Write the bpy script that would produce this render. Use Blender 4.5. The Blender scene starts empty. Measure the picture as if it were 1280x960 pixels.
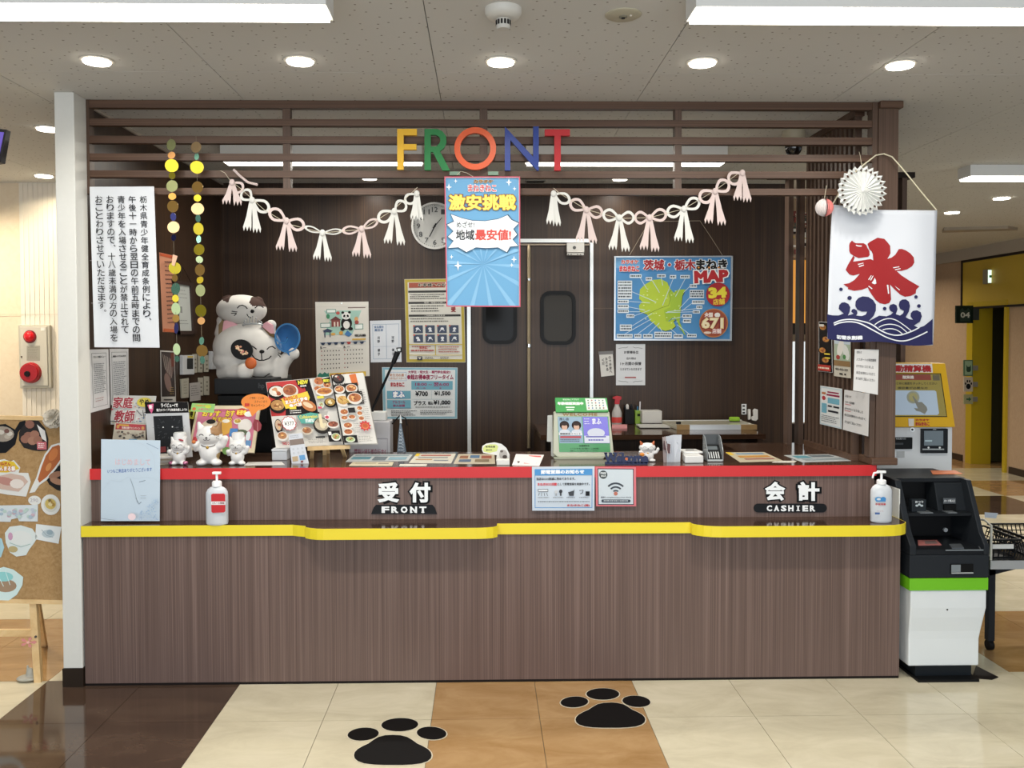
import bpy, bmesh, math, random
from mathutils import Vector, Matrix
from mathutils.bvhtree import BVHTree
from mathutils.geometry import tessellate_polygon
random.seed(7)
sc = bpy.context.scene
col = bpy.context.collection

# ---------------------------------------------------------------- camera
F, YAW, PITCH, ROLL, CX, CY, EYE = 1088.1, 1.099, 1.631, .118, 625.6, 452.7, 1.586
_y, _p, _r = map(math.radians, (YAW, PITCH, ROLL))
FW = Vector((math.sin(_y)*math.cos(_p), math.cos(_y)*math.cos(_p), -math.sin(_p)))
_ri = Vector((math.cos(_y), -math.sin(_y), 0)); _up = _ri.cross(FW)
RI = _ri*math.cos(_r) - _up*math.sin(_r); UP = _ri*math.sin(_r) + _up*math.cos(_r)
CAM = Vector((0, 0, EYE))
cd = bpy.data.cameras.new('camera'); cam = bpy.data.objects.new('camera', cd); col.objects.link(cam)
cam.matrix_world = Matrix(((RI.x, UP.x, -FW.x, CAM.x), (RI.y, UP.y, -FW.y, CAM.y), (RI.z, UP.z, -FW.z, CAM.z), (0, 0, 0, 1)))
cd.sensor_width = 36; cd.lens = F/1280*36; cd.shift_x = (640-CX)/1280; cd.shift_y = (CY-480)/1280; cd.clip_end = 60
sc.camera = cam
# ---------------------------------------------------------------- world, daylight, exposure
w = bpy.data.worlds.new('world'); sc.world = w; w.use_nodes = True
w.node_tree.nodes['Background'].inputs[0].default_value = (.86, .93, 1, 1)
w.node_tree.nodes['Background'].inputs[1].default_value = .55
def area_light(name, loc, rot, sx, sy, power, color=(1, 1, 1), shape='RECTANGLE', spread=180):
    l = bpy.data.lights.new(name, 'AREA'); l.shape = shape; l.size = sx; l.size_y = sy; l.energy = power; l.color = color
    l.spread = math.radians(spread)
    o = bpy.data.objects.new(name, l); col.objects.link(o); o.location = loc; o.rotation_euler = rot; return o
# daylight through the glazed entrance behind the camera
area_light('entrance_daylight', (0, -2.6, 1.45), (math.radians(90), 0, 0), 6.5, 2.3, 120, (.90, .95, 1))
vs = sc.view_settings
vs.view_transform = 'Standard'; vs.look = 'None'; vs.gamma = 1; vs.use_curve_mapping = False; vs.exposure = 0.42
sc.cycles.use_denoising = True
sc.cycles.max_bounces = 8; sc.cycles.diffuse_bounces = 4; sc.cycles.sample_clamp_indirect = 6

# ---------------------------------------------------------------- pixel -> plane
def ray(x, y): return FW + RI*((x-CX)/F) - UP*((y-CY)/F)
def A(x, y, Y): v = ray(x, y); return CAM + v*(Y/v.y)
def AZ(x, y, Z): v = ray(x, y); return CAM + v*((Z-EYE)/v.z)
def AX(x, y, X): v = ray(x, y); return CAM + v*(X/v.x)
def WX(x, Y, y=400): return A(x, y, Y).x
def WZ(y, Y, x=640): return A(x, y, Y).z
PX = lambda Y: Y/F          # metres per photo pixel at depth Y

# ---------------------------------------------------------------- materials
def lin(c):
    if isinstance(c, str):
        c = c.lstrip('#'); c = [int(c[i:i+2], 16)/255 for i in (0, 2, 4)]
    return tuple(((v/12.92) if v <= .04045 else ((v+.055)/1.055)**2.4) for v in c[:3]) + (1,)
_m = {}
def M(c, rough=.6, metal=0, emit=0, spec=.5, trans=0, alpha=1):
    k = (str(c), rough, metal, emit, spec, trans, alpha)
    if k in _m: return _m[k]
    m = bpy.data.materials.new('mat_'+str(c).strip('#')); m.use_nodes = True
    b = m.node_tree.nodes['Principled BSDF']; L = lin(c)
    if max(L[:3]) < .03 and spec == .5 and not metal: spec = .18; rough = max(rough, .4)
    b.inputs['Base Color'].default_value = L; b.inputs['Roughness'].default_value = rough
    b.inputs['Metallic'].default_value = metal; b.inputs['Specular IOR Level'].default_value = spec
    b.inputs['Transmission Weight'].default_value = trans; b.inputs['Alpha'].default_value = alpha
    if emit: b.inputs['Emission Color'].default_value = L; b.inputs['Emission Strength'].default_value = emit
    _m[k] = m; return m
def nodes(name, rough=.5, spec=.5, metal=0):
    m = bpy.data.materials.new(name); m.use_nodes = True; nt = m.node_tree
    b = nt.nodes['Principled BSDF']; b.inputs['Roughness'].default_value = rough; b.inputs['Specular IOR Level'].default_value = spec
    b.inputs['Metallic'].default_value = metal
    return m, nt, b
def N(nt, t, **kw):
    n = nt.nodes.new(t)
    for k, v in kw.items():
        if k in n.inputs: n.inputs[k].default_value = v
        else: setattr(n, k, v)
    return n
def ramp(nt, src, stops):
    r = nt.nodes.new('ShaderNodeValToRGB'); nt.links.new(src, r.inputs[0]); e = r.color_ramp.elements
    while len(e) < len(stops): e.new(.5)
    for i, (p, c) in enumerate(stops): e[i].position = p; e[i].color = lin(c)
    return r.outputs[0]
def laminate(name, cols, rough=.45, along='z', fine=210, spec=.4):
    m, nt, b = nodes(name, rough, spec)
    g = N(nt, 'ShaderNodeNewGeometry'); s = N(nt, 'ShaderNodeSeparateXYZ'); nt.links.new(g.outputs['Position'], s.inputs[0])
    a = N(nt, 'ShaderNodeMath', operation='ADD')
    if along == 'z': nt.links.new(s.outputs[0], a.inputs[0]); nt.links.new(s.outputs[1], a.inputs[1]); lng = s.outputs[2]
    elif along == 'x': nt.links.new(s.outputs[2], a.inputs[0]); nt.links.new(s.outputs[1], a.inputs[1]); lng = s.outputs[0]
    else: nt.links.new(s.outputs[2], a.inputs[0]); nt.links.new(s.outputs[0], a.inputs[1]); lng = s.outputs[1]
    outs = []
    for sc_, ln in ((fine, .8), (fine/6, .25)):
        m1 = N(nt, 'ShaderNodeMath', operation='MULTIPLY'); nt.links.new(a.outputs[0], m1.inputs[0]); m1.inputs[1].default_value = sc_
        m2 = N(nt, 'ShaderNodeMath', operation='MULTIPLY'); nt.links.new(lng, m2.inputs[0]); m2.inputs[1].default_value = ln
        c = N(nt, 'ShaderNodeCombineXYZ'); nt.links.new(m1.outputs[0], c.inputs[0]); nt.links.new(m2.outputs[0], c.inputs[1])
        n = N(nt, 'ShaderNodeTexNoise', Scale=1.0, Detail=3.0); nt.links.new(c.outputs[0], n.inputs['Vector']); outs.append(n.outputs['Fac'])
    mx = N(nt, 'ShaderNodeMath', operation='MULTIPLY_ADD'); nt.links.new(outs[0], mx.inputs[0]); mx.inputs[1].default_value = .6
    m3 = N(nt, 'ShaderNodeMath', operation='MULTIPLY'); nt.links.new(outs[1], m3.inputs[0]); m3.inputs[1].default_value = .4
    nt.links.new(m3.outputs[0], mx.inputs[2])
    nt.links.new(ramp(nt, mx.outputs[0], [(.36, cols[0]), (.52, cols[1]), (.66, cols[2])]), b.inputs['Base Color'])
    return m
LAM = laminate('laminate_counter', ['#5a4740', '#6c5851', '#846e66'])
LAMW = laminate('laminate_wall', ['#2a1b11', '#382618', '#4a3523'], fine=110, rough=.4)  # counter laminate again, with the shade behind the counter put into its colours
LAMX = laminate('laminate_bar', ['#4b3527', '#594132', '#684e3d'], along='x')
LAMZ = laminate('laminate_post', ['#4a382d', '#584437', '#675145'])
LAMTOP = laminate('laminate_top', ['#36241a', '#432f23', '#513b2d'], along='x', rough=.12, spec=.6, fine=90)
def mottled(name, c1, c2, c3, rough, scale, spec=.5):
    m, nt, b = nodes(name, rough, spec)
    g = N(nt, 'ShaderNodeNewGeometry'); mp = N(nt, 'ShaderNodeMapping'); mp.inputs['Scale'].default_value = (1, 2.2, 1)
    nt.links.new(g.outputs['Position'], mp.inputs[0])
    n = N(nt, 'ShaderNodeTexNoise', Scale=scale, Detail=6.0, Roughness=.65, Distortion=.6); nt.links.new(mp.outputs[0], n.inputs['Vector'])
    nt.links.new(ramp(nt, n.outputs['Fac'], [(.3, c1), (.5, c2), (.72, c3)]), b.inputs['Base Color'])
    return m
TILE_M = {'c': mottled('tile_cream', '#c3baa2', '#cfc7ae', '#dad2bb', .08, 3.2), 't': mottled('tile_tan', '#9c784c', '#aa875c', '#ba986c', .08, 3.2),
          'd': mottled('tile_dark', '#40322a', '#4a3a30', '#55453a', .07, 3.0)}
def ceil_mat():
    m, nt, b = nodes('ceiling_board', .9, .1)
    g = N(nt, 'ShaderNodeNewGeometry'); v = N(nt, 'ShaderNodeTexVoronoi', Scale=15.0, Randomness=.85); v.voronoi_dimensions = '2D'
    nt.links.new(g.outputs['Position'], v.inputs['Vector'])
    n = N(nt, 'ShaderNodeTexNoise', Scale=14.0, Detail=3.0); nt.links.new(g.outputs['Position'], n.inputs['Vector'])
    ml = N(nt, 'ShaderNodeMath', operation='MULTIPLY_ADD'); nt.links.new(n.outputs['Fac'], ml.inputs[0]); ml.inputs[1].default_value = -.05
    nt.links.new(v.outputs['Distance'], ml.inputs[2])
    nt.links.new(ramp(nt, ml.outputs[0], [(.0, '#948f86'), (.03, '#948f86'), (.045, '#d6d5d0')]), b.inputs['Base Color'])
    return m
CEIL = ceil_mat()
WHITE = M('#e8ebec', .5); PAPER = M('#dedfde', .6); BLACK = M('#141416', .4); CHROME = M('#c9cbca', .25, 1)
WALLC = mottled('wall_cream', '#dccbb0', '#e0d0b6', '#e3d4bb', .8, 30, .2)
COLM = mottled('column_vinyl', '#dbdbd5', '#dcdcd6', '#deded8', .7, 40, .2)
GREY = M('#8b8d8f', .5); WOOD = mottled('pale_pine', '#d3ae78', '#e0bf8a', '#e9cd9c', .5, 12)
SKIRT = M('#33261d', .4); WIRE = M('#cfc6ae', .7)

# ---------------------------------------------------------------- objects
ORG = {}
def tag(o, label=None, cat=None, group=None, kind=None):
    if label: o['label'] = label
    if cat: o['category'] = cat
    if group: o['group'] = group
    if kind: o['kind'] = kind
    return o
def thing(name, label, cat, loc, group=None):
    o = bpy.data.objects.new(name, None); col.objects.link(o); o.location = loc; o.empty_display_size = .05
    ORG[o.name] = Vector(loc); return tag(o, label, cat, group)
class MB:
    def __init__(s): s.v = []; s.f = []; s.mi = []; s.mats = []; s.cur = 0
    def mat(s, m):
        if m not in s.mats: s.mats.append(m)
        s.cur = s.mats.index(m); return s
    def add(s, vs, fs):
        b = len(s.v); s.v += [Vector(v) for v in vs]
        for f in fs: s.f.append([b+i for i in f]); s.mi.append(s.cur)
        return s
    def box(s, x0, x1, y0, y1, z0, z1):
        return s.add([(x, y, z) for x in (x0, x1) for y in (y0, y1) for z in (z0, z1)],
                     [(0, 1, 3, 2), (4, 6, 7, 5), (0, 4, 5, 1), (2, 3, 7, 6), (0, 2, 6, 4), (1, 5, 7, 3)])
    def hexa(s, q, d):      # quad q (4 world points) swept by vector d
        q = [Vector(p) for p in q]; d = Vector(d)
        return s.add(q+[p+d for p in q], [(0, 1, 2, 3), (7, 6, 5, 4), (0, 4, 5, 1), (1, 5, 6, 2), (2, 6, 7, 3), (3, 7, 4, 0)])
    def prism(s, pts, d):   # polygon (world points) swept by d
        n = len(pts); d = Vector(d); p = [Vector(a) for a in pts]
        return s.add(p+[a+d for a in p], [tuple(range(n)), tuple(range(2*n-1, n-1, -1))]+[(i, i+n, (i+1) % n+n, (i+1) % n) for i in range(n)])
    def ring(s, outer, inner, d):
        n = len(outer); d = Vector(d); o = [Vector(a) for a in outer]; i_ = [Vector(a) for a in inner]
        fs = []
        for i in range(n):
            j = (i+1) % n
            fs += [(i, j, n+j, n+i), (2*n+i, 3*n+i, 3*n+j, 2*n+j), (i, 2*n+i, 2*n+j, j), (n+i, n+j, 3*n+j, 3*n+i)]
        return s.add(o+i_+[a+d for a in o]+[a+d for a in i_], fs)
    def cyl(s, p0, p1, r0, r1=None, n=12, cap=True):
        p0 = Vector(p0); p1 = Vector(p1); r1 = r0 if r1 is None else r1; ax = (p1-p0).normalized()
        u = ax.orthogonal().normalized(); v = ax.cross(u)
        c = [(math.cos(2*math.pi*i/n), math.sin(2*math.pi*i/n)) for i in range(n)]
        vs = [p0+(u*a+v*b)*r0 for a, b in c]+[p1+(u*a+v*b)*r1 for a, b in c]
        fs = [(i, (i+1) % n, (i+1) % n+n, i+n) for i in range(n)]
        if cap: fs += [tuple(range(n-1, -1, -1)), tuple(range(n, 2*n))]
        return s.add(vs, fs)
    def tube(s, pts, r, n=6):
        pts = [Vector(p) for p in pts]; vs = []; fs = []; u = None
        for i, p in enumerate(pts):
            t = (pts[min(i+1, len(pts)-1)]-pts[max(i-1, 0)]).normalized()
            u = t.orthogonal().normalized() if u is None else (u-t*u.dot(t)).normalized()
            v = t.cross(u); rr = r[i] if isinstance(r, (list, tuple)) else r
            vs += [p+(u*math.cos(2*math.pi*k/n)+v*math.sin(2*math.pi*k/n))*rr for k in range(n)]
        for i in range(len(pts)-1):
            for k in range(n): fs.append((i*n+k, i*n+(k+1) % n, (i+1)*n+(k+1) % n, (i+1)*n+k))
        fs += [tuple(range(n-1, -1, -1)), tuple((len(pts)-1)*n+k for k in range(n))]
        return s.add(vs, fs)
    def lathe(s, c, prof, n=24, sx=1, sy=1):
        c = Vector(c); vs = []; fs = []
        for r, z in prof: vs += [c+Vector((math.cos(2*math.pi*k/n)*r*sx, math.sin(2*math.pi*k/n)*r*sy, z)) for k in range(n)]
        for i in range(len(prof)-1):
            for k in range(n): fs.append((i*n+k, i*n+(k+1) % n, (i+1)*n+(k+1) % n, (i+1)*n+k))
        fs += [tuple(range(n-1, -1, -1)), tuple((len(prof)-1)*n+k for k in range(n))]
        return s.add(vs, fs)
    def ball(s, c, rx, ry=None, rz=None, n=16, m=10, rot=None):
        ry = rx if ry is None else ry; rz = rx if rz is None else rz; c = Vector(c); vs = [Vector((0, 0, -rz))]; fs = []
        for i in range(1, m):
            t = math.pi*i/m
            vs += [Vector((rx*math.sin(t)*math.cos(2*math.pi*k/n), ry*math.sin(t)*math.sin(2*math.pi*k/n), -rz*math.cos(t))) for k in range(n)]
        vs.append(Vector((0, 0, rz)))
        if rot is not None: vs = [rot @ v for v in vs]
        vs = [v+c for v in vs]
        for k in range(n): fs.append((0, 1+(k+1) % n, 1+k)); fs.append((len(vs)-1, 1+(m-2)*n+k, 1+(m-2)*n+(k+1) % n))
        for i in range(m-2):
            for k in range(n): fs.append((1+i*n+k, 1+i*n+(k+1) % n, 1+(i+1)*n+(k+1) % n, 1+(i+1)*n+k))
        return s.add(vs, fs)
    def build(s, name, m=None, parent=None, smooth=False, bevel=0, **t):
        if m is not None and not s.mats: s.mats = [m]
        if parent is not None: org = ORG[parent.name]
        else:
            xs = [v.x for v in s.v]; ys = [v.y for v in s.v]; zs = [v.z for v in s.v]
            org = Vector(((min(xs)+max(xs))/2, (min(ys)+max(ys))/2, min(zs)))
        me = bpy.data.meshes.new(name); me.from_pydata([v-org for v in s.v], [], s.f)
        for mm in s.mats: me.materials.append(mm)
        if len(s.mats) > 1: me.polygons.foreach_set('material_index', s.mi)
        if smooth:
            me.polygons.foreach_set('use_smooth', [True]*len(me.polygons))
            try: me.set_sharp_from_angle(angle=math.radians(40))
            except Exception: pass
        me.update()
        o = bpy.data.objects.new(name, me); col.objects.link(o)
        if parent is None: o.location = org
        else: o.parent = parent
        ORG[o.name] = org
        if bevel:
            b = o.modifiers.new('bevel', 'BEVEL'); b.width = bevel; b.segments = 2; b.limit_method = 'ANGLE'
        return tag(o, **t)
def remesh(o, vox, smooth=4):
    m = o.modifiers.new('r', 'REMESH'); m.mode = 'VOXEL'; m.voxel_size = vox; m.use_smooth_shade = True
    if smooth: k = o.modifiers.new('s', 'SMOOTH'); k.factor = .5; k.iterations = smooth
    dg = bpy.context.evaluated_depsgraph_get(); me = bpy.data.meshes.new_from_object(o.evaluated_get(dg))
    mats = list(o.data.materials); o.modifiers.clear(); o.data = me; me.materials.clear()
    for mm in mats: me.materials.append(mm)
    return o
def simple(name, mb, m, label, cat, group=None, smooth=False, bevel=0):
    return mb.build(name, m, None, smooth, bevel, label=label, cat=cat, group=group)
def struct(name, mb, m, parent=None, **k):
    return mb.build(name, m, parent, kind=None if parent else 'structure', **k)

# ---------------------------------------------------------------- printed sheets
_tx = {}
def glyphs(t, bev=0.0, res=2, spacing=1.0):
    k = (t, bev, res, spacing)
    if k in _tx: return _tx[k]
    cu = bpy.data.curves.new('t', 'FONT'); cu.body = t; cu.size = 1; cu.bevel_depth = bev; cu.bevel_resolution = 0; cu.resolution_u = res
    cu.space_character = spacing
    o = bpy.data.objects.new('t', cu); col.objects.link(o)
    dg = bpy.context.evaluated_depsgraph_get(); me = bpy.data.meshes.new_from_object(o.evaluated_get(dg))
    vs = [(v.co.x, v.co.y, (v.co.z/bev-1) if bev else 0) for v in me.vertices]
    fs = [tuple(p.vertices) for p in me.polygons if not bev or sum(me.vertices[i].co.z for i in p.vertices)/len(p.vertices) > bev*.02]
    used = sorted({i for f in fs for i in f}); rm = {a: i for i, a in enumerate(used)}; vs = [vs[i] for i in used]; fs = [tuple(rm[i] for i in f) for f in fs]
    bpy.data.objects.remove(o); bpy.data.curves.remove(cu); bpy.data.meshes.remove(me)
    if not vs: vs = [(0, 0, 0)]
    x0 = min(v[0] for v in vs)+bev; x1 = max(v[0] for v in vs)-bev; y0 = min(v[1] for v in vs)+bev; y1 = max(v[1] for v in vs)-bev
    _tx[k] = (vs, fs, (x0, x1, y0, y1)); return _tx[k]
class Sheet:
    """flat printed thing; drawn in the photograph's pixel units on its own plane"""
    def __init__(s, quad, plane, frame=None, step=.00022):
        if len(quad) == 4 and not isinstance(quad[0], (tuple, list)):
            x0, y0, x1, y1 = quad; quad = [(x0, y0), (x1, y0), (x1, y1), (x0, y1)]
        k, val = plane if isinstance(plane, tuple) else ('Y', plane)
        if k == 'W': s.q = [Vector(p) for p in val]
        else: s.q = [{'Y': A, 'X': AX, 'Z': AZ}[k](x, y, val) for x, y in quad]
        s.n = (s.q[1]-s.q[0]).cross(s.q[3]-s.q[0]).normalized()
        if s.n.dot(CAM-s.q[0]) < 0: s.n = -s.n
        s.fr = frame or (quad[0][0], quad[0][1], quad[1][0], quad[3][1])
        s.k = 0; s.step = step; s.mb = MB()
    def P(s, x, y, off=0):
        a = (x-s.fr[0])/(s.fr[2]-s.fr[0]); b = (y-s.fr[1])/(s.fr[3]-s.fr[1]); q = s.q
        return q[0]*(1-a)*(1-b)+q[1]*a*(1-b)+q[2]*a*b+q[3]*(1-a)*b+s.n*off
    def nx(s): s.k += 1; return .0004+s.k*s.step
    def clip(s, pts, x0, y0, x1, y1):
        for ax, v, sg in ((0, x0, 1), (0, x1, -1), (1, y0, 1), (1, y1, -1)):
            out = []
            for a, b in zip(pts, pts[1:]+pts[:1]):
                ia, ib = (a[ax]-v)*sg >= 0, (b[ax]-v)*sg >= 0
                if ia: out.append(a)
                if ia != ib: t = (v-a[ax])/(b[ax]-a[ax]); out.append((a[0]+(b[0]-a[0])*t, a[1]+(b[1]-a[1])*t))
            pts = out
            if not pts: return []
        return pts
    def poly(s, pts, c):
        if len(pts) < 3: return s
        z = s.nx(); s.mb.mat(c if not isinstance(c, str) else M(c)); s.mb.add([s.P(x, y, z) for x, y in pts], [tuple(range(len(pts)))]); return s
    def rect(s, x0, y0, x1, y1, c): return s.poly([(x0, y0), (x1, y0), (x1, y1), (x0, y1)], c)
    def frame_(s, x0, y0, x1, y1, w_, c):
        s.rect(x0, y0, x1, y0+w_, c); s.rect(x0, y1-w_, x1, y1, c); s.rect(x0, y0, x0+w_, y1, c); return s.rect(x1-w_, y0, x1, y1, c)
    def ell(s, cx, cy, rx, ry, c, n=20, rot=0):
        ca, sa = math.cos(rot), math.sin(rot)
        return s.poly([(cx+rx*math.cos(2*math.pi*i/n)*ca-ry*math.sin(2*math.pi*i/n)*sa, cy+rx*math.cos(2*math.pi*i/n)*sa+ry*math.sin(2*math.pi*i/n)*ca) for i in range(n)], c)
    def line(s, pts, w_, c):
        z = s.nx(); s.mb.mat(M(c) if isinstance(c, str) else c)
        for (x0, y0), (x1, y1) in zip(pts, pts[1:]):
            d = math.hypot(x1-x0, y1-y0) or 1; nx_, ny_ = -(y1-y0)/d*w_/2, (x1-x0)/d*w_/2
            s.mb.add([s.P(x0+nx_, y0+ny_, z), s.P(x1+nx_, y1+ny_, z), s.P(x1-nx_, y1-ny_, z), s.P(x0-nx_, y0-ny_, z)], [(0, 1, 2, 3)])
        return s
    def burst(s, cx, cy, rx, ry, n, c, inner=.75):
        return s.poly([(cx+rx*(1 if i % 2 == 0 else inner)*math.cos(math.pi*i/n), cy+ry*(1 if i % 2 == 0 else inner)*math.sin(math.pi*i/n)) for i in range(2*n)], c)
    def text(s, t, x0, y0, x1, y1, c, bold=.0, out=None, ow=.05, rot=0, sp=1.0):
        if out: s._text(t, x0, y0, x1, y1, out, bold+ow, rot, sp)
        return s._text(t, x0, y0, x1, y1, c, bold, rot, sp)
    def _text(s, t, x0, y0, x1, y1, c, bev, rot, sp):
        vs, fs, (a0, a1, b0, b1) = glyphs(t, bev, spacing=sp); z = s.nx(); s.mb.mat(M(c) if isinstance(c, str) else c)
        w_ = max(a1-a0, 1e-3); h = max(b1-b0, 1e-3); cx, cy = (x0+x1)/2, (y0+y1)/2; ca, sa = math.cos(rot), math.sin(rot); out = []
        for a, b, c3 in vs:
            px = x0+(a-a0)/w_*(x1-x0)-cx; py = y1-(b-b0)/h*(y1-y0)-cy
            out.append(s.P(cx+px*ca-py*sa, cy+px*sa+py*ca, z+c3*s.step*.5))
        s.mb.add(out, fs); return s
    def vtext(s, t, x, y0, size, pitch, c, bold=.0, dx=0):
        for i, ch in enumerate(t):
            xx = x+dx*i
            if ch == '、' or ch == '。': s._text(ch, xx+size*.28, y0+i*pitch+size*.02, xx+size*.55, y0+i*pitch+size*.3, c, bold, 0, 1); continue
            hh = size
            if ch == '一': s.rect(xx-size*.45, y0+i*pitch+size*.44, xx+size*.45, y0+i*pitch+size*.53, c); continue
            s._text(ch, xx-size*.46, y0+i*pitch+size*.04, xx+size*.46, y0+i*pitch+hh*.96, c, bold, 0, 1)
        return s
    def lines(s, x0, y0, x1, y1, n, c, th=None, ragged=.25, words=True):
        """far-off print too small to read: broken dashes"""
        ph = (y1-y0)/n; th = th or ph*.45; z = s.nx(); s.mb.mat(M(c))
        for i in range(n):
            y = y0+i*ph; xe = x1-(x1-x0)*ragged*random.random(); x = x0
            while x < xe:
                l = random.uniform(.8, 2.6) if words else xe-x; e = min(x+l, xe)
                s.mb.add([s.P(x, y, z), s.P(e, y, z), s.P(e, y+th, z), s.P(x, y+th, z)], [(0, 1, 2, 3)]); x = e+random.uniform(.35, .7)
        return s
    def dish(s, cx, cy, rx, ry, bowl='#1a1716', food='#c98a4a', bits=('#a8612c', '#e2b06c', '#8a4420'), n=7):
        s.ell(cx, cy+ry*.1, rx, ry, bowl, 18); s.ell(cx, cy-ry*.05, rx*.82, ry*.75, food, 14)
        for i in range(n):
            a = random.random()*6.28; r_ = random.random()*.55
            s.ell(cx+math.cos(a)*rx*r_, cy+math.sin(a)*ry*r_-ry*.1, rx*random.uniform(.15, .3), ry*random.uniform(.15, .28), random.choice(bits), 8)
        return s
    def outline(s, pts, depth=.0012, m=PAPER):
        s.body = MB().prism([s.P(x, y) for x, y in pts], -s.n*depth); s.bm = m; return s
    def make(s, name, label, cat, group=None, m=PAPER, depth=.0012, body='sheet', parent=None, pr='print', bevel=0):
        if not hasattr(s, 'body'): s.body = MB().hexa(s.q, -s.n*depth); s.bm = m
        if parent is None:
            zs = min(s.q, key=lambda p: p.z); c = (s.q[0]+s.q[1]+s.q[2]+s.q[3])/4
            parent = thing(name, label, cat, (c.x, c.y, zs.z), group)
        s.body.build(body, s.bm, parent, bevel=bevel)
        if s.mb.v: s.mb.build(pr, None, parent)
        return parent
# ================================================================ SETTING
ZC = 2.685; YB = 6.25; YF = 3.962; YS = 4.077; XL = -1.858; XW = 6.08; ZT = .98; ZLD = .735
# floor: slab plus tiles of 45 cm, laid in patches two tiles wide
fl = MB().box(-7, 8.5, -3, 16, -.06, -.004); floor = struct('floor', fl, M('#6d6353', .5))
def patch(x, y):
    k = math.floor((x+1.121)/.9); r = math.floor((y-4.026)/.9)
    if r < 0:
        if r < -3: return 'c'
        return {-2: 'c', -1: 'd' if False else 'c', 0: 'c', 1: 't', 2: 'c', 3: 'c'}.get(k, 'c') if k != -1 else 'd'
    if r == 0: return 't' if k <= -2 or k >= 4 else 'c'
    if r in (4, 6): return 'd' if k <= 6 else 'c'
    if r in (5,): return 'c' if k <= 6 else 't'
    if r >= 7: return 'td'[(r+k) % 2] if k < 7 else 't'
    return 'c'
g_ = .0011; tm = {}
for kk, mm in TILE_M.items():
    o = MB().box(g_, .45-g_, g_, .45-g_, -.004, 0).build('floor_tile', mm, floor)
    tm[kk] = o.data; bpy.data.objects.remove(o)
for v in tm.values():
    for vv in v.vertices: vv.co += ORG['floor']
nt_ = 0
for i in range(-8, 18):
    for j in range(-3, 17):
        x = -1.121+.45*i; y = 4.026+.45*j
        if y > 4.2 and -1.86 < x < 1.95: continue                 # under the counter
        q = [(CX+F*((x+dx-0)*RI.x+(y+dy)*RI.y-EYE*0)/((y+dy)), y+dy) for dx in (0, .45) for dy in (0, .45)]
        if min(a for a, b in q) > 1330 or max(a for a, b in q) < -60: continue
        if y > 4.3 and x < 0 and y > 6.2: continue
        if y > 4.9 and 1.2 < x < 2.2 and y < 12: pass
        if nt_ >= 295: continue
        o = bpy.data.objects.new('floor_tile', tm[patch(x+.2, y+.2)]); col.objects.link(o); o.parent = floor; o.location = (x, y, 0)
        o.location = Vector((x, y, 0)); nt_ += 1
for o in floor.children: o.location = o.location-ORG['floor']*1
# ceiling boards 91 cm square
ce = MB().box(-7, 8.5, -3, 16, ZC+.012, ZC+.08); ceiling = struct('ceiling', ce, M('#3a3833', .8))
o = MB().box(.0016, .91-.0016, .0016, .91-.0016, ZC, ZC+.012).build('ceiling_board', CEIL, ceiling); cm = o.data; bpy.data.objects.remove(o)
for vv in cm.vertices: vv.co += ORG['ceiling']
for i in range(-6, 11):
    for j in range(-7, 14):
        o = bpy.data.objects.new('ceiling_board', cm); col.objects.link(o); o.parent = ceiling
        o.location = Vector((-1.105+.91*i, 3.651+.91*j, 0))-ORG['ceiling']
# back wall behind the counter, hall walls
XBE = WX(988, YB)
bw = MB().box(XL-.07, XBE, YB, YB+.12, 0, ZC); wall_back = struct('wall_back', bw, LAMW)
zj = WZ(386, YB, 300)
struct('joint', MB().box(XL, XBE, YB-.0012, YB, zj-.0015, zj+.0015), M('#5f4c3b', .6), wall_back)
struct('end_trim', MB().box(XBE-.012, XBE+.004, YB-.004, YB+.124, 0, ZC), M('#1d1512', .5), wall_back)
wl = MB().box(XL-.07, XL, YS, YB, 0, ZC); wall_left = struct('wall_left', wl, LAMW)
struct('trim_1', MB().box(XL, XL+.012, YS+.05, YB, ZC-.014, ZC), M('#b9b0a4', .6))
wh = MB().box(-7, XL-.07, YB, YB+.12, 0, ZC); wall_hall = struct('wall_hall_left', wh, WALLC)
struct('baseboard_hall_left', MB().box(-7, XL-.07, YB-.012, YB, 0, .08), SKIRT)
x0 = WX(27, YB); x1 = XL-.07
pr = MB().box(x0, x1, YB-.006, YB, .08, ZC)
xx = x0+.01
while xx < x1-.02: pr.box(xx, xx+.02, YB-.010, YB-.006, .08, ZC); xx += .034
struct('ribbed_panel', pr, M('#e4dccd', .7), wall_hall)
zc2 = WZ(393, YB, 40)
struct('joint', MB().box(-7, x1, YB-.0115, YB-.010, zc2-.001, zc2+.001), M('#b9ad98', .7), wall_hall)
# far hall wall and right hall wall with door
wr = MB()
YD0, YD1, ZD = 10.02, 10.68, WZ(383, 10.5, 1240)
wr.box(XW, XW+.12, 6.5, YD0, 0, ZC).box(XW, XW+.12, YD1, 15.5, 0, ZC).box(XW, XW+.12, YD0, YD1, ZD, ZC)
wall_right = struct('wall_hall_right', wr, mottled('wall_hall_beige', '#b79c80', '#bda286', '#c3a98c', .8, 30, .2))
struct('wall_hall_far', MB().box(-7, XW+.12, 15.4, 15.5, 0, ZC), WALLC)
struct('baseboard_right_1', MB().box(XW-.012, XW, 6.5, YD0-.1, 0, .08), SKIRT)
struct('baseboard_right_2', MB().box(XW-.012, XW, YD1+.22, 15.4, 0, .08), SKIRT)
struct('trim_2', MB().box(XW-.05, XW, 6.5, 15.4, 2.545, ZC), M('#b5ab9c', .9))
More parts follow.
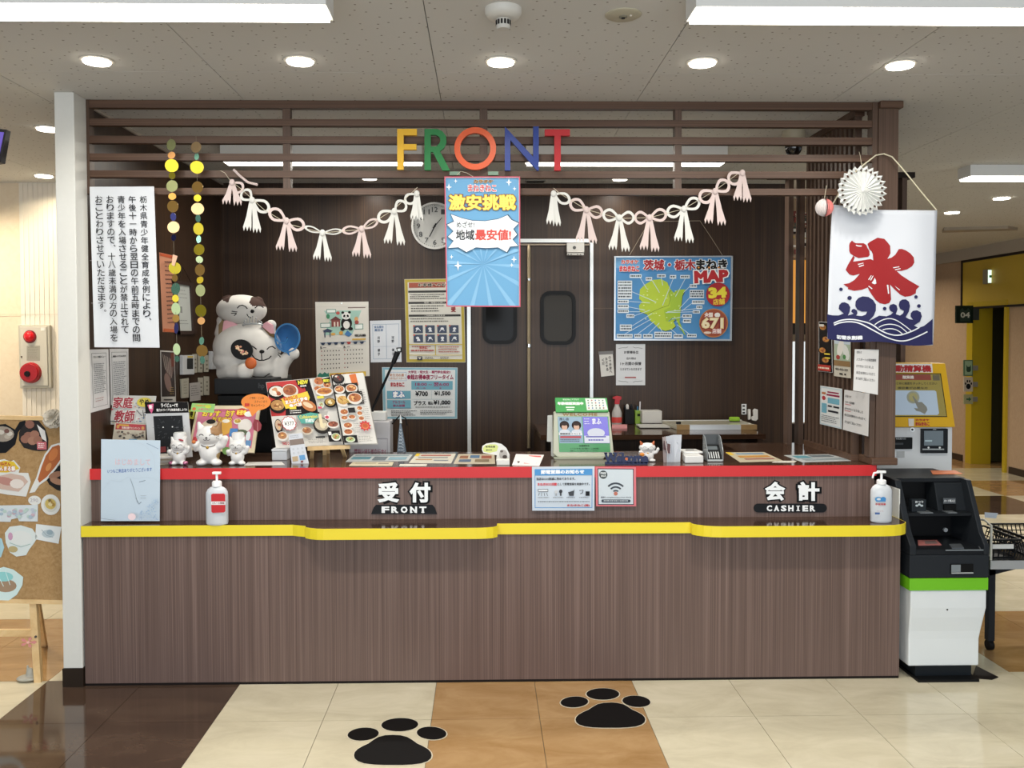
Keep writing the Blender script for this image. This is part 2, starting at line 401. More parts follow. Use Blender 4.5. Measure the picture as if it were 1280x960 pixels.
# yellow fascia over the door
YEL = M('#b59a22', .5)
zt, zb = 2.535, 1.945
fa = MB().box(XW-.02, XW, 8.4, 10.92, zb, zt).build('yellow_fascia', M('#c8aa38', .5), wall_right)
fb = MB()
for a, b in ((zt-.02, zt+.01), (zb-.02, zb+.005)): fb.box(XW-.03, XW, 8.4, 10.95, a, b)
fb.box(XW-.03, XW, 10.92, 10.95, zb-.02, zt+.01).build('fascia_border', M('#2a2320', .5), wall_right)
dj = MB().box(XW-.03, XW+.22, YD1-.01, YD1+.12, 0, ZD+.06).box(XW-.03, XW+.13, YD0-.05, YD0, 0, ZD+.06).box(XW-.03, XW+.13, YD0, YD1, ZD, ZD+.06)
struct('door_2', dj, M('#c0a624', .4))
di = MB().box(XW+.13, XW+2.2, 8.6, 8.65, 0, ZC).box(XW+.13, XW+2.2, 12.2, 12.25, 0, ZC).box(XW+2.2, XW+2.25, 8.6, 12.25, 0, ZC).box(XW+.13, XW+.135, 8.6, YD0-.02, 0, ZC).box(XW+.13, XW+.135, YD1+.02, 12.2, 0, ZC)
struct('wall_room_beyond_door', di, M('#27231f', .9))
dl = MB().box(XW+.14, XW+.9, YD1+.13, YD1+.165, .01, ZD).build('door_leaf', M('#3b3a20', .6), bpy.data.objects['door_2'])
# column at the wall's end
cb = MB().box(-1.915, -1.828, 3.955, YS, .085, ZC); column = struct('wall_end_column', cb, COLM, bevel=.003)
struct('skirting', MB().box(-1.918, -1.825, 3.951, YS, 0, .085), M('#2d241d', .3), column)

# ================================================================ DOORS behind the counter
dr = MB().box(WX(590, YB-.02), WX(659, YB-.02), YB-.022, YB, .01, WZ(305, YB))
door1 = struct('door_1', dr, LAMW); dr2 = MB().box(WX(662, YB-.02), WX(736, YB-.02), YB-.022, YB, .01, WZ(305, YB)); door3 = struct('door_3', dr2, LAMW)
def rrect(cx, cz, hw, hh, r, n=5):
    p = []
    for qx, qz, a0 in ((1, 1, 0), (-1, 1, 90), (-1, -1, 180), (1, -1, 270)):
        for i in range(n+1):
            a = math.radians(a0+90*i/n); p.append((cx+qx*(hw-r)+r*math.cos(a), cz+qz*(hh-r)+r*math.sin(a)))
    return p
for d, px, zy0, zy1 in ((door1, (603, 646), 366, 430), (door3, (675, 719), 364, 431)):
    xa, xb = WX(px[0], YB), WX(px[1], YB); za, zb_ = WZ(zy1, YB), WZ(zy0, YB); cx, cz, hw, hh = (xa+xb)/2, (za+zb_)/2, (xb-xa)/2, (zb_-za)/2
    MB().ring([(x, YB-.04, z) for x, z in rrect(cx, cz, hw, hh, .07)], [(x, YB-.04, z) for x, z in rrect(cx, cz, hw-.025, hh-.025, .05)], (0, .018, 0)).build('window_gasket', M('#0c0c0d', .35), d)
    MB().prism([(x, YB-.026, z) for x, z in rrect(cx, cz, hw-.02, hh-.02, .05)], (0, .003, 0)).build('window_glass', M('#2c261c' if d is door3 else '#0b0b0b', .12, spec=.12), d)
for px, d in ((661, door3),):
    MB().tube([A(661, y, YB-.045) for y in (306, 312, 360, 430, 560)], [.010, .013, .013, .012, .012], 8).build('edge_pull', M('#b9a98c', .3, .6), d)
    MB().cyl(A(661, 348, YB-.045), A(661, 351, YB-.045), .017).cyl(A(661, 430, YB-.045), A(661, 434, YB-.045), .017).build('pull_collar', CHROME, d)
ft = MB().box(WX(555, YB), WX(741, YB), YB-.05, YB, WZ(304, YB), WZ(299.5, YB))
ft.box(WX(584, YB), WX(588.5, YB), YB-.05, YB, 0, WZ(300, YB)).box(WX(736.5, YB), WX(740.5, YB), YB-.05, YB, 0, WZ(300, YB))
fo = struct('trim_3', ft, M('#dfe3e4', .3, .3))
MB().box(WX(555, YB), WX(738, YB), YB-.045, YB, WZ(307.5, YB), WZ(305.5, YB)).build('door_track', M('#85796a', .4, .5), fo)
sn = MB().box(WX(707, YB), WX(728.5, YB), YB-.09, YB-.04, WZ(316, YB-.06), WZ(304, YB-.06)).box(WX(707.5, YB), WX(728, YB), YB-.085, YB-.04, WZ(319.5, YB-.06), WZ(316.5, YB-.06))
t = thing('door_sensor', 'white door sensor box at the top of the sliding door frame', 'sensor', A(718, 319, YB-.06)); sn.build('housing', M('#e2e0da', .4), t, bevel=.003)
MB().cyl(A(718, 309.5, YB-.093), A(718, 309.5, YB-.089), .012).build('lens', M('#55524d', .3), t)
for px in (710.5, 714, 722, 725.5): MB().cyl(A(px, 318, YB-.088), A(px, 318, YB-.084), .004, n=8).build('led_window', M('#3c3a37', .3), t)

# ================================================================ RECEPTION COUNTER
cn = thing('reception_counter', 'long wood-grain reception counter with red upper and yellow lower edging', 'counter', (0, YF, 0))
xl, xr = -1.82, 1.923
MB().box(xl, xr, YF, YF+.03, .012, ZLD-.049).build('lower_front_panel', LAM, cn)
MB().box(xr-.03, xr-.001, YF+.03, YS+.55, .012, ZLD-.049).build('side_panel', LAM, cn)
MB().box(xl, xr, YF+.002, YF+.028, 0, .012).build('toe_strip', M('#1c1614', .5), cn)
def pl(px, Y): return (WX(px, Y, 657), Y)
y0_, y1_ = 3.957, 3.868
edge = [(-1.826, y0_), pl(366, y0_), pl(372, 3.945), pl(382, 3.93), pl(382.4, 3.905), pl(388, 3.885), pl(396, 3.872), pl(404, y1_), pl(596, y1_), pl(608, 3.874), pl(616, 3.885), pl(621, 3.905), pl(621.5, y0_),
        pl(863, y0_), pl(866, 3.925), pl(872, 3.905), pl(880, 3.887), pl(890, 3.874), pl(902, y1_), pl(1105, y1_), pl(1118, 3.874), pl(1126, 3.888), pl(1130.5, 3.91), pl(1131.5, 3.94), (WX(1131.5, 3.94, 657), YS+.02)]
lp = MB().prism([(x, y, ZLD) for x, y in edge]+[(-1.826, YS+.02, ZLD)], (0, 0, -.047)); lp.build('lower_ledge', LAMTOP, cn)
eb = MB()
out = [Vector((x, y, 0)) for x, y in edge]; nn = []
for i in range(len(out)):
    d = (out[min(i+1, len(out)-1)]-out[max(i-1, 0)]).normalized(); nn.append(Vector((d.y, -d.x, 0)))
for i in range(len(out)-1):
    a, b = out[i], out[i+1]; na, nb = nn[i]*.003, nn[i+1]*.003
    eb.add([a+Vector((0, 0, ZLD+.0005)), b+Vector((0, 0, ZLD+.0005)), b+nb+Vector((0, 0, ZLD+.0005)), a+na+Vector((0, 0, ZLD+.0005)), a+Vector((0, 0, ZLD-.049)), b+Vector((0, 0, ZLD-.049)), b+nb+Vector((0, 0, ZLD-.049)), a+na+Vector((0, 0, ZLD-.049))],
           [(0, 1, 2, 3), (7, 6, 5, 4), (3, 2, 6, 7)])
eb.build('yellow_edging', M('#ecd72e', .35), cn, label='bright yellow edge band of the wavy lower ledge')
ZB = ZLD
YU = YS-.01
MB().box(-1.845, 1.845, YU, YU+.03, ZB, ZT-.052).build('upper_front_panel', LAM, cn)
MB().box(1.815, 1.845, YU+.03, 4.8, ZB, ZT-.052).build('side_panel', LAM, cn)
MB().box(-1.855, 1.85, YU-.008, 4.6, ZT-.05, ZT).build('upper_worktop', LAMTOP, cn)
MB().box(1.35, 1.85, 4.6, 4.85, ZT-.05, ZT).box(1.35, 1.805, 4.85, 4.93, ZT-.05, ZT).build('return_worktop', LAMTOP, cn)
MB().box(-1.855, 1.852, YU-.0115, YU-.008, ZT-.0505, ZT+.0005).box(1.85, 1.8525, YU-.0115, 4.85, ZT-.0505, ZT+.0005).build('red_edging', M('#c92327', .4), cn, label='red edge band of the upper worktop')

# ================================================================ SLATTED SCREENS
sc_ = thing('slatted_screen', 'brown overhead screen of horizontal slats along the counter front', 'screen', (0, YS, 2.25))
bars = ((126, 135.5), (149, 157.5), (170.3, 179.5), (192.2, 200.7), (213.3, 221.8), (235, 243))
xa, xb = -1.845, WX(1090, YS, 180)
for i, (a, b) in enumerate(bars):
    z1 = ZC-.001 if i == 0 else WZ(a+.4, YS, 620); z0 = WZ(b+.4, YS, 620)
    MB().box(xa+.028, xb, YS-.0, YS+.035, z0, z1).build('slat', LAMX, sc_)
for a, b in ((353, 362.5), (599.5, 609.5), (844, 852.5)):
    MB().box(WX(a, YS, 180), WX(b, YS, 180), YS+.006, YS+.05, WZ(243, YS), ZC-.002).build('upright', LAMZ, sc_)
MB().box(xa, xa+.03, YS-.002, YS+.05, WZ(242, YS, 105), ZC-.001).build('end_post', LAMZ, sc_)
MB().box(xb, xb+.025, YS-.004, YS+.05, ZT+.035, ZC-.001).build('end_post', LAMZ, sc_)
# corner post
XP0, XP1 = xb+.026, WX(1121.6, YS, 160)
cp = thing('corner_post', 'thick brown corner post standing on the counter beside the ice banner', 'post', ((XP0+XP1)/2, YS+.04, ZT))
MB().box(XP0, XP1, YS-.012, YS+.10, ZT, ZC-.034).build('shaft', LAMZ, cp)
MB().box(XP0, XP1+.016, YS-.03, YS+.12, ZC-.034, ZC-.001).build('capital', LAMX, cp, bevel=.004)
MB().box(XP0-.024, XP1+.006, YS-.03, YS+.12, ZT, ZT+.034).build('plinth', LAMX, cp, bevel=.004)
# side lattice
sl = thing('side_lattice', 'brown lattice of upright slats between corner post and rear screen', 'screen', (1.82, 4.5, ZT))
n = 12
for i in range(n):
    y = YS+.13+i*.0555; MB().box(1.80, 1.832, y, y+.026, ZT+.03, ZC-.034).build('slat', LAMZ, sl)
MB().box(1.793, 1.84, YS+.12, 4.83, ZC-.034, ZC-.001).build('top_rail', LAMX, sl)
MB().box(1.79, 1.84, YS+.12, 4.83, ZT, ZT+.03).build('bottom_rail', LAMX, sl)
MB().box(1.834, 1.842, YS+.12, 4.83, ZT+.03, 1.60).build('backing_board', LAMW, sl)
# rear return screen
YR = 4.86
rs = thing('rear_screen', 'brown screen of deep upright slats crossing behind the side lattice', 'screen', (2.0, YR, 0))
k = 0
for i in range(11):
    x = WX(985, YR)+i*.0640
    z0 = ZT if x < 1.775 else 0
    MB().box(x, x+.027, YR, YR+.064, z0, 2.48).build('slat', LAMZ, rs)
MB().box(WX(964, YR, 208), WX(1143, YR, 208), YR-.01, YR+.075, 2.475, 2.505).build('header', M('#241a15', .5), rs)

# ================================================================ LIGHT FITTINGS
LED = M('#fff8ea', .5, emit=7); HOUS = M('#e4e4e0', .5)
def batten(name, label, x0, x1, y0, y1, z0, power, grp=None, dirx=True, emit=LED):
    t = thing(name, label, 'lamp', ((x0+x1)/2, (y0+y1)/2, z0), grp)
    zt_ = ZC
    # tapered body
    c = .035
    if dirx: prof = [(y0, zt_), (y1, zt_), (y1, z0+.014), (y0, z0+.014)]; MB().prism([(x0, y, z) for y, z in prof], (x1-x0, 0, 0)).build('body', HOUS, t)
    d0, d1 = y0+.005, y1-.005
    pf = [(d0, z0+.016), (d0+.004, z0+.004), (d0+.02, z0), (d1-.02, z0), (d1-.004, z0+.004), (d1, z0+.016)]
    MB().prism([(x0+.01, y, z) for y, z in pf], (x1-x0-.02, 0, 0)).build('diffuser', emit, t)
    area_light('lamp_light', ((x0+x1)/2, (y0+y1)/2, z0-.004), (0, 0, 0), x1-x0-.04, y1-y0-.04, power, (1, .95, .86))
    return t
batten('ceiling_batten', 'long white ceiling batten lamp nearest the hanging monitor', -1.75, -.484, 2.725, 2.862, 2.60, 15)
batten('ceiling_batten', 'long white ceiling batten lamp beyond the round speaker grille', .663, 2.05, 2.725, 2.862, 2.60, 15)
batten('ceiling_batten', 'ceiling batten lamp behind the slats above the bow garland and clock', -1.49, -.35, 4.99, 5.15, 2.588, 8)
batten('ceiling_batten', 'ceiling batten lamp behind the slats above the store map', .245, 1.40, 4.99, 5.15, 2.588, 8)
batten('ceiling_batten', 'ceiling batten lamp in the hall beyond the corner post', 3.12, 4.4, 5.55, 5.70, 2.60, 18)
# unlit fittings further down the hall
t = thing('dark_batten', 'unlit batten fitting on the far hall ceiling', 'lamp', (4.9, 9.5, 2.64))
MB().hexa([AZ(1178, 291, ZC-.03), AZ(1272, 288, ZC-.03), AZ(1260, 286, ZC-.03), AZ(1180, 288, ZC-.03)], (0, 0, .03)).build('body', M('#a59b8b', .6), t)
def downlight(px, py, label, power=3.2, r=.052, grp=None, c=(1, .95, .87), emit=9):
    p = AZ(px, py, ZC); t = thing('downlight', label, 'lamp', (p.x, p.y, ZC-.012), grp)
    MB().lathe((p.x, p.y, ZC), [(r+.012, 0), (r+.012, -.004), (r+.002, -.006), (r, -.002), (r, 0)], 28).build('rim', M('#c9c5bb', .4), t, smooth=True)
    MB().lathe((p.x, p.y, ZC-.012), [(r-.001, 0), (r-.001, .011)], 24).build('diffuser', M('#fff6e6', .5, emit=emit), t)
    area_light('lamp_light', (p.x, p.y, ZC-.016), (0, 0, 0), r*1.7, r*1.7, power, c, 'DISK', 150)
for i, (px, py) in enumerate(((121, 75), (375, 75), (626, 76), (878, 77), (1125, 80))):
    downlight(px, py, ('round downlight above the white column', 'round downlight above the two disc strings and bow garland', 'round downlight straight above the orange sign letter',
                       'round downlight above the map side bow garland', 'round downlight just in front of the corner post')[i], grp='round downlights in front of the counter')
for px, py, l in ((775, 223, 'small downlight on the rear ceiling above the store map'), (462, 222, 'small downlight on the rear ceiling left of the red framed banner')): downlight(px, py, l, 2.0, .05, emit=5)
for px, py, l in ((1190, 265, 'downlight in the hall right above the ice banner corner'), (1252, 247, 'downlight in the hall nearer the yellow fascia')): downlight(px, py, l, 14, .06, emit=8)
for px, py, l in ((60, 160, 'nearer downlight on the ceiling beside the white column'), (55, 219, 'farther downlight on the ceiling beside the white column')): downlight(px, py, l, 4, .055, c=(1, .86, .62), emit=6)
for (x, y), wh_ in zip(((-3.6, 4.4), (-3.6, 5.6), (4.9, 8.8), (3.4, 10.5), (4.9, 11.5)), ('beside the cork board, nearer', 'beside the cork board, farther', 'before the yellow fascia', 'in the middle of the far hall', 'at the end of the far hall')):   # further lamps of the same kind outside the view
    t = thing('downlight', 'round hall downlight out of view, ' + wh_, 'lamp', (x, y, ZC-.012), 'hall downlights out of view'); MB().lathe((x, y, ZC-.012), [(.06, 0), (.06, .011)], 16).build('diffuser', M('#fff6e6', .5, emit=6), t)
    area_light('lamp_light', (x, y, ZC-.016), (0, 0, 0), .1, .1, 16, (1, .86, .66), 'DISK', 150)

# smoke detector, speaker cover, dome camera
p = AZ(629, 11, ZC); t = thing('smoke_detector', 'white smoke detector on the ceiling above the orange letter', 'detector', (p.x, p.y, ZC-.07))
MB().lathe((p.x, p.y, ZC), [(.062, 0), (.062, -.016), (.052, -.03), (.03, -.036)], 28).build('base', M('#d6d3ca', .5), t, smooth=True)
MB().lathe((p.x, p.y, ZC-.036), [(.024, 0), (.024, -.026), (.020, -.032)], 24).build('chamber', M('#cdcac1', .5), t, smooth=True)
for i in range(14):
    a = 2*math.pi*i/14; c, s_ = math.cos(a), math.sin(a)
    MB().hexa([(p.x+c*.0245-s_*.0035, p.y+s_*.0245+c*.0035, ZC-.056), (p.x+c*.0245+s_*.0035, p.y+s_*.0245-c*.0035, ZC-.056), (p.x+c*.0245+s_*.0035, p.y+s_*.0245-c*.0035, ZC-.040), (p.x+c*.0245-s_*.0035, p.y+s_*.0245+c*.0035, ZC-.040)], (c*.001, s_*.001, 0)).build('vent', M('#2c2a28', .6), t)
p = AZ(779, 18, ZC); t = thing('ceiling_sounder_cover', 'flat beige round cover plate on the ceiling with a small central eye', 'cover', (p.x, p.y, ZC-.012))
MB().lathe((p.x, p.y, ZC), [(.062, 0), (.062, -.003), (.055, -.007)], 32).build('plate', M('#b8b29c', .5), t, smooth=True)
MB().lathe((p.x, p.y, ZC-.007), [(.014, 0), (.014, -.004), (.009, -.005)], 16).build('eye_rim', M('#84806f', .4), t)
MB().lathe((p.x, p.y, ZC-.012), [(.007, 0), (.006, -.003)], 12).build('eye', BLACK, t)
MB().lathe((p.x+.024, p.y-.012, ZC-.007), [(.004, 0), (.004, -.003)], 8).build('test_pin', M('#e5e2d8', .4), t)
p = AZ(992, 164, ZC); t = thing('dome_camera', 'black dome security camera on a beige mount behind the slats', 'camera', (p.x, p.y, ZC-.14))
MB().lathe((p.x, p.y, ZC), [(.06, 0), (.06, -.055), (.052, -.065)], 24).build('mount', M('#b5ad96', .5), t, smooth=True)
MB().ball((p.x, p.y, ZC-.085), .045, rz=.05).build('dome', M('#0c0c0d', .08, spec=.9), t, smooth=True)
# rear ceiling vents
for a, b, l in ((669, 225, 'narrow dark ceiling vent behind the red letter'), (575, 212, 'small dark ceiling bracket behind the banner top')):
    p = AZ(a, b, ZC); t = thing('ceiling_vent', l, 'vent', (p.x, p.y, ZC-.02)); MB().box(p.x-.07, p.x+.07, p.y-.03, p.y+.03, ZC-.012, ZC).build('frame', M('#8a857b', .5), t)
    for k in range(3): MB().box(p.x-.06, p.x+.06, p.y-.024+k*.018, p.y-.014+k*.018, ZC-.016, ZC-.012).build('louver', M('#26231f', .5), t)
# hanging monitor, only its corner reaches the picture
t = thing('hanging_monitor', 'black hanging monitor with purple picture, mostly outside the picture', 'monitor', A(-60, 205, 3.3))
q = [A(-110, 150, 3.25), A(8, 162, 3.3), A(1, 203, 3.28), A(-115, 215, 3.23)]
MB().hexa(q, (0, .03, 0)).build('case', BLACK, t)
q2 = [A(-106, 154, 3.245), A(5, 165.5, 3.295), A(-1.5, 199, 3.275), A(-111, 210, 3.225)]
MB().hexa(q2, (0, -.002, 0)).build('screen', M('#4b3f86', .2, emit=.5), t)
MB().cyl(A(-50, 150, 3.27), (A(-50, 150, 3.27).x, 3.27, ZC), .012).build('hanger', M('#2b2b2d', .4), t)
# ================================================================ SIGN LETTERS
def letter(name, label, polys, c, holes=None, Y=4.035, d=.022):
    q = lambda p: A(p[0], p[1], Y)
    mb = MB()
    for pts in polys: mb.prism([q(p) for p in pts], (0, d, 0))
    if holes:
        o, i = holes; mb.ring([q(p) for p in o], [q(p) for p in i], (0, d, 0))
    return simple(name, mb, M(c, .4), label, 'sign letter', 'coloured letters of the counter sign')
letter('letter_sign', 'yellow letter F hanging on the slats, first of the sign', [[(496.5, 161), (521, 161), (521, 169), (504.5, 169), (504.5, 180), (520.5, 180), (520.5, 187), (504.5, 187), (504.5, 212), (496.5, 212)]], '#e6b31a')
letter('letter_sign', 'green letter R hanging on the slats', [[(530.5, 161), (538.5, 161), (538.5, 212.5), (530.5, 212.5)], [(538.5, 161), (546, 161), (553, 164), (557.5, 170), (558, 178), (555, 185), (550, 189), (562.5, 213), (553, 213), (541, 190), (538.5, 190), (538.5, 183), (545, 183), (549.5, 179), (550.5, 175), (549, 171), (545, 168.5), (538.5, 168.5)]], '#16793a')
cir = lambda r: [(594+r*math.cos(a*math.pi/18), 185.5+r*math.sin(a*math.pi/18)*1.02) for a in range(36)]
letter('letter_sign', 'orange ring letter O hanging on the slats', [], '#df5c2a', (cir(26.2), cir(19)))
letter('letter_sign', 'blue letter N hanging on the slats', [[(631, 158), (666.5, 196), (666.5, 158), (673.5, 158), (673.5, 213), (671.5, 213), (638, 175), (638, 213), (631, 213)]], '#1e3a8c')
letter('letter_sign', 'red letter T hanging on the slats, last of the sign', [[(681, 161.5), (712.5, 161.5), (712.5, 169.5), (701, 169.5), (701, 213), (693, 213), (693, 169.5), (681, 169.5)]], '#bf2128')

# ================================================================ RED FRAMED BANNER
s = Sheet([(555.5, 221), (650, 221), (650.5, 383.5), (558, 383)], 4.02)
s.rect(557, 222.5, 648.3, 382, '#659fc8')
for i in range(14):   # rays of the printed sky
    a = math.pi*(i*2/14); s.poly(s.clip([(603, 330), (603+180*math.cos(a), 330+180*math.sin(a)), (603+180*math.cos(a+.1), 330+180*math.sin(a+.1))], 557, 311, 648.3, 382), '#80b3d6')
for x, y, r in ((561, 234, 5), (569.5, 226.5, 3), (636, 228, 5), (643, 236, 3), (642, 324, 4.5), (639, 331, 3), (571, 332, 6.5), (563, 321, 3)):
    s.poly([(x, y-r), (x+r*.18, y-r*.18), (x+r*.8, y), (x+r*.18, y+r*.18), (x, y+r), (x-r*.18, y+r*.18), (x-r*.8, y), (x-r*.18, y-r*.18)], '#f4fafc')
s.text('カラオケ', 592, 225, 616, 229, '#6b3a2c', .04, '#e8c47a')
s.text('まねきねこ', 585, 231, 620, 239.5, '#c5434b', .03, '#f3f0ee', .05)
s.text('激安挑戦', 561, 244, 644, 262.5, '#e9c84c', .045, '#7b3a22', .05, sp=1.04)
s.text('激安挑戦', 561.5, 244.5, 643.5, 262, '#f0d766', .03)
pts = [(563, 268), (577, 273), (590, 276), (606, 276.5), (622, 274), (634, 269), (639, 275), (648, 279), (641, 286), (646, 293), (640, 299), (647, 307), (637, 308), (633, 315), (622, 309), (606, 310), (594, 309), (582, 315), (572, 309), (559, 310), (566, 301), (559, 296), (566, 289), (558, 281), (567, 277)]
s.poly([(602+(x-602)*1.03, 292+(y-292)*1.05) for x, y in pts], '#2f4d66'); s.poly(pts, '#e6edf1')
s.text('めざせ!', 570, 277, 592, 284.5, '#3a3a3d', .015)
s.text('地域', 569, 287.5, 592, 300, '#2e3338', .03, '#f2f4f5', .04)
s.text('最安値!', 593.5, 287, 638, 300, '#c8483f', .035, '#f4eeee', .045)
s.frame_(555.5, 221, 650, 383.3, 1.4, '#c4546a')
t = s.make('hanging_banner', 'pale blue banner with red border and yellow headline hanging below the sign letters', 'banner', depth=.003)
for x in (569, 617): MB().hexa([A(x-7, 214.5, 4.06), A(x+6, 214.5, 4.06), A(x+6, 219, 4.06), A(x-7, 219, 4.06)], (0, -.004, 0)).build('tape', M('#8fae98', .3, alpha=.7), t)
MB().tube([A(571, 219, 4.05), A(576, 214, 4.05), A(583, 216, 4.045), A(592, 221, 4.02)], .0012).build('cord', WIRE, t)

# ================================================================ LONG NOTICE on the slats
s = Sheet([(112, 233.5), (192.5, 233), (199.5, 434.5), (118, 434)], 4.045, frame=(112, 233.5, 192.5, 434.5))
INK = '#26272b'
cols = ('栃木県青少年健全育成条例により、', '午後十一時から翌日の午前五時までの間', '青少年を入場させることが禁止されて', 'おりますので、十八歳未満の方の入場を', 'おことわりさせていただきます。')
for i, tx in enumerate(cols): s.vtext(tx, 178.5-13.4*i, 245, 9.6, 10.15, INK, .012)
s.rect(112, 326, 192.5, 326.35, '#d5d8db'); s.rect(112, 379, 192.5, 379.3, '#d5d8db')
t = s.make('long_notice', 'tall white paper notice with five columns of vertical black writing', 'notice', m=M('#d0d4d9', .45))

# ================================================================ WALL CLOCK
Yc = YB-.03; cx_, cz_ = A(543.5, 282.5, Yc).x, A(543.5, 282.5, Yc).z; R_ = 29*PX(Yc)
t = thing('wall_clock', 'round white wall clock partly hidden behind the blue banner', 'clock', (cx_, YB, cz_-R_))
def disc(r, y, n=40): return [(cx_+r*math.cos(2*math.pi*i/n), y, cz_+r*math.sin(2*math.pi*i/n)) for i in range(n)]
MB().ring(disc(R_, Yc-.02), disc(R_*.92, Yc-.02), (0, .045, 0)).build('rim', M('#dededa', .35), t)
MB().prism(disc(R_*.93, Yc), (0, .01, 0)).build('dial', M('#c9cac6', .5), t)
s = Sheet((514, 253, 573, 312), Yc-.001)
for i in range(1, 13):
    a = math.radians(30*i); x = 543.5+20.5*math.sin(a); y = 282.5-20.5*math.cos(a); tx = str(i)
    wv = 2.1 if i < 10 else 3.6; s.text(tx, x-wv, y-3.1, x+wv, y+3.1, '#3c3f42', .01)
for i in range(60):
    a = math.radians(6*i); s.line([(543.5+25*math.sin(a), 282.5-25*math.cos(a)), (543.5+26.2*math.sin(a), 282.5-26.2*math.cos(a))], .4 if i % 5 else .9, '#4b4e50')
s.mb.build('numerals', None, t)
for nm, (x, y), w_ in (('hour_hand', (537, 296), 1.6), ('minute_hand', (552.5, 272), 1.2), ('second_hand', (533.5, 301), .35)):
    a = A(543.5, 282.5, Yc-.006); b = A(x, y, Yc-.006); d = (b-a).normalized(); nrm = Vector((-d.z, 0, d.x))*w_*PX(Yc)*.6
    MB().hexa([a-d*.02+nrm, b+nrm*.4, b-nrm*.4, a-d*.02-nrm], (0, -.002, 0)).build(nm, M('#1e2022', .4), t)
MB().cyl(A(543.5, 282.5, Yc-.01), A(543.5, 282.5, Yc-.004), .008).build('centre_cap', M('#222', .4) if False else M('#222222', .4), t)

# ================================================================ WALL PAPERS on the back wall
YW = YB-.006
s = Sheet([(394, 377.5), (460.5, 377), (462, 470), (396, 474)], YW, frame=(394, 377, 461, 472))
s.rect(396, 383, 459, 383.4, '#d0ccc3'); s.rect(435, 384, 457, 385, '#6b4a44')
s.poly([(432, 388), (452, 388), (440, 418), (404, 418), (412, 400), (405, 388)], '#a7cdbf')
for x0, y0, x1, y1 in ((408, 386, 420, 391), (400, 403, 413, 409), (443, 405, 454, 412)): s.rect(x0, y0, x1, y1, '#5b8a7c'); s.rect(x0+.8, y0+.8, x1-.8, y1-.8, '#e9efe9')
# panda
s.ell(433, 404, 7, 8, '#1d1c1c'); s.ell(433, 406, 4.2, 5, '#eceae4'); s.ell(432.5, 394.5, 5.6, 4.8, '#efeee9'); s.ell(428.5, 390.5, 1.8, 1.6, '#1d1c1c'); s.ell(437, 390.3, 1.8, 1.6, '#1d1c1c')
s.ell(430.4, 394.8, 1.3, 1.7, '#1d1c1c', rot=.5); s.ell(434.8, 394.8, 1.3, 1.7, '#1d1c1c', rot=-.5); s.ell(432.6, 397, .7, .5, '#1d1c1c'); s.ell(428, 411, 3, 2.2, '#1d1c1c'); s.ell(438, 411, 3, 2.2, '#1d1c1c')
s.rect(414, 399, 425, 408, '#8c4540'); s.poly([(412, 400), (419.5, 395), (427, 400)], '#6c3733'); s.rect(417, 402, 419, 408, '#e8d9c8'); s.rect(421, 402, 423, 408, '#e8d9c8')
s.rect(404, 413, 414, 414.5, '#35435f'); s.poly([(402, 413.2), (409, 409.8), (416, 413.2)], '#35435f'); s.rect(405, 414, 406.2, 421, '#35435f'); s.rect(411.5, 414, 412.7, 421, '#35435f')
s.ell(445.5, 399, 2.4, 3, '#d9a56c'); s.ell(446, 403, 2.6, 2.5, '#a34a41'); s.ell(422.5, 391, 2.4, 2, '#c1554a'); s.ell(416, 417, 3, 1.6, '#dca64b'); s.ell(426, 416, 2.5, 2.5, '#d39a3e'); s.poly([(430, 418), (434, 413), (440, 418), (436, 421)], '#3d75ae'); s.ell(410, 395, 2.2, 3, '#3f8a63')
s.text('横浜編', 443, 418, 457, 421.5, '#2a2a2a', .03); s.rect(440, 423.5, 457, 425.5, '#caa344')
s.poly([(399+i*4.3 if i % 2 == 0 else 399+i*4.3, 427.5) for i in range(2)], '#30405f') if False else None
s.rect(399, 427.2, 457, 428, '#5b7fa8')
for i in range(7):
    x = 403+8.2*i; s.poly([(x-3, 427.2), (x+3, 427.2), (x+1.4, 430.3), (x-1.4, 430.3)], '#a43b35' if i == 4 else '#1f3350')
s.text('5', 399.5, 432, 401.7, 435, '#222222', .03); s.text('6', 429, 432, 431.2, 435, '#222222', .03); s.rect(403, 433, 407, 434, '#8b8985'); s.rect(433, 433, 437, 434, '#8b8985')
for m_ in (0, 1):
    for r_ in range(5):
        for c_ in range(7):
            if m_ and r_ == 4 and c_ > 1: continue
            x = 400.5+29.3*m_+c_*3.7; y = 437+r_*5.4; s.rect(x, y, x+1.3, y+1.5, '#4c4a48' if c_ else '#a5655d')
s.poly([(396, 467), (399, 464), (402, 466), (405, 463.5), (408, 466), (410, 464.5), (411, 472), (396, 473)], '#2f7d6b'); s.rect(411, 465.5, 457, 471.5, '#e2bd47')
s.text('お得な平日料金', 413, 466.5, 448, 470.5, '#b2423c', .04)
t = s.make('wall_calendar', 'white two month wall calendar with a printed panda on the back wall', 'calendar', m=M('#dedbd2', .6), depth=.004)
MB().cyl(A(427, 379.3, YW-.008), A(427, 379.3, YW), .004).build('pin', CHROME, t)

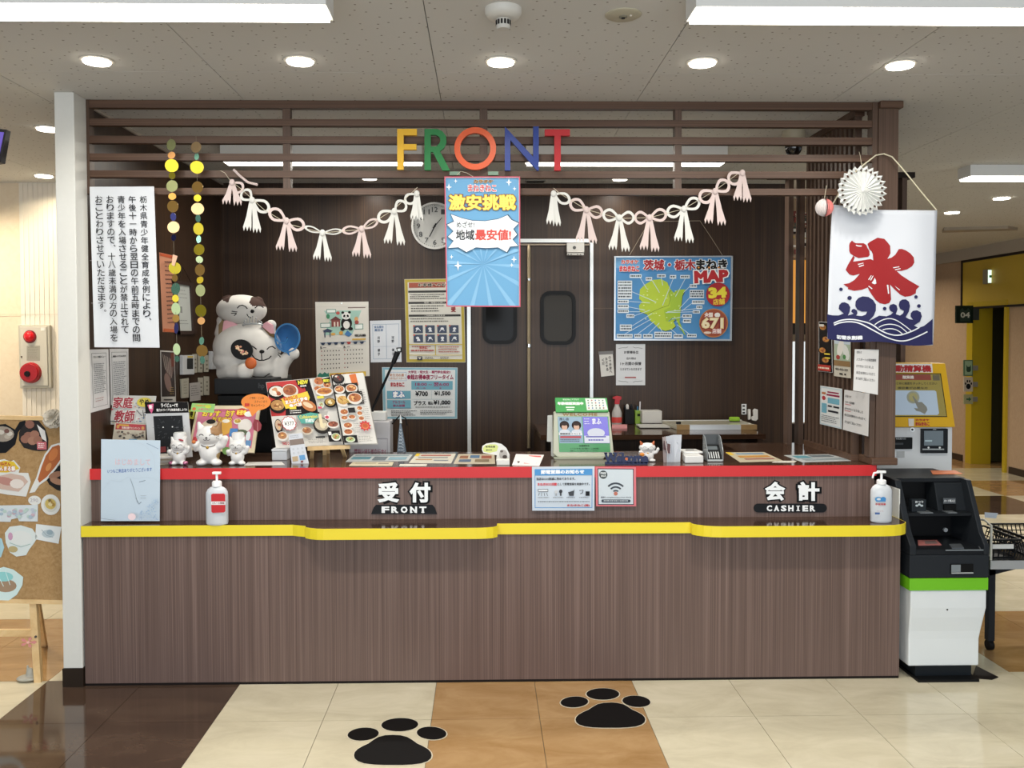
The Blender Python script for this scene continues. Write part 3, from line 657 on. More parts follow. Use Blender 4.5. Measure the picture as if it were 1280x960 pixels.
s = Sheet([(462.5, 401), (501, 400), (502, 452.5), (463.5, 453)], YW, frame=(462.5, 400.5, 501.5, 453))
s.frame_(465.5, 405, 499, 449, .5, '#8fa3ba'); s.rect(482.5, 405, 483, 449, '#8fa3ba'); s.rect(465.5, 433, 499, 433.4, '#b0bccb')
for x in (473, 491):
    s.text('河', x-1.6, 420.5, x+1.6, 424, '#3a3f48', .02); s.text('野', x-1.6, 425, x+1.6, 428.5, '#3a3f48', .02); s.text('優', x-1.6, 436, x+1.6, 439.5, '#3a3f48', .02); s.text('子', x-1.6, 441, x+1.6, 444.5, '#3a3f48', .02)
s.text('食品衛生', 467.5, 407, 480, 410, '#4a6c98', .02); s.text('責任者', 468, 411, 479, 414, '#4a6c98', .02)
s.make('name_notice', 'small white paper with two ruled columns beside the calendar', 'notice', m=M('#d3d7dc', .3))

s = Sheet([(505.5, 349), (579.5, 348), (582, 453), (508, 453)], YW-.004, frame=(505.5, 348.5, 581, 453))
s.rect(506, 349, 580.5, 452.5, '#b9a53a'); s.rect(509.5, 352.5, 577, 449, '#d9d7cd')
s.rect(511, 353, 557, 359.5, '#a65440'); s.text('お客様へのお願い', 523, 354, 570, 358.5, '#33302b', .03, '#efe6d6', .04)
for y, tx in ((363, None), (377, '禁煙・喫煙のお願い'), (393, 'ご利用時の注意事項')):
    s.rect(510, y, 576, y+2.6, '#33322f')
    if tx: s.text(tx, 530, y+.4, 556, y+2.2, '#d9d7cd', .01)
s.lines(512, 367.5, 560, 375, 3, '#5c5a54'); s.lines(513, 381.5, 556, 391, 3, '#5c5a54'); s.text('受', 564, 384, 570, 390, '#8d2e2c', .05); s.lines(512, 397.5, 566, 404, 2, '#77746c')
for r_ in range(2):
    for c_ in range(4):
        x = 515.5+c_*15.2; y = 406.5+r_*11.6; s.rect(x, y, x+12, y+9.8, '#39455c'); s.ell(x+.8, y+.6, 1.3, 1.1, '#c05a4c', 10)
        s.ell(x+6+(c_-1.5)*.6, y+4.2, 2.2, 1.6, '#dfe2e6', 10); s.poly([(x+4, y+8), (x+5+c_*.5, y+5), (x+8-c_*.4, y+5.4), (x+8.5, y+8)], '#dfe2e6') if (r_+c_) % 2 else s.line([(x+3, y+8), (x+6, y+3), (x+9, y+7)], .8, '#dfe2e6')
s.rect(509.5, 430, 577, 431, '#b9a53a'); s.rect(542.5, 430, 543.5, 444, '#b9a53a'); s.rect(509.5, 443.5, 577, 444.3, '#b9a53a')
s.lines(513, 432.5, 541, 435, 1, '#9d4a43'); s.text('まねきねこ', 523, 432.8, 533, 436, '#b03b36', .05); s.lines(512, 437, 541, 441, 1, '#a33d38', th=2, ragged=0); s.lines(547, 433, 575, 442, 3, '#b06a60')
s.rect(519.5, 445.3, 526, 450, '#2b2f3a'); s.poly([(520.5, 446.5), (525, 446.5), (522.8, 449)], '#d9d7cd'); s.lines(529, 446, 542, 449.6, 2, '#5c5a54'); s.lines(549, 446, 562, 449.6, 2, '#5c5a54')
s.make('rules_poster', 'yellow bordered customer notice with eight dark pictogram squares', 'poster', m=M('#cfc9b0', .2))

s = Sheet([(477.5, 459), (572, 459.5), (571.5, 523.5), (479, 524)], YW-.001, frame=(477.5, 459, 572, 524))
s.rect(478, 459.5, 571.6, 523.5, '#86b4c4'); s.rect(481, 462, 569, 521, '#dfe3e4')
s.text('新生活応援・', 487, 467, 507, 470.5, '#b36a3e', .02); s.text('3月7日よりスタート', 487, 471.5, 507, 474.5, '#b36a3e', .02); s.frame_(485.5, 465, 508, 476, .4, '#7f9cc8')
s.text('まねきねこ', 488, 478, 505, 483, '#b03b40', .06); s.text('大学生・短大生・専門学生限定!!', 510, 463, 563, 466.6, '#9b2b52', .035); s.text('●超お得●夜フリータイム', 509, 468, 567, 474.3, '#8f2148', .04)
s.rect(514, 476, 566, 487, '#6fa9bd'); s.text('18:00 ~ 翌6:00', 519, 478, 561, 482.4, '#93365f', .03); s.text('月〜木', 520, 484, 532, 486, '#93365f', .02); s.text('金', 549, 484, 552, 486, '#93365f', .02)
s.rect(483, 488.5, 513, 498.5, '#6fa9bd'); s.text('まふ', 491, 489.5, 505, 496.5, '#ffffff', .06, '#2b63ae', .09)
s.text('¥700', 519, 489, 534.5, 495, '#23252a', .035); s.text('¥1,500', 543, 489, 563, 495, '#23252a', .035); s.rect(514, 498.8, 566, 499.3, '#aebfc6'); s.rect(539, 488, 539.4, 499, '#aebfc6')
s.rect(483, 500, 513, 510.5, '#6fa9bd'); s.text('アルコール', 490, 501, 506, 504.5, '#93365f', .03); s.text('飲み放題', 490.5, 505.5, 505.5, 509, '#93365f', .03)
s.text('プラス', 517, 501, 532, 506.5, '#23252a', .035); s.text('税込', 535, 502, 541, 506, '#23252a', .04); s.text('¥1,000', 542, 500.5, 563, 506.5, '#23252a', .04); s.lines(519, 508.5, 563, 510, 1, '#3b3d40', th=.9, ragged=0)
s.lines(488, 513, 521, 520.5, 4, '#5d6064'); s.lines(525, 513, 566, 519, 3, '#5d6064')
s.make('price_poster', 'light blue bordered student price poster below the yellow bordered notice', 'poster', m=M('#dfe3e4', .25))

s = Sheet([(749, 443), (766, 442), (768, 469), (751.5, 471)], YW, frame=(749, 442.5, 767, 470))
for i, tx in enumerate(('のできまへ', '注文する', 'くだ')): s.vtext(tx, 762.5-4.6*i, 445.5+i*1.2, 3.6, 4.4, '#4e4a48', .03)
t = s.make('memo_note', 'small handwritten memo slip taped to the back wall', 'note', m=M('#d2d0ca', .5))
MB().hexa([A(748, 439.5, YW-.002), A(766.5, 438.5, YW-.002), A(766.8, 442.5, YW-.002), A(748.5, 443.5, YW-.002)], (0, .001, 0)).build('tape', M('#6d6a68', .4), t)
s = Sheet([(770, 430), (806.5, 430), (806.5, 481.5), (770, 481.5)], YW)
s.text('お客様各位', 780, 438.5, 798, 442, '#3c3c40', .03); s.text('忘れ物は', 783, 446.5, 795, 449.5, '#3c3c40', .02); s.text('1ヶ月間の保管', 775.5, 452.5, 801.5, 456.5, '#3c3c40', .03); s.text('とさせていただきます', 775.5, 460, 802, 463, '#3c3c40', .02); s.rect(781, 471, 795, 472.6, '#a24a48')
for sx_ in (1, -1):
    for yy, sy_ in ((433.5, 1), (478, -1)):
        s.line([(788+sx_*(3+3*i), yy+sy_*(abs(math.sin(i*1.3))*1.2+i*.25)) for i in range(5)], .5, '#7a7c80')
s.make('lost_property_notice', 'white printed notice with scroll ornaments below the store map', 'notice', m=M('#d6d9dc', .5))

# store map
YM = YB-.03
s = Sheet([(768.5, 321), (915, 320.5), (913.5, 425.5), (768, 425)], YM, frame=(768.5, 321, 914.5, 425.5), step=.0002)
s.rect(769.5, 322, 913.7, 424.5, '#4d8fc6')
s.rect(769.5, 322, 800, 335, '#6fa6d2')
mapp = [(826, 349), (834, 353), (837, 360), (842, 366), (848, 362), (857, 362), (853, 370), (852, 380), (851, 389), (849, 396), (850, 403), (853, 410), (858, 420), (850, 412), (845, 400), (842, 402), (845, 408), (840, 412), (832, 414), (824, 411), (818, 405), (813, 401), (809, 393), (800, 390), (799, 382), (803, 377), (799, 374), (800, 362), (806, 356), (816, 350)]
s.poly([(x+.6, y+.8) for x, y in mapp], '#23324a'); s.poly(mapp, '#b5cc3a'); s.poly([(837, 360), (842, 366), (848, 362), (857, 362), (853, 370), (851, 389), (850, 403), (858, 420), (850, 412), (845, 400), (833, 402), (830, 388), (838, 384)], '#9fbf35')
s.line([(809, 393), (818, 389), (827, 385), (836, 382), (838, 374), (836, 366), (839, 363)], .6, '#6d8a24')
s.line([(836, 402), (841, 398), (845, 400)], .9, '#3e7ba8'); s.line([(845, 400), (850, 410), (856, 419)], .9, '#3e7ba8')
for bx in ((787, 343, 802, 347.5), (807, 346.5, 815, 351), (821, 343, 832, 347), (837, 344, 845, 348.5), (850, 344, 862, 348.5), (862, 355.5, 871, 360), (862, 362.5, 880, 373), (865, 375.5, 880.5, 380.5), (870.5, 382, 878, 386.5), (866, 388, 875, 392), (853, 393, 865, 397.5), (854, 399, 864, 404), (772, 351, 790, 374), (772, 375, 786, 379.5), (772, 381, 786, 386), (772, 387, 786, 391.5), (783, 393, 793, 397.5), (775, 406, 790, 414), (771, 418, 791, 423), (793, 418, 802, 423), (804, 418, 816, 423), (818, 415, 840, 423), (842, 418, 854, 423), (859, 417.5, 871, 422)):
    s.rect(*bx, '#dfe8ee'); n_ = max(1, round((bx[3]-bx[1])/3.6)); s.lines(bx[0]+1, bx[1]+1.2, bx[2]-1, bx[3]-.4, n_, '#3c4a58', th=1.8, ragged=0)
for a, b in (((800, 347.5), (808, 361)), ((815, 351), (824, 366)), ((826, 347), (828, 357)), ((841, 348.5), (828, 382)), ((856, 348.5), (844, 371)), ((862, 358), (854, 366)), ((862, 372), (849, 386)), ((865, 379), (852, 389)), ((870, 386), (834, 390)), ((866, 390), (832, 391)), ((853, 396), (840, 399)), ((856, 404), (852, 402)), ((790, 365), (820, 378)), ((786, 377), (812, 379)), ((786, 384), (806, 388)), ((786, 390), (800, 390)), ((793, 395), (812, 388)), ((790, 408), (815, 392)), ((781, 418), (814, 399)), ((797, 418), (818, 402)), ((810, 418), (824, 404)), ((828, 415), (824, 409)), ((846, 418), (838, 411)), ((862, 418), (846, 406))): s.line([a, b], .7, '#c9dce8')
for i in range(24): s.ell(random.uniform(804, 850), random.uniform(360, 405), 1.0, .5, '#e4edb0', 8)
s.text('カラオケ', 776, 325.5, 797, 330, '#c93a33', .05, '#f3e9e2', .06); s.text('まねきねこ', 774, 333, 798, 339.5, '#c83c44', .06, '#f3ece8', .05)
s.text('茨城・栃木', 804, 325.5, 868, 338, '#a31f28', .045, '#eef2f4', .055); s.text('まねき', 869.5, 325.5, 907, 337.5, '#1f2021', .05, '#eef2f4', .055)
for x in (872, 885, 897): s.ell(x, 335, 1.4, 1.2, '#d98e3a', 8)
s.text('MAP', 868, 339.5, 908, 352.5, '#b21d26', .07, '#eef2f4', .07, rot=-.05)
s.ell(896.5, 368.5, 14.8, 14.8, '#a81e28', 30); s.text('34', 886, 360.5, 906, 372, '#eadb3f', .07, rot=-.05); s.text('店舗', 890.5, 374, 905, 381, '#e9c93f', .03, rot=-.05)
s.ell(891.5, 404, 18, 18, '#b97b44', 32); s.ell(891.5, 404, 16.8, 16.8, '#9c4b30', 32)
s.text('全国', 880, 391, 890, 396.5, '#f0e6dc', .05, '#a8323a', .07); s.ell(896, 394, 3.6, 3, '#efece8', 14); s.text('671', 877, 397.5, 903, 410.5, '#e2c684', .06, '#7c1f28', .09); s.text('671', 877.5, 398, 902.5, 410, '#efe3c0', .03); s.text('店舗', 890, 411, 901, 417, '#f0e0dc', .03, '#a8323a', .06); s.ell(884, 416, 5, 1.6, '#e2cfc0', 10)
t = s.make('store_map_panel', 'framed blue map panel with a lime green region hanging on the back wall', 'map', m=M('#3b6f9c', .4), depth=.008)
fm = MB()
q = s
for a, b, c_, d in ((768, 320.3, 915.3, 322), (768, 424, 914, 426), (767.6, 320.3, 769.6, 426), (913, 320.3, 915.2, 426)):
    fm.hexa([q.P(a, b, .0095), q.P(c_, b, .0095), q.P(c_, d, .0095), q.P(a, d, .0095)], -q.n*.016)
fm.build('frame', M('#c3cbd3', .3, .5), t)
MB().tube([A(787, 319, YM), A(801, 295, YM), A(812, 277, YB-.01)], .0016).tube([A(903, 319, YM), A(889, 297, YM), A(875, 276, YB-.01)], .0016).tube([A(812, 277, YB-.01), A(875, 276, YB-.01)], .0022).build('hanging_cord', M('#9c8f7d', .7), t)

# switches at the right end of the back wall
t = thing('wall_socket', 'white socket plate on the back wall above the whiteboard end', 'socket', A(930, 518, YB)); MB().hexa([A(926.8, 505, YW), A(932.8, 505, YW), A(932.8, 518, YW), A(926.8, 518, YW)], (0, -.006, 0)).build('plate', WHITE, t)
for y in (507.5, 512, 516): MB().hexa([A(928.3, y-1, YW-.008), A(931.2, y-1, YW-.008), A(931.2, y+1, YW-.008), A(928.3, y+1, YW-.008)], (0, .003, 0)).build('outlet', M('#2e2c2b', .5), t)
t = thing('wall_handset', 'white wall handset in its cradle beside the socket plate', 'telephone', A(942, 527, YB))
MB().prism([A(x, y, YB-.02) for x, y in ((941.5, 513), (944, 510.8), (947.5, 512), (947.5, 524), (945, 526.3), (940, 525.5), (939, 521.5), (942, 520))], (0, .02, 0)).build('cradle', M('#dcdad6', .4), t, bevel=.003)
MB().hexa([A(935.8, 512, YB-.03), A(938.5, 511.5, YB-.03), A(938.5, 524, YB-.03), A(936, 525, YB-.03)], (0, .03, 0)).build('handset', M('#e7e5e0', .4), t, bevel=.003)

# ================================================================ LEFT WALL ITEMS (on the side wall)
XS = XL+.003
def side(quad, fr=None): return Sheet(quad, ('X', XS), frame=fr)
s = side([(110.5, 437), (135.5, 436.5), (137.5, 509.5), (113.5, 516)], (110.5, 436.5, 137, 513)); s.frame_(114, 441, 133.5, 508, .35, '#555a60'); s.text('フロント対応メニュー', 116, 444.5, 132, 447, '#3a3d42', .03); s.lines(116, 454, 132.5, 492, 16, '#7b7f85', th=.9); s.lines(117, 497, 130, 503, 2, '#b08a88', th=.8)
s.make('side_wall_notice', 'white typed notice under the long notice, nearer the column', 'notice', m=M('#d9dadb', .5))
s = side([(137, 436), (160.5, 436), (161, 500), (139, 506.5)], (137, 436, 161, 504)); s.frame_(139, 440, 159, 500, .35, '#555a60'); s.text('機器トラブルの方法', 140.5, 444, 157, 446.5, '#3a3d42', .03); s.lines(140.5, 452, 157.5, 495, 18, '#7b7f85', th=.9)
s.make('side_wall_notice', 'white typed notice under the long notice, farther from the column', 'notice', m=M('#d4d5d6', .5))
s = side([(199.5, 315.5), (217.5, 319.5), (222, 416), (204, 415)], (199.5, 317, 219.5, 415.5)); s.rect(200, 317.5, 219, 321, '#b9532f'); s.rect(200, 411, 219, 415, '#c0643a')
for i in range(6): s.vtext('営業許可証掲示内容確認用紙店内', 216.3-2.8*i, 325+i*.4, 2.0, 5.6 if False else 5.4, '#54302a', .05)
s.q = [p-s.n*.002 for p in s.q]
s.make('orange_certificate', 'orange bordered paper of vertical writing behind the disc strings', 'certificate', m=M('#cf9173', .5))
s = side([(218, 354), (237, 357), (240, 414), (222, 414)], (218, 355, 238.5, 414)); s.lines(221, 362, 234, 376, 3, '#8b8e8c', th=.7); s.rect(223.5, 383, 226, 391, '#8b8e8c'); s.lines(221, 400, 234, 408, 2, '#8b8e8c', th=.7)
t = s.make('framed_certificate', 'pale certificate in a dark wood frame on the side wall', 'certificate', m=M('#c9cdc8', .3))
fm = MB()
for a, b, c_, d in ((215, 351.5, 241, 355.5), (215, 413.5, 243, 418), (215, 351.5, 219, 418), (238, 351.5, 242.5, 418)): fm.hexa([s.P(a, b, .012), s.P(c_, b, .012), s.P(c_, d, .012), s.P(a, d, .012)], -s.n*.014)
fm.build('frame', M('#3a2a24', .4), t)
MB().tube([s.P(222, 352, .01), s.P(229, 333, .006), s.P(239, 352, .01)], .002).build('hanging_cord', M('#2e2520', .6), t)
s = side([(200.5, 438), (218, 439), (220, 503), (201.5, 503.5)], (200.5, 438.5, 219, 503)); s.rect(201.3, 440, 218.3, 495.5, '#3b3230'); s.ell(212, 462, 5, 14, '#6a5450', 12, .2); s.ell(209, 478, 4, 12, '#8a7068', 12, -.2); s.rect(213.5, 441, 218, 458, '#6b3528')
for i in range(6): s.line([(203+i*2, 443+i), (206+i*1.5, 462+i*2)], .6, '#a89a90')
s.rect(203, 498.5, 214, 500, '#4a4542'); s.lines(211, 484, 217, 494, 4, '#b79a5a', th=.6)
s.make('dark_film_poster', 'narrow dark poster with white margin below the orange certificate', 'poster', m=M('#cfccc6', .4))
def plate(name, label, cat, quad, m, th=.02, draw=None, grp=None):
    s = side(quad, (quad[0][0], quad[0][1], quad[1][0], quad[3][1])); t = thing(name, label, cat, s.P(quad[0][0], quad[3][1]), grp)
    MB().hexa([p+s.n*th for p in s.q], -s.n*th).build('housing', m, t, bevel=.002)
    if draw:
        for p in s.q: p += s.n*(th+.0004)
        draw(s)
        s.mb.build('panel', None, t)
    return t
plate('wall_controller', 'white wall controller with dark screen and yellow strip', 'controller', [(224.5, 444), (239, 444), (239, 468), (224.5, 468.5)], M('#c4c6c8', .4), .02, lambda s: (s.rect(229.5, 448, 237.2, 461.5, '#2a2c2c'), s.rect(230, 445, 237, 447, '#c2a93a')))
for i, (x0, y0, x1, y1) in enumerate(((240, 442.5, 245, 466), (247, 443, 252, 465.5), (254.3, 444, 259.3, 465), (247, 472, 252.5, 494.5), (254, 470.5, 260.2, 494))):
    plate('switch_plate', ('beige switch plate next to the wall controller', 'beige switch plate under the gold disc, first of the pair', 'beige switch plate under the gold disc, second of the pair', 'lower beige switch plate beside the paper memo', 'lower pale switch plate farthest from the paper memo')[i], 'switch',
          [(x0, y0), (x1, y0), (x1, y1), (x0, y1)], M('#a9a596', .5), .008, lambda s, x0=x0, x1=x1, y0=y0: [s.rect((x0+x1)/2-1, y0+6+k*5, (x0+x1)/2+1, y0+8+k*5, '#6d695e') for k in range(3)], 'switch plates on the side wall')
plate('wall_intercom', 'white and grey intercom unit beside the plush cat', 'intercom', [(260.5, 439), (272, 439.5), (272, 461), (260.5, 461.5)], M('#b5b7ba', .4), .025, lambda s: s.rect(265, 440, 271.5, 453, '#3a3b3d'))
plate('wall_cover_plate', 'wide beige cover plate above the green price tag', 'plate', [(224.5, 474), (234, 472.5), (234, 497), (225.5, 498)], M('#a9a596', .5), .01, lambda s: s.lines(227, 478, 232, 495, 5, '#7a766c', th=.6))
s = side([(234.5, 479), (248, 477.5), (248.5, 500), (235, 502)], (234.5, 478, 248, 501))
for p in s.q: p += s.n*.012
s.lines(236, 482, 246, 496, 5, '#6d6a68', th=.8)
s.make('paper_memo', 'small grey paper memo taped over the switch plates', 'note', m=M('#a9a4a0', .6))

# ================================================================ FRONT PANEL signs and posters
def kanji_sign(label, t1, xs, y0, y1, t2, bx, byy, trap, grp):
    Yp = YU-.003; t = thing('counter_sign', label, 'sign', A((bx[0]+bx[2])/2, byy, Yp), grp)
    s = Sheet((bx[0], y0, bx[2], byy), Yp)
    for ch, (a, b) in zip(t1, xs):
        s.text(ch, a, y0, b, y1, '#f2f6f7', .045, '#0f1012', .10)
    s.mb.build('characters', None, t)
    s = Sheet((bx[0], y0, bx[2], byy), Yp)
    if trap: pts = [(bx[0], bx[3]), (bx[0]+3, bx[1]+3.5), (bx[0]+6, bx[1]), (bx[2]-6, bx[1]), (bx[2]-3, bx[1]+3.5), (bx[2], bx[3])]
    else:
        h = (bx[3]-bx[1])/2; pts = [(bx[0]+h-h*math.sin(a), (bx[1]+bx[3])/2+h*math.cos(a)) for a in [i*math.pi/8 for i in range(9)]]+[(bx[2]-h+h*math.sin(a), (bx[1]+bx[3])/2-h*math.cos(a)) for a in [i*math.pi/8 for i in range(9)]]
    MB().prism([s.P(x, y, .002) for x, y in pts], -s.n*.004).build('badge', M('#17191c', .35), t)
    for p in s.q: p += s.n*.0022
    n = len(t2); x0, x1 = (bx[0]+12, bx[2]-12) if trap else (bx[0]+15, bx[2]-14)
    cw = (x1-x0)/n
    for i, ch in enumerate(t2):
        wf = .36
        c_ = x0+cw*(i+.5)
        if ch == 'I': s.rect(c_-1, bx[1]+2.4, c_+1, bx[3]-2, '#f2f4f4'); s.rect(c_-2.3, bx[1]+2.4, c_+2.3, bx[1]+3.2, '#f2f4f4'); s.rect(c_-2.3, bx[3]-2.8, c_+2.3, bx[3]-2, '#f2f4f4'); continue
        s.text(ch, c_-cw*wf*.9, bx[1]+2.4, c_+cw*wf*.9, bx[3]-2, '#f2f4f4', .05)
        for sx in (-1, 1):     # serifs
            if ch in 'FRNTHIAE': s.rect(c_+sx*cw*wf*.62-cw*.14, bx[3]-2.9, c_+sx*cw*wf*.62+cw*.14, bx[3]-2, '#f2f4f4') if not (ch in 'T' or (ch in 'FE' and sx > 0)) else None
        if ch == 'T': s.rect(c_-cw*.18, bx[3]-2.9, c_+cw*.18, bx[3]-2, '#f2f4f4')
    s.mb.build('lettering', None, t)
kanji_sign('white outlined reception characters over a black trapezoid badge on the counter front', '受付', ((473, 498), (513, 537)), 604, 627, 'FRONT', (464, 631, 546.5, 642.5), 642.5, True, 'counter signs')
kanji_sign('white outlined cashier characters over a black rounded badge on the counter front', '会計', ((957, 980.5), (998.5, 1023)), 603, 625, 'CASHIER', (942, 629.5, 1033.5, 640.5), 640.5, False, 'counter signs')
s = Sheet([(665, 583.5), (743.3, 582.8), (743, 638.3), (665.3, 638.3)], YU-.014, frame=(665, 583, 743.3, 638.3))
s.frame_(668.3, 586, 740.5, 634.8, .7, '#4f94cf'); s.rect(668.3, 586, 740.5, 594, '#4b93d0'); s.text('節電営業のお知らせ', 676, 587.2, 730, 593, '#ffffff', .045)
s.text('当店はCO2削減に努めております。', 670.5, 596.5, 719, 600, '#3f444b', .03); s.text('まねきECO活動', 672, 603.3, 696, 606.8, '#d0424a', .04); s.text('として節電営業を実施中です。', 697, 603.3, 737, 606.8, '#3f444b', .03)
s.rect(672.3, 611, 685, 614.5, '#33383f'); s.rect(672.9, 611.6, 684.4, 613.9, '#e4eaf0')
for x in (674, 677, 680, 683): s.line([(x, 616), (x-1.2+(x-674)*.28, 619.5)], .5, '#33383f')
s.ell(695, 614.5, 2.2, 2.4, '#c9ced4', 12); s.rect(694.2, 616.5, 695.8, 619.5, '#9aa0a8'); s.ell(700.8, 614, 2.1, 2.4, '#2b2f36', 12); s.rect(700, 616, 701.6, 619.5, '#2b2f36')
s.poly([(710, 615), (717, 613), (718, 611), (717, 619.5), (711.5, 619.5)], '#3b4047'); s.line([(724, 613), (729, 612.5), (728, 616), (725, 617)], .7, '#33383f'); s.rect(732, 614, 737, 619.5, '#1f2227')
for a, b in ((672, 686), (691, 704), (708, 719), (724, 736)): s.lines(a, 621.2, b, 622.4, 1, '#6d737b', th=.8, ragged=0)
s.lines(672, 626.3, 737, 627.6, 1, '#4d535b', th=.9, ragged=0); s.text('まねきねこ(株)', 709, 630, 737, 633, '#b8434c', .05)
s.make('energy_saving_notice', 'white notice with blue headline taped on the counter front', 'notice', m=M('#c9d5e1', .35))
s = Sheet([(744.3, 583.3), (795, 583.8), (795.3, 633), (745, 633)], YU-.0146, frame=(744.3, 583.3, 795.2, 633))
s.rect(744.6, 583.6, 795, 632.7, '#d9747d'); s.rect(746.8, 585.4, 792.2, 631, '#2f3540'); s.rect(747.8, 586.4, 791.2, 630, '#cbd6de')
s.ell(754, 593.2, 5.2, 5.2, '#2f3a3d', 20); s.text('FREE', 750.6, 590.2, 757.4, 592.5, '#e8eef0', .03); s.text('Wi-Fi', 750.8, 593.7, 757.2, 596.2, '#e8eef0', .03)
for r0, r1 in ((14.2, 12), (9.6, 7.5), (5, 3.2)):
    n = 10; a0, a1 = math.radians(-136), math.radians(-44)
    s.poly([(769.4+r0*math.cos(a0+(a1-a0)*i/n), 617+r0*math.sin(a0+(a1-a0)*i/n)) for i in range(n+1)]+[(769.4+r1*math.cos(a1+(a0-a1)*i/n), 617+r1*math.sin(a1+(a0-a1)*i/n)) for i in range(n+1)], '#3a414c')
s.ell(769.3, 616.8, 2.5, 2.5, '#b9705f', 14); s.text('無料 complimentary free Wi-Fi', 750.5, 620.5, 788.5, 622.5, '#454b55', .02)
s.poly([(752, 624.2), (787, 624.2), (788, 626), (787, 627.8), (752, 627.8), (751, 626)], '#2f3a48'); s.lines(754, 625.3, 785, 626.8, 1, '#cfd8e0', th=1, ragged=0)
s.make('wifi_poster', 'pink edged wireless internet poster taped beside the energy saving notice', 'poster', m=M('#c9606b', .25))

# ================================================================ PAPERS on lattice and post
def yoff(q, Y): return Sheet(q, Y)
Q = ('X', 1.792)
s = Sheet([(1023.5, 402), (1039.5, 403), (1040.5, 466), (1023.5, 464)], Q, frame=(1023.5, 402, 1040, 465)); s.rect(1024, 402.5, 1039.7, 464.5, '#1b1614')
for i, y in enumerate((409, 424, 438, 450)): s.dish(1029+i % 2*4, y, 5, 4.5, '#2c2422', '#c0863f', n=5)
s.rect(1032, 441, 1039, 443, '#d9c23a'); s.rect(1033, 446, 1039, 448, '#d9c23a'); s.rect(1024, 456, 1039.7, 463.5, '#b23427'); s.rect(1026, 405, 1032, 408, '#d9d2c8'); s.lines(1025, 459, 1038, 463, 1, '#efe0c8', th=2)
s.make('food_leaflet', 'narrow black food leaflet hanging on the side lattice', 'leaflet')
s = Sheet([(1042.5, 416), (1063, 417), (1063.5, 473), (1042.5, 470)], Q, frame=(1042.5, 416, 1063.2, 472)); s.rect(1043, 416.5, 1063, 458, '#a9b9a4'); s.rect(1043, 416.5, 1063, 430, '#c3d0dc')
s.ell(1051, 435, 4, 11, '#e5e3dc', 12, .2); s.ell(1058, 440, 3.6, 10, '#dfe2de', 12, -.2); s.ell(1048, 447, 2.5, 3, '#a63b32', 10); s.ell(1056, 446, 2, 3, '#4c8a4a', 10); s.rect(1043, 451, 1063, 458, '#8d6f48'); s.text('02-02-20', 1045, 461, 1060, 463.5, '#4a4642', .03); s.rect(1050, 467, 1054, 469, '#2b2927'); s.rect(1056, 467, 1058, 469, '#2b2927')
s.make('painted_leaflet', 'pale leaflet with white figures next to the black food leaflet', 'leaflet', m=M('#cbc6b8', .5))
def hand(s, rows, c='#4b4a4c', red=()):
    for i, (x0, x1, y) in enumerate(rows):
        tx = ('お知らせ', 'パスポートの有効期限', 'ができなくなりました', '本日お持ちいただく', 'まで必ずご記入ください', 'ご予約お待ちしてます')[i % 6]
        s.text(tx, x0, y, x1, y+3.6, c, .015); 
        if i in red: s.rect(x0, y+4.3, x0+8, y+5, '#c4505a')
s = Sheet([(1068.5, 436.5), (1098.5, 437), (1097, 493.5), (1066.5, 487.5)], Q, frame=(1068.5, 436.5, 1098, 491)); s = Sheet([(1068.5, 436.5), (1098.5, 437), (1097.3, 493.5), (1066.5, 488)], YS-.04, frame=(1068.5, 436.5, 1098, 491))
hand(s, ((1071, 1077, 438.5), (1071, 1095, 448), (1071, 1092, 456.5), (1071, 1094, 465), (1071, 1094, 472.5)))
s.make('handwritten_notice', 'handwritten white paper overlapping the corner post below the ice banner', 'notice', m=M('#d3d2d0', .6))
s = Sheet([(1025.5, 482), (1052.5, 486), (1052, 536.5), (1024.8, 530)], Q, frame=(1025.5, 482, 1052.5, 535)); s.rect(1026, 483, 1052, 534.5, '#b9cbd2'); s.rect(1027, 484.5, 1051, 533, '#d9dcdc'); s.rect(1035, 488, 1049, 490, '#8f2148'); s.rect(1034, 491.5, 1050, 494, '#8f2148'); s.rect(1035.5, 496.5, 1050, 504, '#6fa9bd'); s.ell(1030.5, 498, 2.4, 3, '#b0343c', 12); s.rect(1028, 490, 1033, 493, '#b36a3e'); s.rect(1028, 505, 1034.5, 518, '#6fa9bd')
s.rect(1036, 506.5, 1041, 508.8, '#2a2b2f'); s.rect(1043, 506.5, 1050, 508.8, '#2a2b2f'); s.rect(1036.5, 513, 1049, 515.5, '#2a2b2f'); s.lines(1028, 521, 1050, 531, 4, '#6d7074', th=.9)
s.make('small_price_sheet', 'small price sheet with blue cells on the side lattice', 'notice')
s = Sheet([(1055.5, 487), (1086.5, 492), (1085, 545.5), (1053.5, 537)], ('X', 1.79), frame=(1055.5, 487, 1086.2, 543))
hand(s, ((1057, 1065, 493.5), (1057, 1069, 502), (1057, 1080, 511), (1057, 1083, 519.5), (1058, 1079, 529)), red=(1, 2))
s.make('handwritten_notice', 'handwritten white paper with red underlines on the side lattice', 'notice', m=M('#d3d3d3', .6))

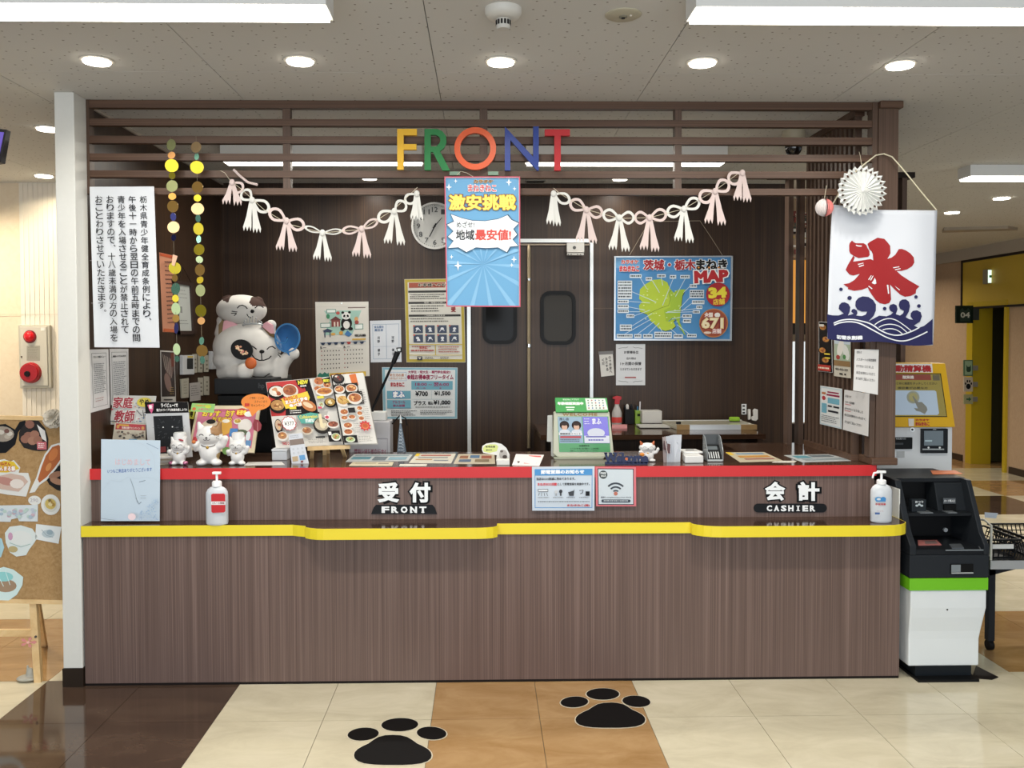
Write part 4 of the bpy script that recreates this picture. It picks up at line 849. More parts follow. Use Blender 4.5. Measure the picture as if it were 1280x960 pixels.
# ================================================================ ICE BANNER
O = lambda x, y: (1000+x/3.69, 190+y/3.69)
flag_q = [(1040.6, 255.5), (1170.8, 263.2), (1166, 431), (1034.6, 423.5)]; YI = 4.0
s = Sheet(flag_q, YI, frame=(1038, 259.5, 1168.5, 427.5)); 
class Cloth(Sheet):
    def P(s, x, y, off=0):
        p = Sheet.P(s, x, y, off); u = (x-1038)/130; v = (y-259)/168
        p = p.copy(); p.y += .012*math.sin(u*5+v*1.5)*(1-.3*v)-.006*math.sin(u*11-v*4)
        p.z -= .018*math.sin(u*math.pi)*(1-v)*.55 + (.006*math.sin(u*9))*v
        return p
s = Cloth(flag_q, YI, frame=(1038, 259.5, 1168.5, 427.5))
def gridpoly(s, x0, y0, x1, y1, nx, ny, off, mb):
    mb.add([s.P(x0+(x1-x0)*i/nx, y0+(y1-y0)*j/ny, off) for j in range(ny+1) for i in range(nx+1)], [(j*(nx+1)+i, j*(nx+1)+i+1, (j+1)*(nx+1)+i+1, (j+1)*(nx+1)+i) for j in range(ny) for i in range(nx)])
tI = thing('ice_banner', 'white fabric ice shop banner with a big red character and navy waves', 'banner', A(1102, 428, YI))
cl = MB(); gridpoly(s, 1038, 259.5, 1168.5, 427.5, 26, 26, 0, cl); o = cl.build('cloth', M('#cdd2da', .75), tI, smooth=True)
md = o.modifiers.new('thick', 'SOLIDIFY'); md.thickness = .0012; md.offset = -1 if s.n.y > 0 else 1
# map the traced banner pixels to its frame
def Fp(x, y):
    px, py = O(x, y); 
    # invert bilinear roughly
    v = (py-259.5)/168; xl_ = 1040.6+(1034.6-1040.6)*v; xr_ = 1170.8+(1166-1170.8)*v; u = (px-xl_)/(xr_-xl_)
    yt = 255.5+(263.2-255.5)*u; yb = 423.5+(431-423.5)*u; v = (py-yt)/(yb-yt)
    return (1038+u*130.5, 259.5+v*168)
def subdiv(pts, L=3.5):
    out = []
    for a, b in zip(pts, pts[1:]+pts[:1]):
        d = math.hypot(b[0]-a[0], b[1]-a[1]); n = max(1, int(d/L))
        out += [(a[0]+(b[0]-a[0])*i/n, a[1]+(b[1]-a[1])*i/n) for i in range(n)]
    return out
def unq(px, py):
    v = (py-259.5)/168; xl_ = 1040.6-6*v; xr_ = 1170.8-4.8*v; u = (px-xl_)/(xr_-xl_)
    yt = 255.5+7.7*u; yb = 423.5+7.5*u; v = (py-yt)/(yb-yt); return (1038+u*130.5, 259.5+v*168)
KJ = lambda p: unq(1050+p[0]/8.727, 285+p[1]/8.727)
WV = lambda p: unq(1030+p[0]/9.143, 360+p[1]/9.143)
def ip(pts, c, f=None):
    P_ = [(f or WV)(p) for p in pts]; s.k += 1; z = .0012+s.k*.00015; s.mb.mat(M(c, .7))
    stack = [[P_[i] for i in t_] for t_ in tessellate_polygon([[Vector((x, y, 0)) for x, y in P_]])]
    while stack:
        t_ = stack.pop(); e = [math.dist(t_[i], t_[(i+1) % 3]) for i in range(3)]; m_ = max(range(3), key=lambda i: e[i])
        if e[m_] > 6:
            a_, b_, c_ = t_[m_], t_[(m_+1) % 3], t_[(m_+2) % 3]; h_ = ((a_[0]+b_[0])/2, (a_[1]+b_[1])/2); stack += [[a_, h_, c_], [h_, b_, c_]]
        else: s.mb.add([s.P(x, y, z) for x, y in t_], [(0, 1, 2)])
RED = '#920d14'; NAVY = '#12144a'; W_ = '#d9dde2'
for pts in ([(105, 175), (110, 150), (136, 120), (150, 135), (175, 148), (262, 148), (290, 165), (305, 200), (325, 235), (328, 280), (310, 300), (205, 312), (150, 285), (118, 262), (107, 235)],
            [(306, 155), (330, 135), (375, 110), (420, 86), (490, 100), (520, 135), (550, 180), (552, 265), (520, 325), (560, 312), (600, 280), (635, 217), (665, 215), (705, 232), (750, 265), (785, 310), (792, 365), (770, 405), (720, 440), (660, 458), (615, 460), (660, 505), (740, 560), (848, 625), (815, 660), (812, 700), (760, 730), (700, 742), (650, 720), (590, 665), (542, 612), (548, 700), (552, 780), (530, 820), (480, 836), (425, 822), (380, 785), (345, 730), (310, 670), (300, 640), (240, 662), (160, 670), (130, 660), (95, 650), (100, 635), (50, 598), (110, 585), (165, 548), (218, 485), (150, 503), (110, 490), (72, 440), (95, 385), (150, 285), (165, 305), (148, 350), (335, 325), (365, 340), (362, 270), (350, 240), (325, 215)]): ip(pts, RED, KJ)
for q_ in ([(178, 165), (205, 172), (245, 174), (235, 187), (195, 184), (176, 175)], [(197, 376), (255, 364), (258, 372), (200, 386)], [(206, 400), (260, 384), (262, 394), (212, 411)], [(576, 420), (640, 409), (641, 417), (580, 430)], [(594, 443), (652, 429), (655, 437), (600, 451)],
           [(303, 552), (335, 506), (342, 510), (312, 560)], [(324, 560), (355, 510), (362, 514), (334, 565)], [(375, 535), (386, 560), (391, 600), (375, 608), (352, 600), (340, 590), (358, 570)], [(302, 627), (312, 622), (348, 655), (340, 663)], [(506, 617), (522, 617), (530, 715), (517, 717)], [(592, 628), (600, 632), (648, 668), (638, 674)]): ip(q_, W_, KJ)
ip([(40, 300), (110, 305), (180, 300), (238, 275), (182, 225), (188, 180), (215, 152), (250, 146), (290, 165), (310, 205), (302, 260), (283, 298), (345, 280), (320, 255), (325, 232), (350, 222), (380, 245), (385, 275), (372, 302), (430, 312), (470, 300), (488, 265), (430, 260), (385, 235), (362, 190), (366, 135), (395, 100), (440, 84), (500, 95), (550, 135), (582, 190), (580, 260), (555, 320), (500, 380), (545, 358), (615, 322), (700, 330), (750, 310), (780, 282), (745, 262), (732, 225), (745, 195), (785, 182), (820, 195), (832, 240), (810, 300), (860, 312), (895, 285), (905, 255), (862, 235), (846, 195), (855, 150), (885, 125), (925, 120), (960, 145), (972, 195), (960, 260), (925, 325), (965, 345), (1008, 350), (980, 310), (982, 275), (1005, 248), (1050, 240), (1090, 262), (1105, 310), (1085, 370), (1020, 415), (1070, 440), (1130, 420), (1228, 345), (1232, 600), (1235, 640), (900, 650), (500, 620), (42, 580)], NAVY)
for x, y, r in ((207, 0, 20), (301, 97, 24), (680, 240, 21), (1034, 88, 19), (1068, 192, 21)): ip([(x+r*math.cos(i*math.pi/8), y+r*math.sin(i*math.pi/8)) for i in range(16)], NAVY)
def wl_(pts, w_=11):
    L_ = []; R_2 = []
    for i, p in enumerate(pts):
        a = pts[max(i-1, 0)]; b = pts[min(i+1, len(pts)-1)]; d = math.hypot(b[0]-a[0], b[1]-a[1]) or 1; nx_, ny_ = -(b[1]-a[1])/d*w_/2, (b[0]-a[0])/d*w_/2
        L_.append((p[0]+nx_, p[1]+ny_)); R_2.append((p[0]-nx_, p[1]-ny_))
    z = .0012+(s.k+1)*.00015; s.k += 1; s.mb.mat(M(W_, .7))
    for i in range(len(pts)-1): s.mb.add([s.P(*WV(q), z) for q in (L_[i], L_[i+1], R_2[i+1], R_2[i])], [(0, 1, 2, 3)])
def smooth(p, n=4):
    out = []
    for i in range(len(p)-1):
        p0, p1, p2, p3 = p[max(i-1, 0)], p[i], p[i+1], p[min(i+2, len(p)-1)]
        for j in range(n):
            t_ = j/n; out.append(tuple(.5*((2*p1[k])+(-p0[k]+p2[k])*t_+(2*p0[k]-5*p1[k]+4*p2[k]-p3[k])*t_*t_+(-p0[k]+3*p1[k]-3*p2[k]+p3[k])*t_**3) for k in (0, 1)))
    return out+[p[-1]]
wl_(smooth([(118, 395), (190, 360), (270, 344), (350, 348), (430, 372), (500, 400), (560, 440), (620, 490), (700, 530), (790, 546), (880, 532), (1000, 480), (1080, 435)]), 14)
wl_(smooth([(122, 415), (190, 385), (280, 370), (360, 378), (430, 408), (500, 455), (580, 510), (680, 570), (780, 602), (870, 606), (960, 585), (1060, 540), (1170, 487)]), 14)
wl_(smooth([(565, 425), (620, 388), (690, 362), (760, 358), (830, 378), (920, 430), (990, 480)]), 11)
wl_(smooth([(608, 460), (660, 435), (740, 422), (820, 430), (880, 455), (945, 505)]), 11)
wl_(smooth([(650, 490), (700, 478), (770, 475), (830, 490), (885, 522)]), 11)
x0, y0 = WV((150, 525)); x1, y1 = WV((435, 575)); s.text('初雪氷削機', x0, y0, x1, y1+1.2, W_, .05)
s.mb.build('print', None, tI)
MB().tube([A(1041, 255, YI), A(1052, 236, YI), A(1068, 216, YI), A(1082, 204, YI), A(1095, 194, YI+.03), A(1105, 192.3, YI+.05), A(1115, 196, YI+.03), A(1130, 213, YI), A(1150, 238, YI), A(1170.5, 262.5, YI)], .0032, 8).build('rope', M('#d6cfb4', .8), tI)
# paper fan rosette
c0 = A(1077, 238.5, 3.93); t = thing('paper_rosette', 'white pleated tissue paper rosette hanging above the ice banner', 'decoration', A(1077, 271, 3.93))
n = 25; mb = MB(); Rr = 31.5*PX(3.93)
for i in range(n):
    a0 = 2*math.pi*i/n; da = 2*math.pi/n; a1 = a0+da; am = a0+da/2
    def pt(r, a, y): return c0+Vector((math.cos(a)*r*Rr, y, math.sin(a)*r*Rr))
    for ae, hs in ((a0, -1), (a1, 1)):
        h_ = am+hs*.30*da
        mb.add([pt(.05, am, -.016), pt(.72, am, -.010), pt(.74, ae, .006), pt(.05, ae, -.004)], [(0, 1, 2, 3)])
        mb.add([pt(.74, ae, .006), pt(.72, am, -.010), pt(.80, h_, -.006), pt(.88, am, -.008), pt(.86, ae, .006)], [(0, 1, 2, 3, 4)])
        mb.add([pt(.86, ae, .006), pt(.88, am, -.008), pt(1.0, am, -.006), pt(.88, ae, .005)], [(0, 1, 2, 3)])
    
mb.ball(c0+Vector((0, -.008, 0)), .012, .012, .012); o = mb.build('pleats', M('#cfd1ce', .8), t); md = o.modifiers.new('th', 'SOLIDIFY'); md.thickness = .001
back = MB(); back.lathe((0, 0, 0), [(Rr*.3, 0), (Rr*.3, .002)], 24); back.v = [Vector((v.x+c0.x, c0.y+.008+v.z, v.y+c0.z)) for v in back.v]; back.build('hub', M('#dedfdb', .8), t)
MB().tube([A(1077, 207, 3.93), A(1075.5, 196, 4.0), A(1074, 190, 4.06)], .0014).build('thread', WIRE, t)
# honeycomb ball
c1 = A(1030.5, 259.5, 4.0); t = thing('honeycomb_ball', 'small pink and white paper honeycomb ball hanging beside the ice banner', 'decoration', c1-Vector((0, 0, .041)))
for nm, m_, sg in (('white_half', M('#ddd6d4', .8), -1), ('pink_half', M('#e38f8a', .8), 1)):
    mb = MB(); k_ = 16
    for i in range(k_):
        a = math.pi*(i/(k_-1))*1.0+(math.pi/2 if sg < 0 else -math.pi/2); 
        rr = .0405; pr_ = [c1+Vector((math.cos(a)*rr*math.cos(b), math.sin(a)*rr*math.cos(b), rr*math.sin(b))) for b in [math.radians(-90+180*j/10) for j in range(11)]]
        for j in range(10):
            mb.add([c1+Vector((0, 0, (pr_[j].z-c1.z)*.9)), pr_[j], pr_[j+1], c1+Vector((0, 0, (pr_[j+1].z-c1.z)*.9))], [(0, 1, 2, 3)])
    mb.ball(c1+Vector((sg*.004, 0, 0)), .034, .034, .038, 14, 10); mb.build(nm, m_, t)
MB().tube([A(1030.5, 249, 4.0), A(1033, 232, 4.03)], .0012).build('thread', WIRE, t)

# ================================================================ PAPER BOW GARLANDS
PINKP = M('#cbbab6', .85); WHP = M('#cfcfca', .85)
def garland(label, knots, Y=4.03, wires=()):
    xs = [k[0] for k in knots]; t = thing('bow_garland', label, 'garland', A(sum(xs)/len(xs), 300, Y), 'paper bow garlands')
    for i, (kx, ky, pink, tl, w_, sp) in enumerate(knots):
        bow = MB(); dy = .004*math.sin(i*2.1)
        def q(x, y, o=0): return A(x, y, Y+dy+o)
        for j in (i-1, i+1):
            if 0 <= j < len(knots): mx, my = (kx+knots[j][0])/2, (ky+knots[j][1])/2
            else: continue
            dx, dyy = mx-kx, my-ky; L = math.hypot(dx, dyy); ux, uy = dx/L, dyy/L; hw = w_
            def lp(t_, s_): return (kx+ux*L*t_-uy*s_, ky+uy*L*t_+ux*s_)
            n = 20; outer = []; inner = []
            for m_ in range(n):
                a = 2*math.pi*m_/n; tt = .52+.50*math.cos(a); prof = .45+.55*min(1, max(0, tt)*1.7)
                outer.append(q(*lp(tt, hw*math.sin(a)*prof), .002*math.sin(a*2)))
                tt2 = .54+.33*math.cos(a); inner.append(q(*lp(tt2, hw*.6*math.sin(a)*prof), .002*math.sin(a*2)))
            bow.ring(outer, inner, (0, .003, 0))
        bow.ball(q(kx, ky, -.002), 3.6*PX(Y), .008, 4.2*PX(Y), 10, 8)
        for sgn, spl in ((-1, sp), (1, sp)):
            topw = 2.2; botw = 4.2+w_*.12; x0 = kx+sgn*1.5; xb_ = kx+sgn*spl; yb_ = ky+tl*(1 if sgn > 0 else .94)
            L_ = [(x0-topw*.9, ky+2), (x0+topw*.9, ky+2)]
            mid = [(x0*.45+xb_*.55+botw*.62, ky+tl*.55), (xb_+botw, yb_-2)]
            zig = []
            for z in range(5): zig.append((xb_+botw-(2*botw)*(z+.5)/5, yb_+(3.0 if z % 2 == 0 else -3.2)))
            midl = [(xb_-botw, yb_-2), (x0*.45+xb_*.55-botw*.62, ky+tl*.55)]
            pts = L_+mid+zig+midl
            bow.prism([q(x, y, .006*sgn*(y-ky)/tl*.6) for x, y in pts], (0, .0022, 0))
        bow.build('bow', PINKP if pink else WHP, t, label='pink tinted paper bow' if pink else None)
    if wires: MB().tube([A(x, y, Y) for x, y in wires], .0011).build('wire', WIRE, t)
    return t
garland('paper bow garland hanging between the disc strings and the wall clock', ((290, 228, 1, 26, 9, 7), (315, 250, 0, 38, 9, 6), (358, 276, 1, 36, 9, 8), (403, 291, 0, 33, 4, 7), (452, 286, 1, 34, 6, 7), (493, 264, 0, 40, 9, 8), (521, 242, 0, 32, 8, 3)), wires=((275, 213), (281, 216), (288, 226), (300, 235), (330, 262), (360, 280), (403, 291), (452, 287), (492, 262), (522, 234)))
garland('paper bow garland hanging above the door sensor and store map', ((692, 242, 0, 38, 8, 4), (733, 262, 1, 40, 9, 8), (774, 272, 0, 40, 9, 8), (812, 272, 1, 40, 9, 7), (855, 261, 0, 40, 9, 7), (894, 239, 1, 40, 10, 8), (928, 216, 1, 34, 10, 6)), wires=((692, 235), (700, 242), (733, 262), (774, 273), (812, 272), (855, 261), (894, 238), (928, 213)))
MB().tube([A(x, y, 4.03) for x, y in ((292, 212), (300, 220), (310, 228), (322, 231))], .006, 6).build('crumpled_end', PINKP, bpy.data.objects['bow_garland'])

# ================================================================ FOIL DISC STRINGS
foils = {'g': M('#a8962f', .34, 1), 'o': M('#ab8446', .34, 1), 'l': M('#84885c', .45, .6), 'n': M('#2a2b55', .25, .8), 's': M('#a8906c', .35, .9), 't': M('#5d8a78', .25, .8), 'a': M('#c7ddaa', .35, .3), 'p': M('#cf9a62', .35, .9)}
def discs(label, items, wire, Y=4.02):
    t = thing('disc_string', label, 'decoration', A(items[-1][0], items[-1][1], Y), 'hanging foil disc strings')
    for i, (x, y, rx, ry, k) in enumerate(items):
        an = (i*37 % 11-5)*.06; c = A(x, y, Y); u = Vector((math.cos(an), math.sin(an), 0)); pts = [c+u*(rx*PX(Y)*math.cos(b))+Vector((0, .004*math.sin(i*1.7)*math.sin(b), ry*PX(Y)*math.sin(b))) for b in [2*math.pi*j/22 for j in range(22)]]
        MB().prism(pts, (0, .0012, 0)).build('disc', foils[k], t)
    MB().tube([A(x, y, Y+.003) for x, y in wire], .0009, 5).build('string', M('#6f6554', .5), t)
    MB().tube([A(wire[0][0], wire[0][1], Y+.003), A(wire[0][0], wire[0][1]+.5, YS+.001)], .0015, 6).build('hook', M('#6f6554', .5), t)
discs('string of foil discs hanging nearer the long notice', [(214, 181, 6.5, 7, 'l'), (214.3, 194, 4.6, 4.6, 'p'), (214.6, 207, 8, 8, 'g'), (215, 219.5, 4.6, 4.4, 'g'), (215, 232.5, 7, 7.3, 'l'), (215.3, 245.5, 4.6, 4.4, 'o'), (216, 258, 7.5, 7.3, 'o'), (216.5, 271, 3.5, 4.8, 'n'), (216.8, 284, 7, 7.3, 's'), (217, 297, 3.3, 4, 'n'), (218.5, 335, 7.4, 7.4, 'g'), (218.5, 347.5, 4.2, 4.6, 'o'), (219.5, 361, 5.6, 7.4, 't'), (219.3, 373, 4, 4.6, 'g'), (219.8, 386, 6.2, 7.6, 'a'), (219.8, 398, 4.4, 4.8, 'o'), (220.3, 410, 2.6, 7, 'n'), (220.8, 436.5, 4.8, 7.2, 'a'), (221.3, 448.5, 3, 4, 't')],
      [(213, 172), (214, 200), (215, 250), (217, 300), (217.5, 320), (219, 350), (220, 400), (221, 430), (221.5, 450)])
discs('string of foil discs hanging nearer the bow garland', [(245, 184, 7.4, 6.8, 's'), (245.8, 195.5, 3, 4.4, 't'), (246.2, 209, 8, 7.8, 'g'), (246.8, 234, 7.6, 7, 'o'), (246.8, 247.5, 4.6, 4.4, 'g'), (247, 261, 7.5, 7.4, 's'), (247.5, 273, 3.3, 4.6, 't'), (248, 286, 6.2, 7.5, 'g'), (248.3, 299, 2.8, 4.8, 't'), (248.8, 312, 6.8, 7, 'g'), (249.2, 324.5, 4.2, 4.3, 'a'), (249.8, 337.5, 7, 7.2, 'o'), (250, 350, 4.2, 4.4, 'g'), (250.5, 363, 5.6, 7.4, 'l'), (251, 388.5, 7.6, 7.6, 'g'), (251.5, 401, 4.6, 4.6, 'p'), (252, 426, 2.8, 5, 't'), (252.5, 438.5, 7.6, 7.4, 'o'), (253, 450, 3, 5, 't')],
      [(245, 170), (246, 200), (247, 250), (249, 310), (250.5, 360), (251, 380), (252, 420), (253, 455)])
MB().hexa([A(216, 318, 4.01), A(222, 320, 4.01), A(218, 333, 4.01), A(214.5, 331, 4.01)], (0, .001, 0)).build('paper_tag', M('#cfa98c', .5), bpy.data.objects['disc_string'])
# ================================================================ CAT FIGURES (plain lucky cats)
def on_mesh(o):
    org = ORG[o.name]; return BVHTree.FromPolygons([v.co+org for v in o.data.vertices], [tuple(p.vertices) for p in o.data.polygons])
def stroke(bv, pts, r, name, m, parent, y0):
    out = []
    for x, z in pts:
        h = bv.ray_cast(Vector((x, y0, z)), Vector((0, 1, 0)))[0]
        if h is not None: out.append(h)
    if len(out) > 1: return MB().tube(out, r, 5).build(name, m, parent)
def arc(cx, cz, rx, rz, a0, a1, n=9): return [(cx+rx*math.cos(math.radians(a0+(a1-a0)*i/n)), cz+rz*math.sin(math.radians(a0+(a1-a0)*i/n))) for i in range(n+1)]
CATW = M('#dddcda', .28); DK = M('#2b2624', .5)
def cat(label, px, py, hpx, earm=None, patches=(), extra=None, wide=1.0, Z=ZT):
    b = AZ(px, py, Z); H = hpx*PX(b.y); x, y, z = b; t = thing('lucky_cat_figurine', label, 'figurine', b, 'lucky cat figurines on the worktop')
    mb = MB(); W = H*wide
    mb.ball((x, y, z+.30*H), .24*W, .20*H, .28*H, 20, 14).ball((x, y-.01*H, z+.69*H), .30*W, .24*H, .235*H, 20, 14)
    for s_ in (-1, 1):
        mb.ball((x+s_*.17*W, y-.06*H, z+.07*H), .13*W, .15*H, .075*H, 12, 8)
        mb.cyl((x+s_*.19*W, y, z+.82*H), (x+s_*.25*W, y, z+.985*H), .10*H, .035*H, 10); mb.ball((x+s_*.245*W, y, z+.975*H), .045*H, n=8, m=6)
    mb.tube([(x-.17*W, y-.06*H, z+.45*H), (x-.29*W, y-.12*H, z+.40*H), (x-.27*W, y-.19*H, z+.48*H)], [.085*H, .08*H, .075*H], 10); mb.ball((x-.27*W, y-.19*H, z+.50*H), .085*H, n=10, m=8)
    mb.tube([(x+.16*W, y-.03*H, z+.42*H), (x+.32*W, y-.06*H, z+.47*H), (x+.37*W, y-.08*H, z+.60*H)], [.09*H, .08*H, .075*H], 10); mb.ball((x+.375*W, y-.08*H, z+.62*H), .085*H, n=10, m=8)
    o = mb.build('body', CATW, t); remesh(o, H/42, 3)
    if patches:       # painted patches of the glaze, by place on the body
        for mm in [p[2] for p in patches]: o.data.materials.append(mm)
        for p in o.data.polygons:
            c = p.center+ORG['x'] if False else p.center+b
            for i, (pc, pr, mm) in enumerate(patches):
                if (Vector(((c.x-x)/H-pc[0], 0, (c.z-z)/H-pc[1]))).length < pr: p.material_index = i+1
    bv = on_mesh(o); r = .009*H
    for s_ in (-1, 1):
        stroke(bv, arc(x+s_*.12*W, z+.70*H, .055*W, .04*H, 10, 170), r, 'eye', DK, t, y-1)
        for k in (-1, 1): stroke(bv, [(x+s_*.20*W, z+(.655+.012*k)*H), (x+s_*.25*W, z+(.66+.03*k)*H)], r*.6, 'whisker', DK, t, y-1)
    h = bv.ray_cast(Vector((x, y-1, z+.66*H)), Vector((0, 1, 0)))[0]
    MB().ball(h, .028*H, .015*H, .02*H, 10, 6).build('nose', DK, t)
    for s_ in (-1, 1): stroke(bv, arc(x+s_*.035*W, z+.632*H, .035*W, .028*H, 180, 360, 6), r*.8, 'mouth', DK, t, y-1)
    stroke(bv, arc(x, z+.50*H, .16*W, .06*H, 190, 350, 10), r*1.1, 'collar', M('#3a2a26', .5), t, y-1)
    h = bv.ray_cast(Vector((x, y-1, z+.43*H)), Vector((0, 1, 0)))[0]
    if h: MB().ball(h, .035*H, n=10, m=8).build('bell', M('#caa24a', .3, .8), t, smooth=True)
    if earm:
        for s_ in (-1, 1): MB().cyl((x+s_*.205*W, y-.055*H, z+.84*H), (x+s_*.24*W, y-.03*H, z+.93*H), .055*H, .02*H, 8).build('inner_ear', earm, t)
    if extra: extra(t, x, y, z, H, W)
    return t
def cap(t, x, y, z, H, W):
    MB().cyl((x, y+.10*H, z+.86*H), (x, y+.10*H, z+1.12*H), .22*H, n=20).build('screw_cap', M('#e2e3e2', .35), t)
    MB().cyl((x, y+.10*H, z+1.12*H), (x, y+.10*H, z+1.15*H), .19*H, n=20).build('cap_top', M('#d2d4d3', .35), t)
def pinkcap(t, x, y, z, H, W):
    cap(t, x, y, z, H, W)
    for s_ in (-1, 1): MB().ball((x+s_*.24*W, y-.09*H, z+.075*H), .11*H, .12*H, .075*H, 12, 8).build('pink_foot', M('#b06c8c', .2, .5), t, smooth=True)
    MB().ball((x+.14*W, y-.18*H, z+.90*H), .10*H, .04*H, .035*H, 10, 6, rot=Matrix.Rotation(.3, 3, 'Y')).build('hair_bow', M('#9c3440', .4), t)
cat('small white cat bank with pink glitter feet and red hair bow', 224, 581, 35, extra=pinkcap)
TAN = M('#8f6a42', .4)
cat('tallest white cat figurine with a tan patch over one ear', 262.5, 581.5, 54, patches=(((.22, .86), .15, TAN), ((.27, .22), .09, M('#a98d5e', .4)), ((-.27, .2), .08, M('#a98d5e', .4))), extra=lambda t, x, y, z, H, W: MB().ball((x-.28*W, y-.25*H, z+.57*H), .045*H, n=10, m=8).build('orange_bead', M('#c8733c', .4), t))
cat('small plain white cat bank with screw cap in front of the framed menu', 297, 581, 35, extra=cap)
cat('white cat figurine with brown ears and raised paw behind the navy welcome sign', 809, 577, 26, wide=1.35, earm=M('#a8552c', .5), patches=(((-.34, .95), .14, M('#a8552c', .4)), ((.34, .95), .14, M('#a8552c', .4))), extra=lambda t, x, y, z, H, W: MB().ball((x-.22*W, y-.26*H, z+.38*H), .12*H, .04*H, .09*H, 12, 8).build('orange_tile', M('#dd8b34', .4), t))

# ================================================================ PLUSH CAT on black printer
Yp = 5.0; k = PX(Yp)
pr_ = thing('black_printer', 'large black office printer the plush cat sits on', 'printer', A(304, 575, Yp-.28))
b0 = A(267.5, 473.5, Yp-.28); b1 = A(340, 575, Yp-.28); zf = .80
MB().box(b0.x, b1.x, Yp-.28, Yp+.22, b0.z-.085, b0.z).build('top_unit', M('#131416', .35), pr_, bevel=.004)
MB().box(b0.x+.012, b1.x-.005, Yp-.26, Yp+.22, zf, b0.z-.09).build('body', M('#0e0f10', .4), pr_, bevel=.004)
MB().box(b0.x+.03, b1.x-.03, Yp-.265, Yp-.26, b0.z-.24, b0.z-.13).build('paper_drawer', M('#17181a', .4), pr_)
s = Sheet((318, 474, 336, 492), Yp-.281); c_ = s.P(327, 482)
s.poly([(327+6*math.cos(i*.35), 482.5+6*math.sin(i*.35)) for i in range(18)], '#1f2124'); s.text('hp', 323.5, 479, 330.5, 487, '#3a3d42', .02); s.mb.build('maker_mark', None, pr_)
struct('trim_4', MB().box(-1.85, -.5, 4.68, 5.5, 0, .80), LAMTOP)       # low service desk behind the counter
P_ = lambda x, y, o=0: A(x, y, Yp+o)
t = thing('plush_cat', 'big white plush cat holding a blue net beside the corner of the side wall', 'plush toy', A(311, 473.3, Yp)+Vector((0, 0, .002)))
zb_ = ORG[t.name].z
mb = MB(); c = P_(309, 434); mb.ball(c, 42*k, 33*k, 32*k, 28, 18)
c2 = P_(307, 450); mb.ball((c2.x, Yp, c2.z), 40*k, 31*k, 20*k, 24, 14)
cbd = P_(315, 466); mb.ball((cbd.x, Yp+.02, zb_+.055), 38*k, 30*k, 17*k, 24, 14)
for (x, y), (x2, y2), r0 in (((282, 414), (277, 401), 15), ((334, 416), (339, 406), 12)): mb.cyl(P_(x, y), P_(x2, y2), r0*k, 6*k, 12); mb.ball(P_(x2, y2), 6.5*k)
mb.tube([P_(280, 466), P_(292, 465, -.10), P_(306, 464.5, -.16)], [11*k, 10*k, 9.5*k], 12); mb.ball(P_(306, 464.5, -.16), 10.5*k)
mb.tube([P_(346, 470, 0), P_(353, 455, -.01), P_(362, 444, -.02)], [14*k, 9*k, 7.5*k], 12); mb.ball(P_(367, 442, -.03), 7.5*k)
PLW = M('#cfccc6', .9)
o = mb.build('body', PLW, t); remesh(o, .0075, 5); bv = on_mesh(o)
for v in o.data.vertices: v.co.z = max(v.co.z, 0)
xz = lambda x, y: (A(x, y, Yp-.13).x, A(x, y, Yp-.13).z)
for nm, pts, rr in (('eye', [(312, 431), (315, 432), (318, 434), (321, 436.5)], .0035), ('eye', [(332, 437), (334.5, 434), (337.5, 433), (340.5, 436)], .0035), ('mouth', [(315, 443), (318, 448), (323, 450.5), (328, 450.5), (333, 448.5), (336, 445)], .0035), ('muzzle_line', [(326, 441), (326, 450)], .003),
                    ('whisker', [(342, 439), (347, 437.5)], .0025), ('whisker', [(342.5, 441.5), (348, 443)], .0025), ('whisker', [(342, 443.5), (346, 447)], .0025)):
    stroke(bv, [xz(*p) for p in pts], rr, nm, M('#191716', .6), t, Yp-1)
x, z = xz(326.5, 439.5); h = bv.ray_cast(Vector((x, Yp-1, z)), Vector((0, 1, 0)))[0]; MB().ball(h, 3.4*k, .01, 2.2*k, 12, 8).build('nose', M('#141212', .4), t)
for pts, nm, m_ in (([(279, 402), (284, 399), (297, 406), (286, 411), (277, 416)], 'inner_ear', M('#d8a3ab', .85)), ([(326, 407), (333, 402), (340, 406), (342, 417), (338, 417)], 'inner_ear', M('#d8a3ab', .85)), ([(273, 406), (278, 399), (280, 402), (278, 417), (273, 420)], 'ear_edge', M('#7a6647', .85)), ([(326, 407), (338, 417), (342, 417), (342, 422), (337, 420)], 'ear_edge', M('#6b5334', .85))):
    ps = []
    MB().prism([P_(x, y, -.075) for x, y in pts], (0, .03, 0)).build(nm, m_, t, bevel=.002)
# smaller cat shaped hat on its head
mb = MB(); c = P_(302, 387.5, -.01); mb.ball(c, 31*k, 26*k, 19*k, 24, 16); mb.cyl(P_(285, 376), P_(283, 369.5), 9*k, 5*k, 10).cyl(P_(322, 378), P_(326, 372), 8*k, 4*k, 10)
o2 = mb.build('cat_hat', PLW, t, label='smaller smiling cat head worn as a hat'); remesh(o2, .0075, 4)
BRN = M('#3b241b', .9); o2.data.materials.append(BRN)
for p in o2.data.polygons:
    w_ = p.center+ORG[t.name]; q_ = ((w_.x-c.x)/k, (w_.z-c.z)/k)
    if (q_[0] < -10 and q_[1] > 8+(-10-q_[0])*.35+0) or (q_[0] > 15 and q_[1] > 5-(q_[0]-15)*.1 and w_.y > Yp-.10): p.material_index = 1
bv2 = on_mesh(o2)
xz2 = lambda x, y: (A(x, y, Yp-.12).x, A(x, y, Yp-.12).z)
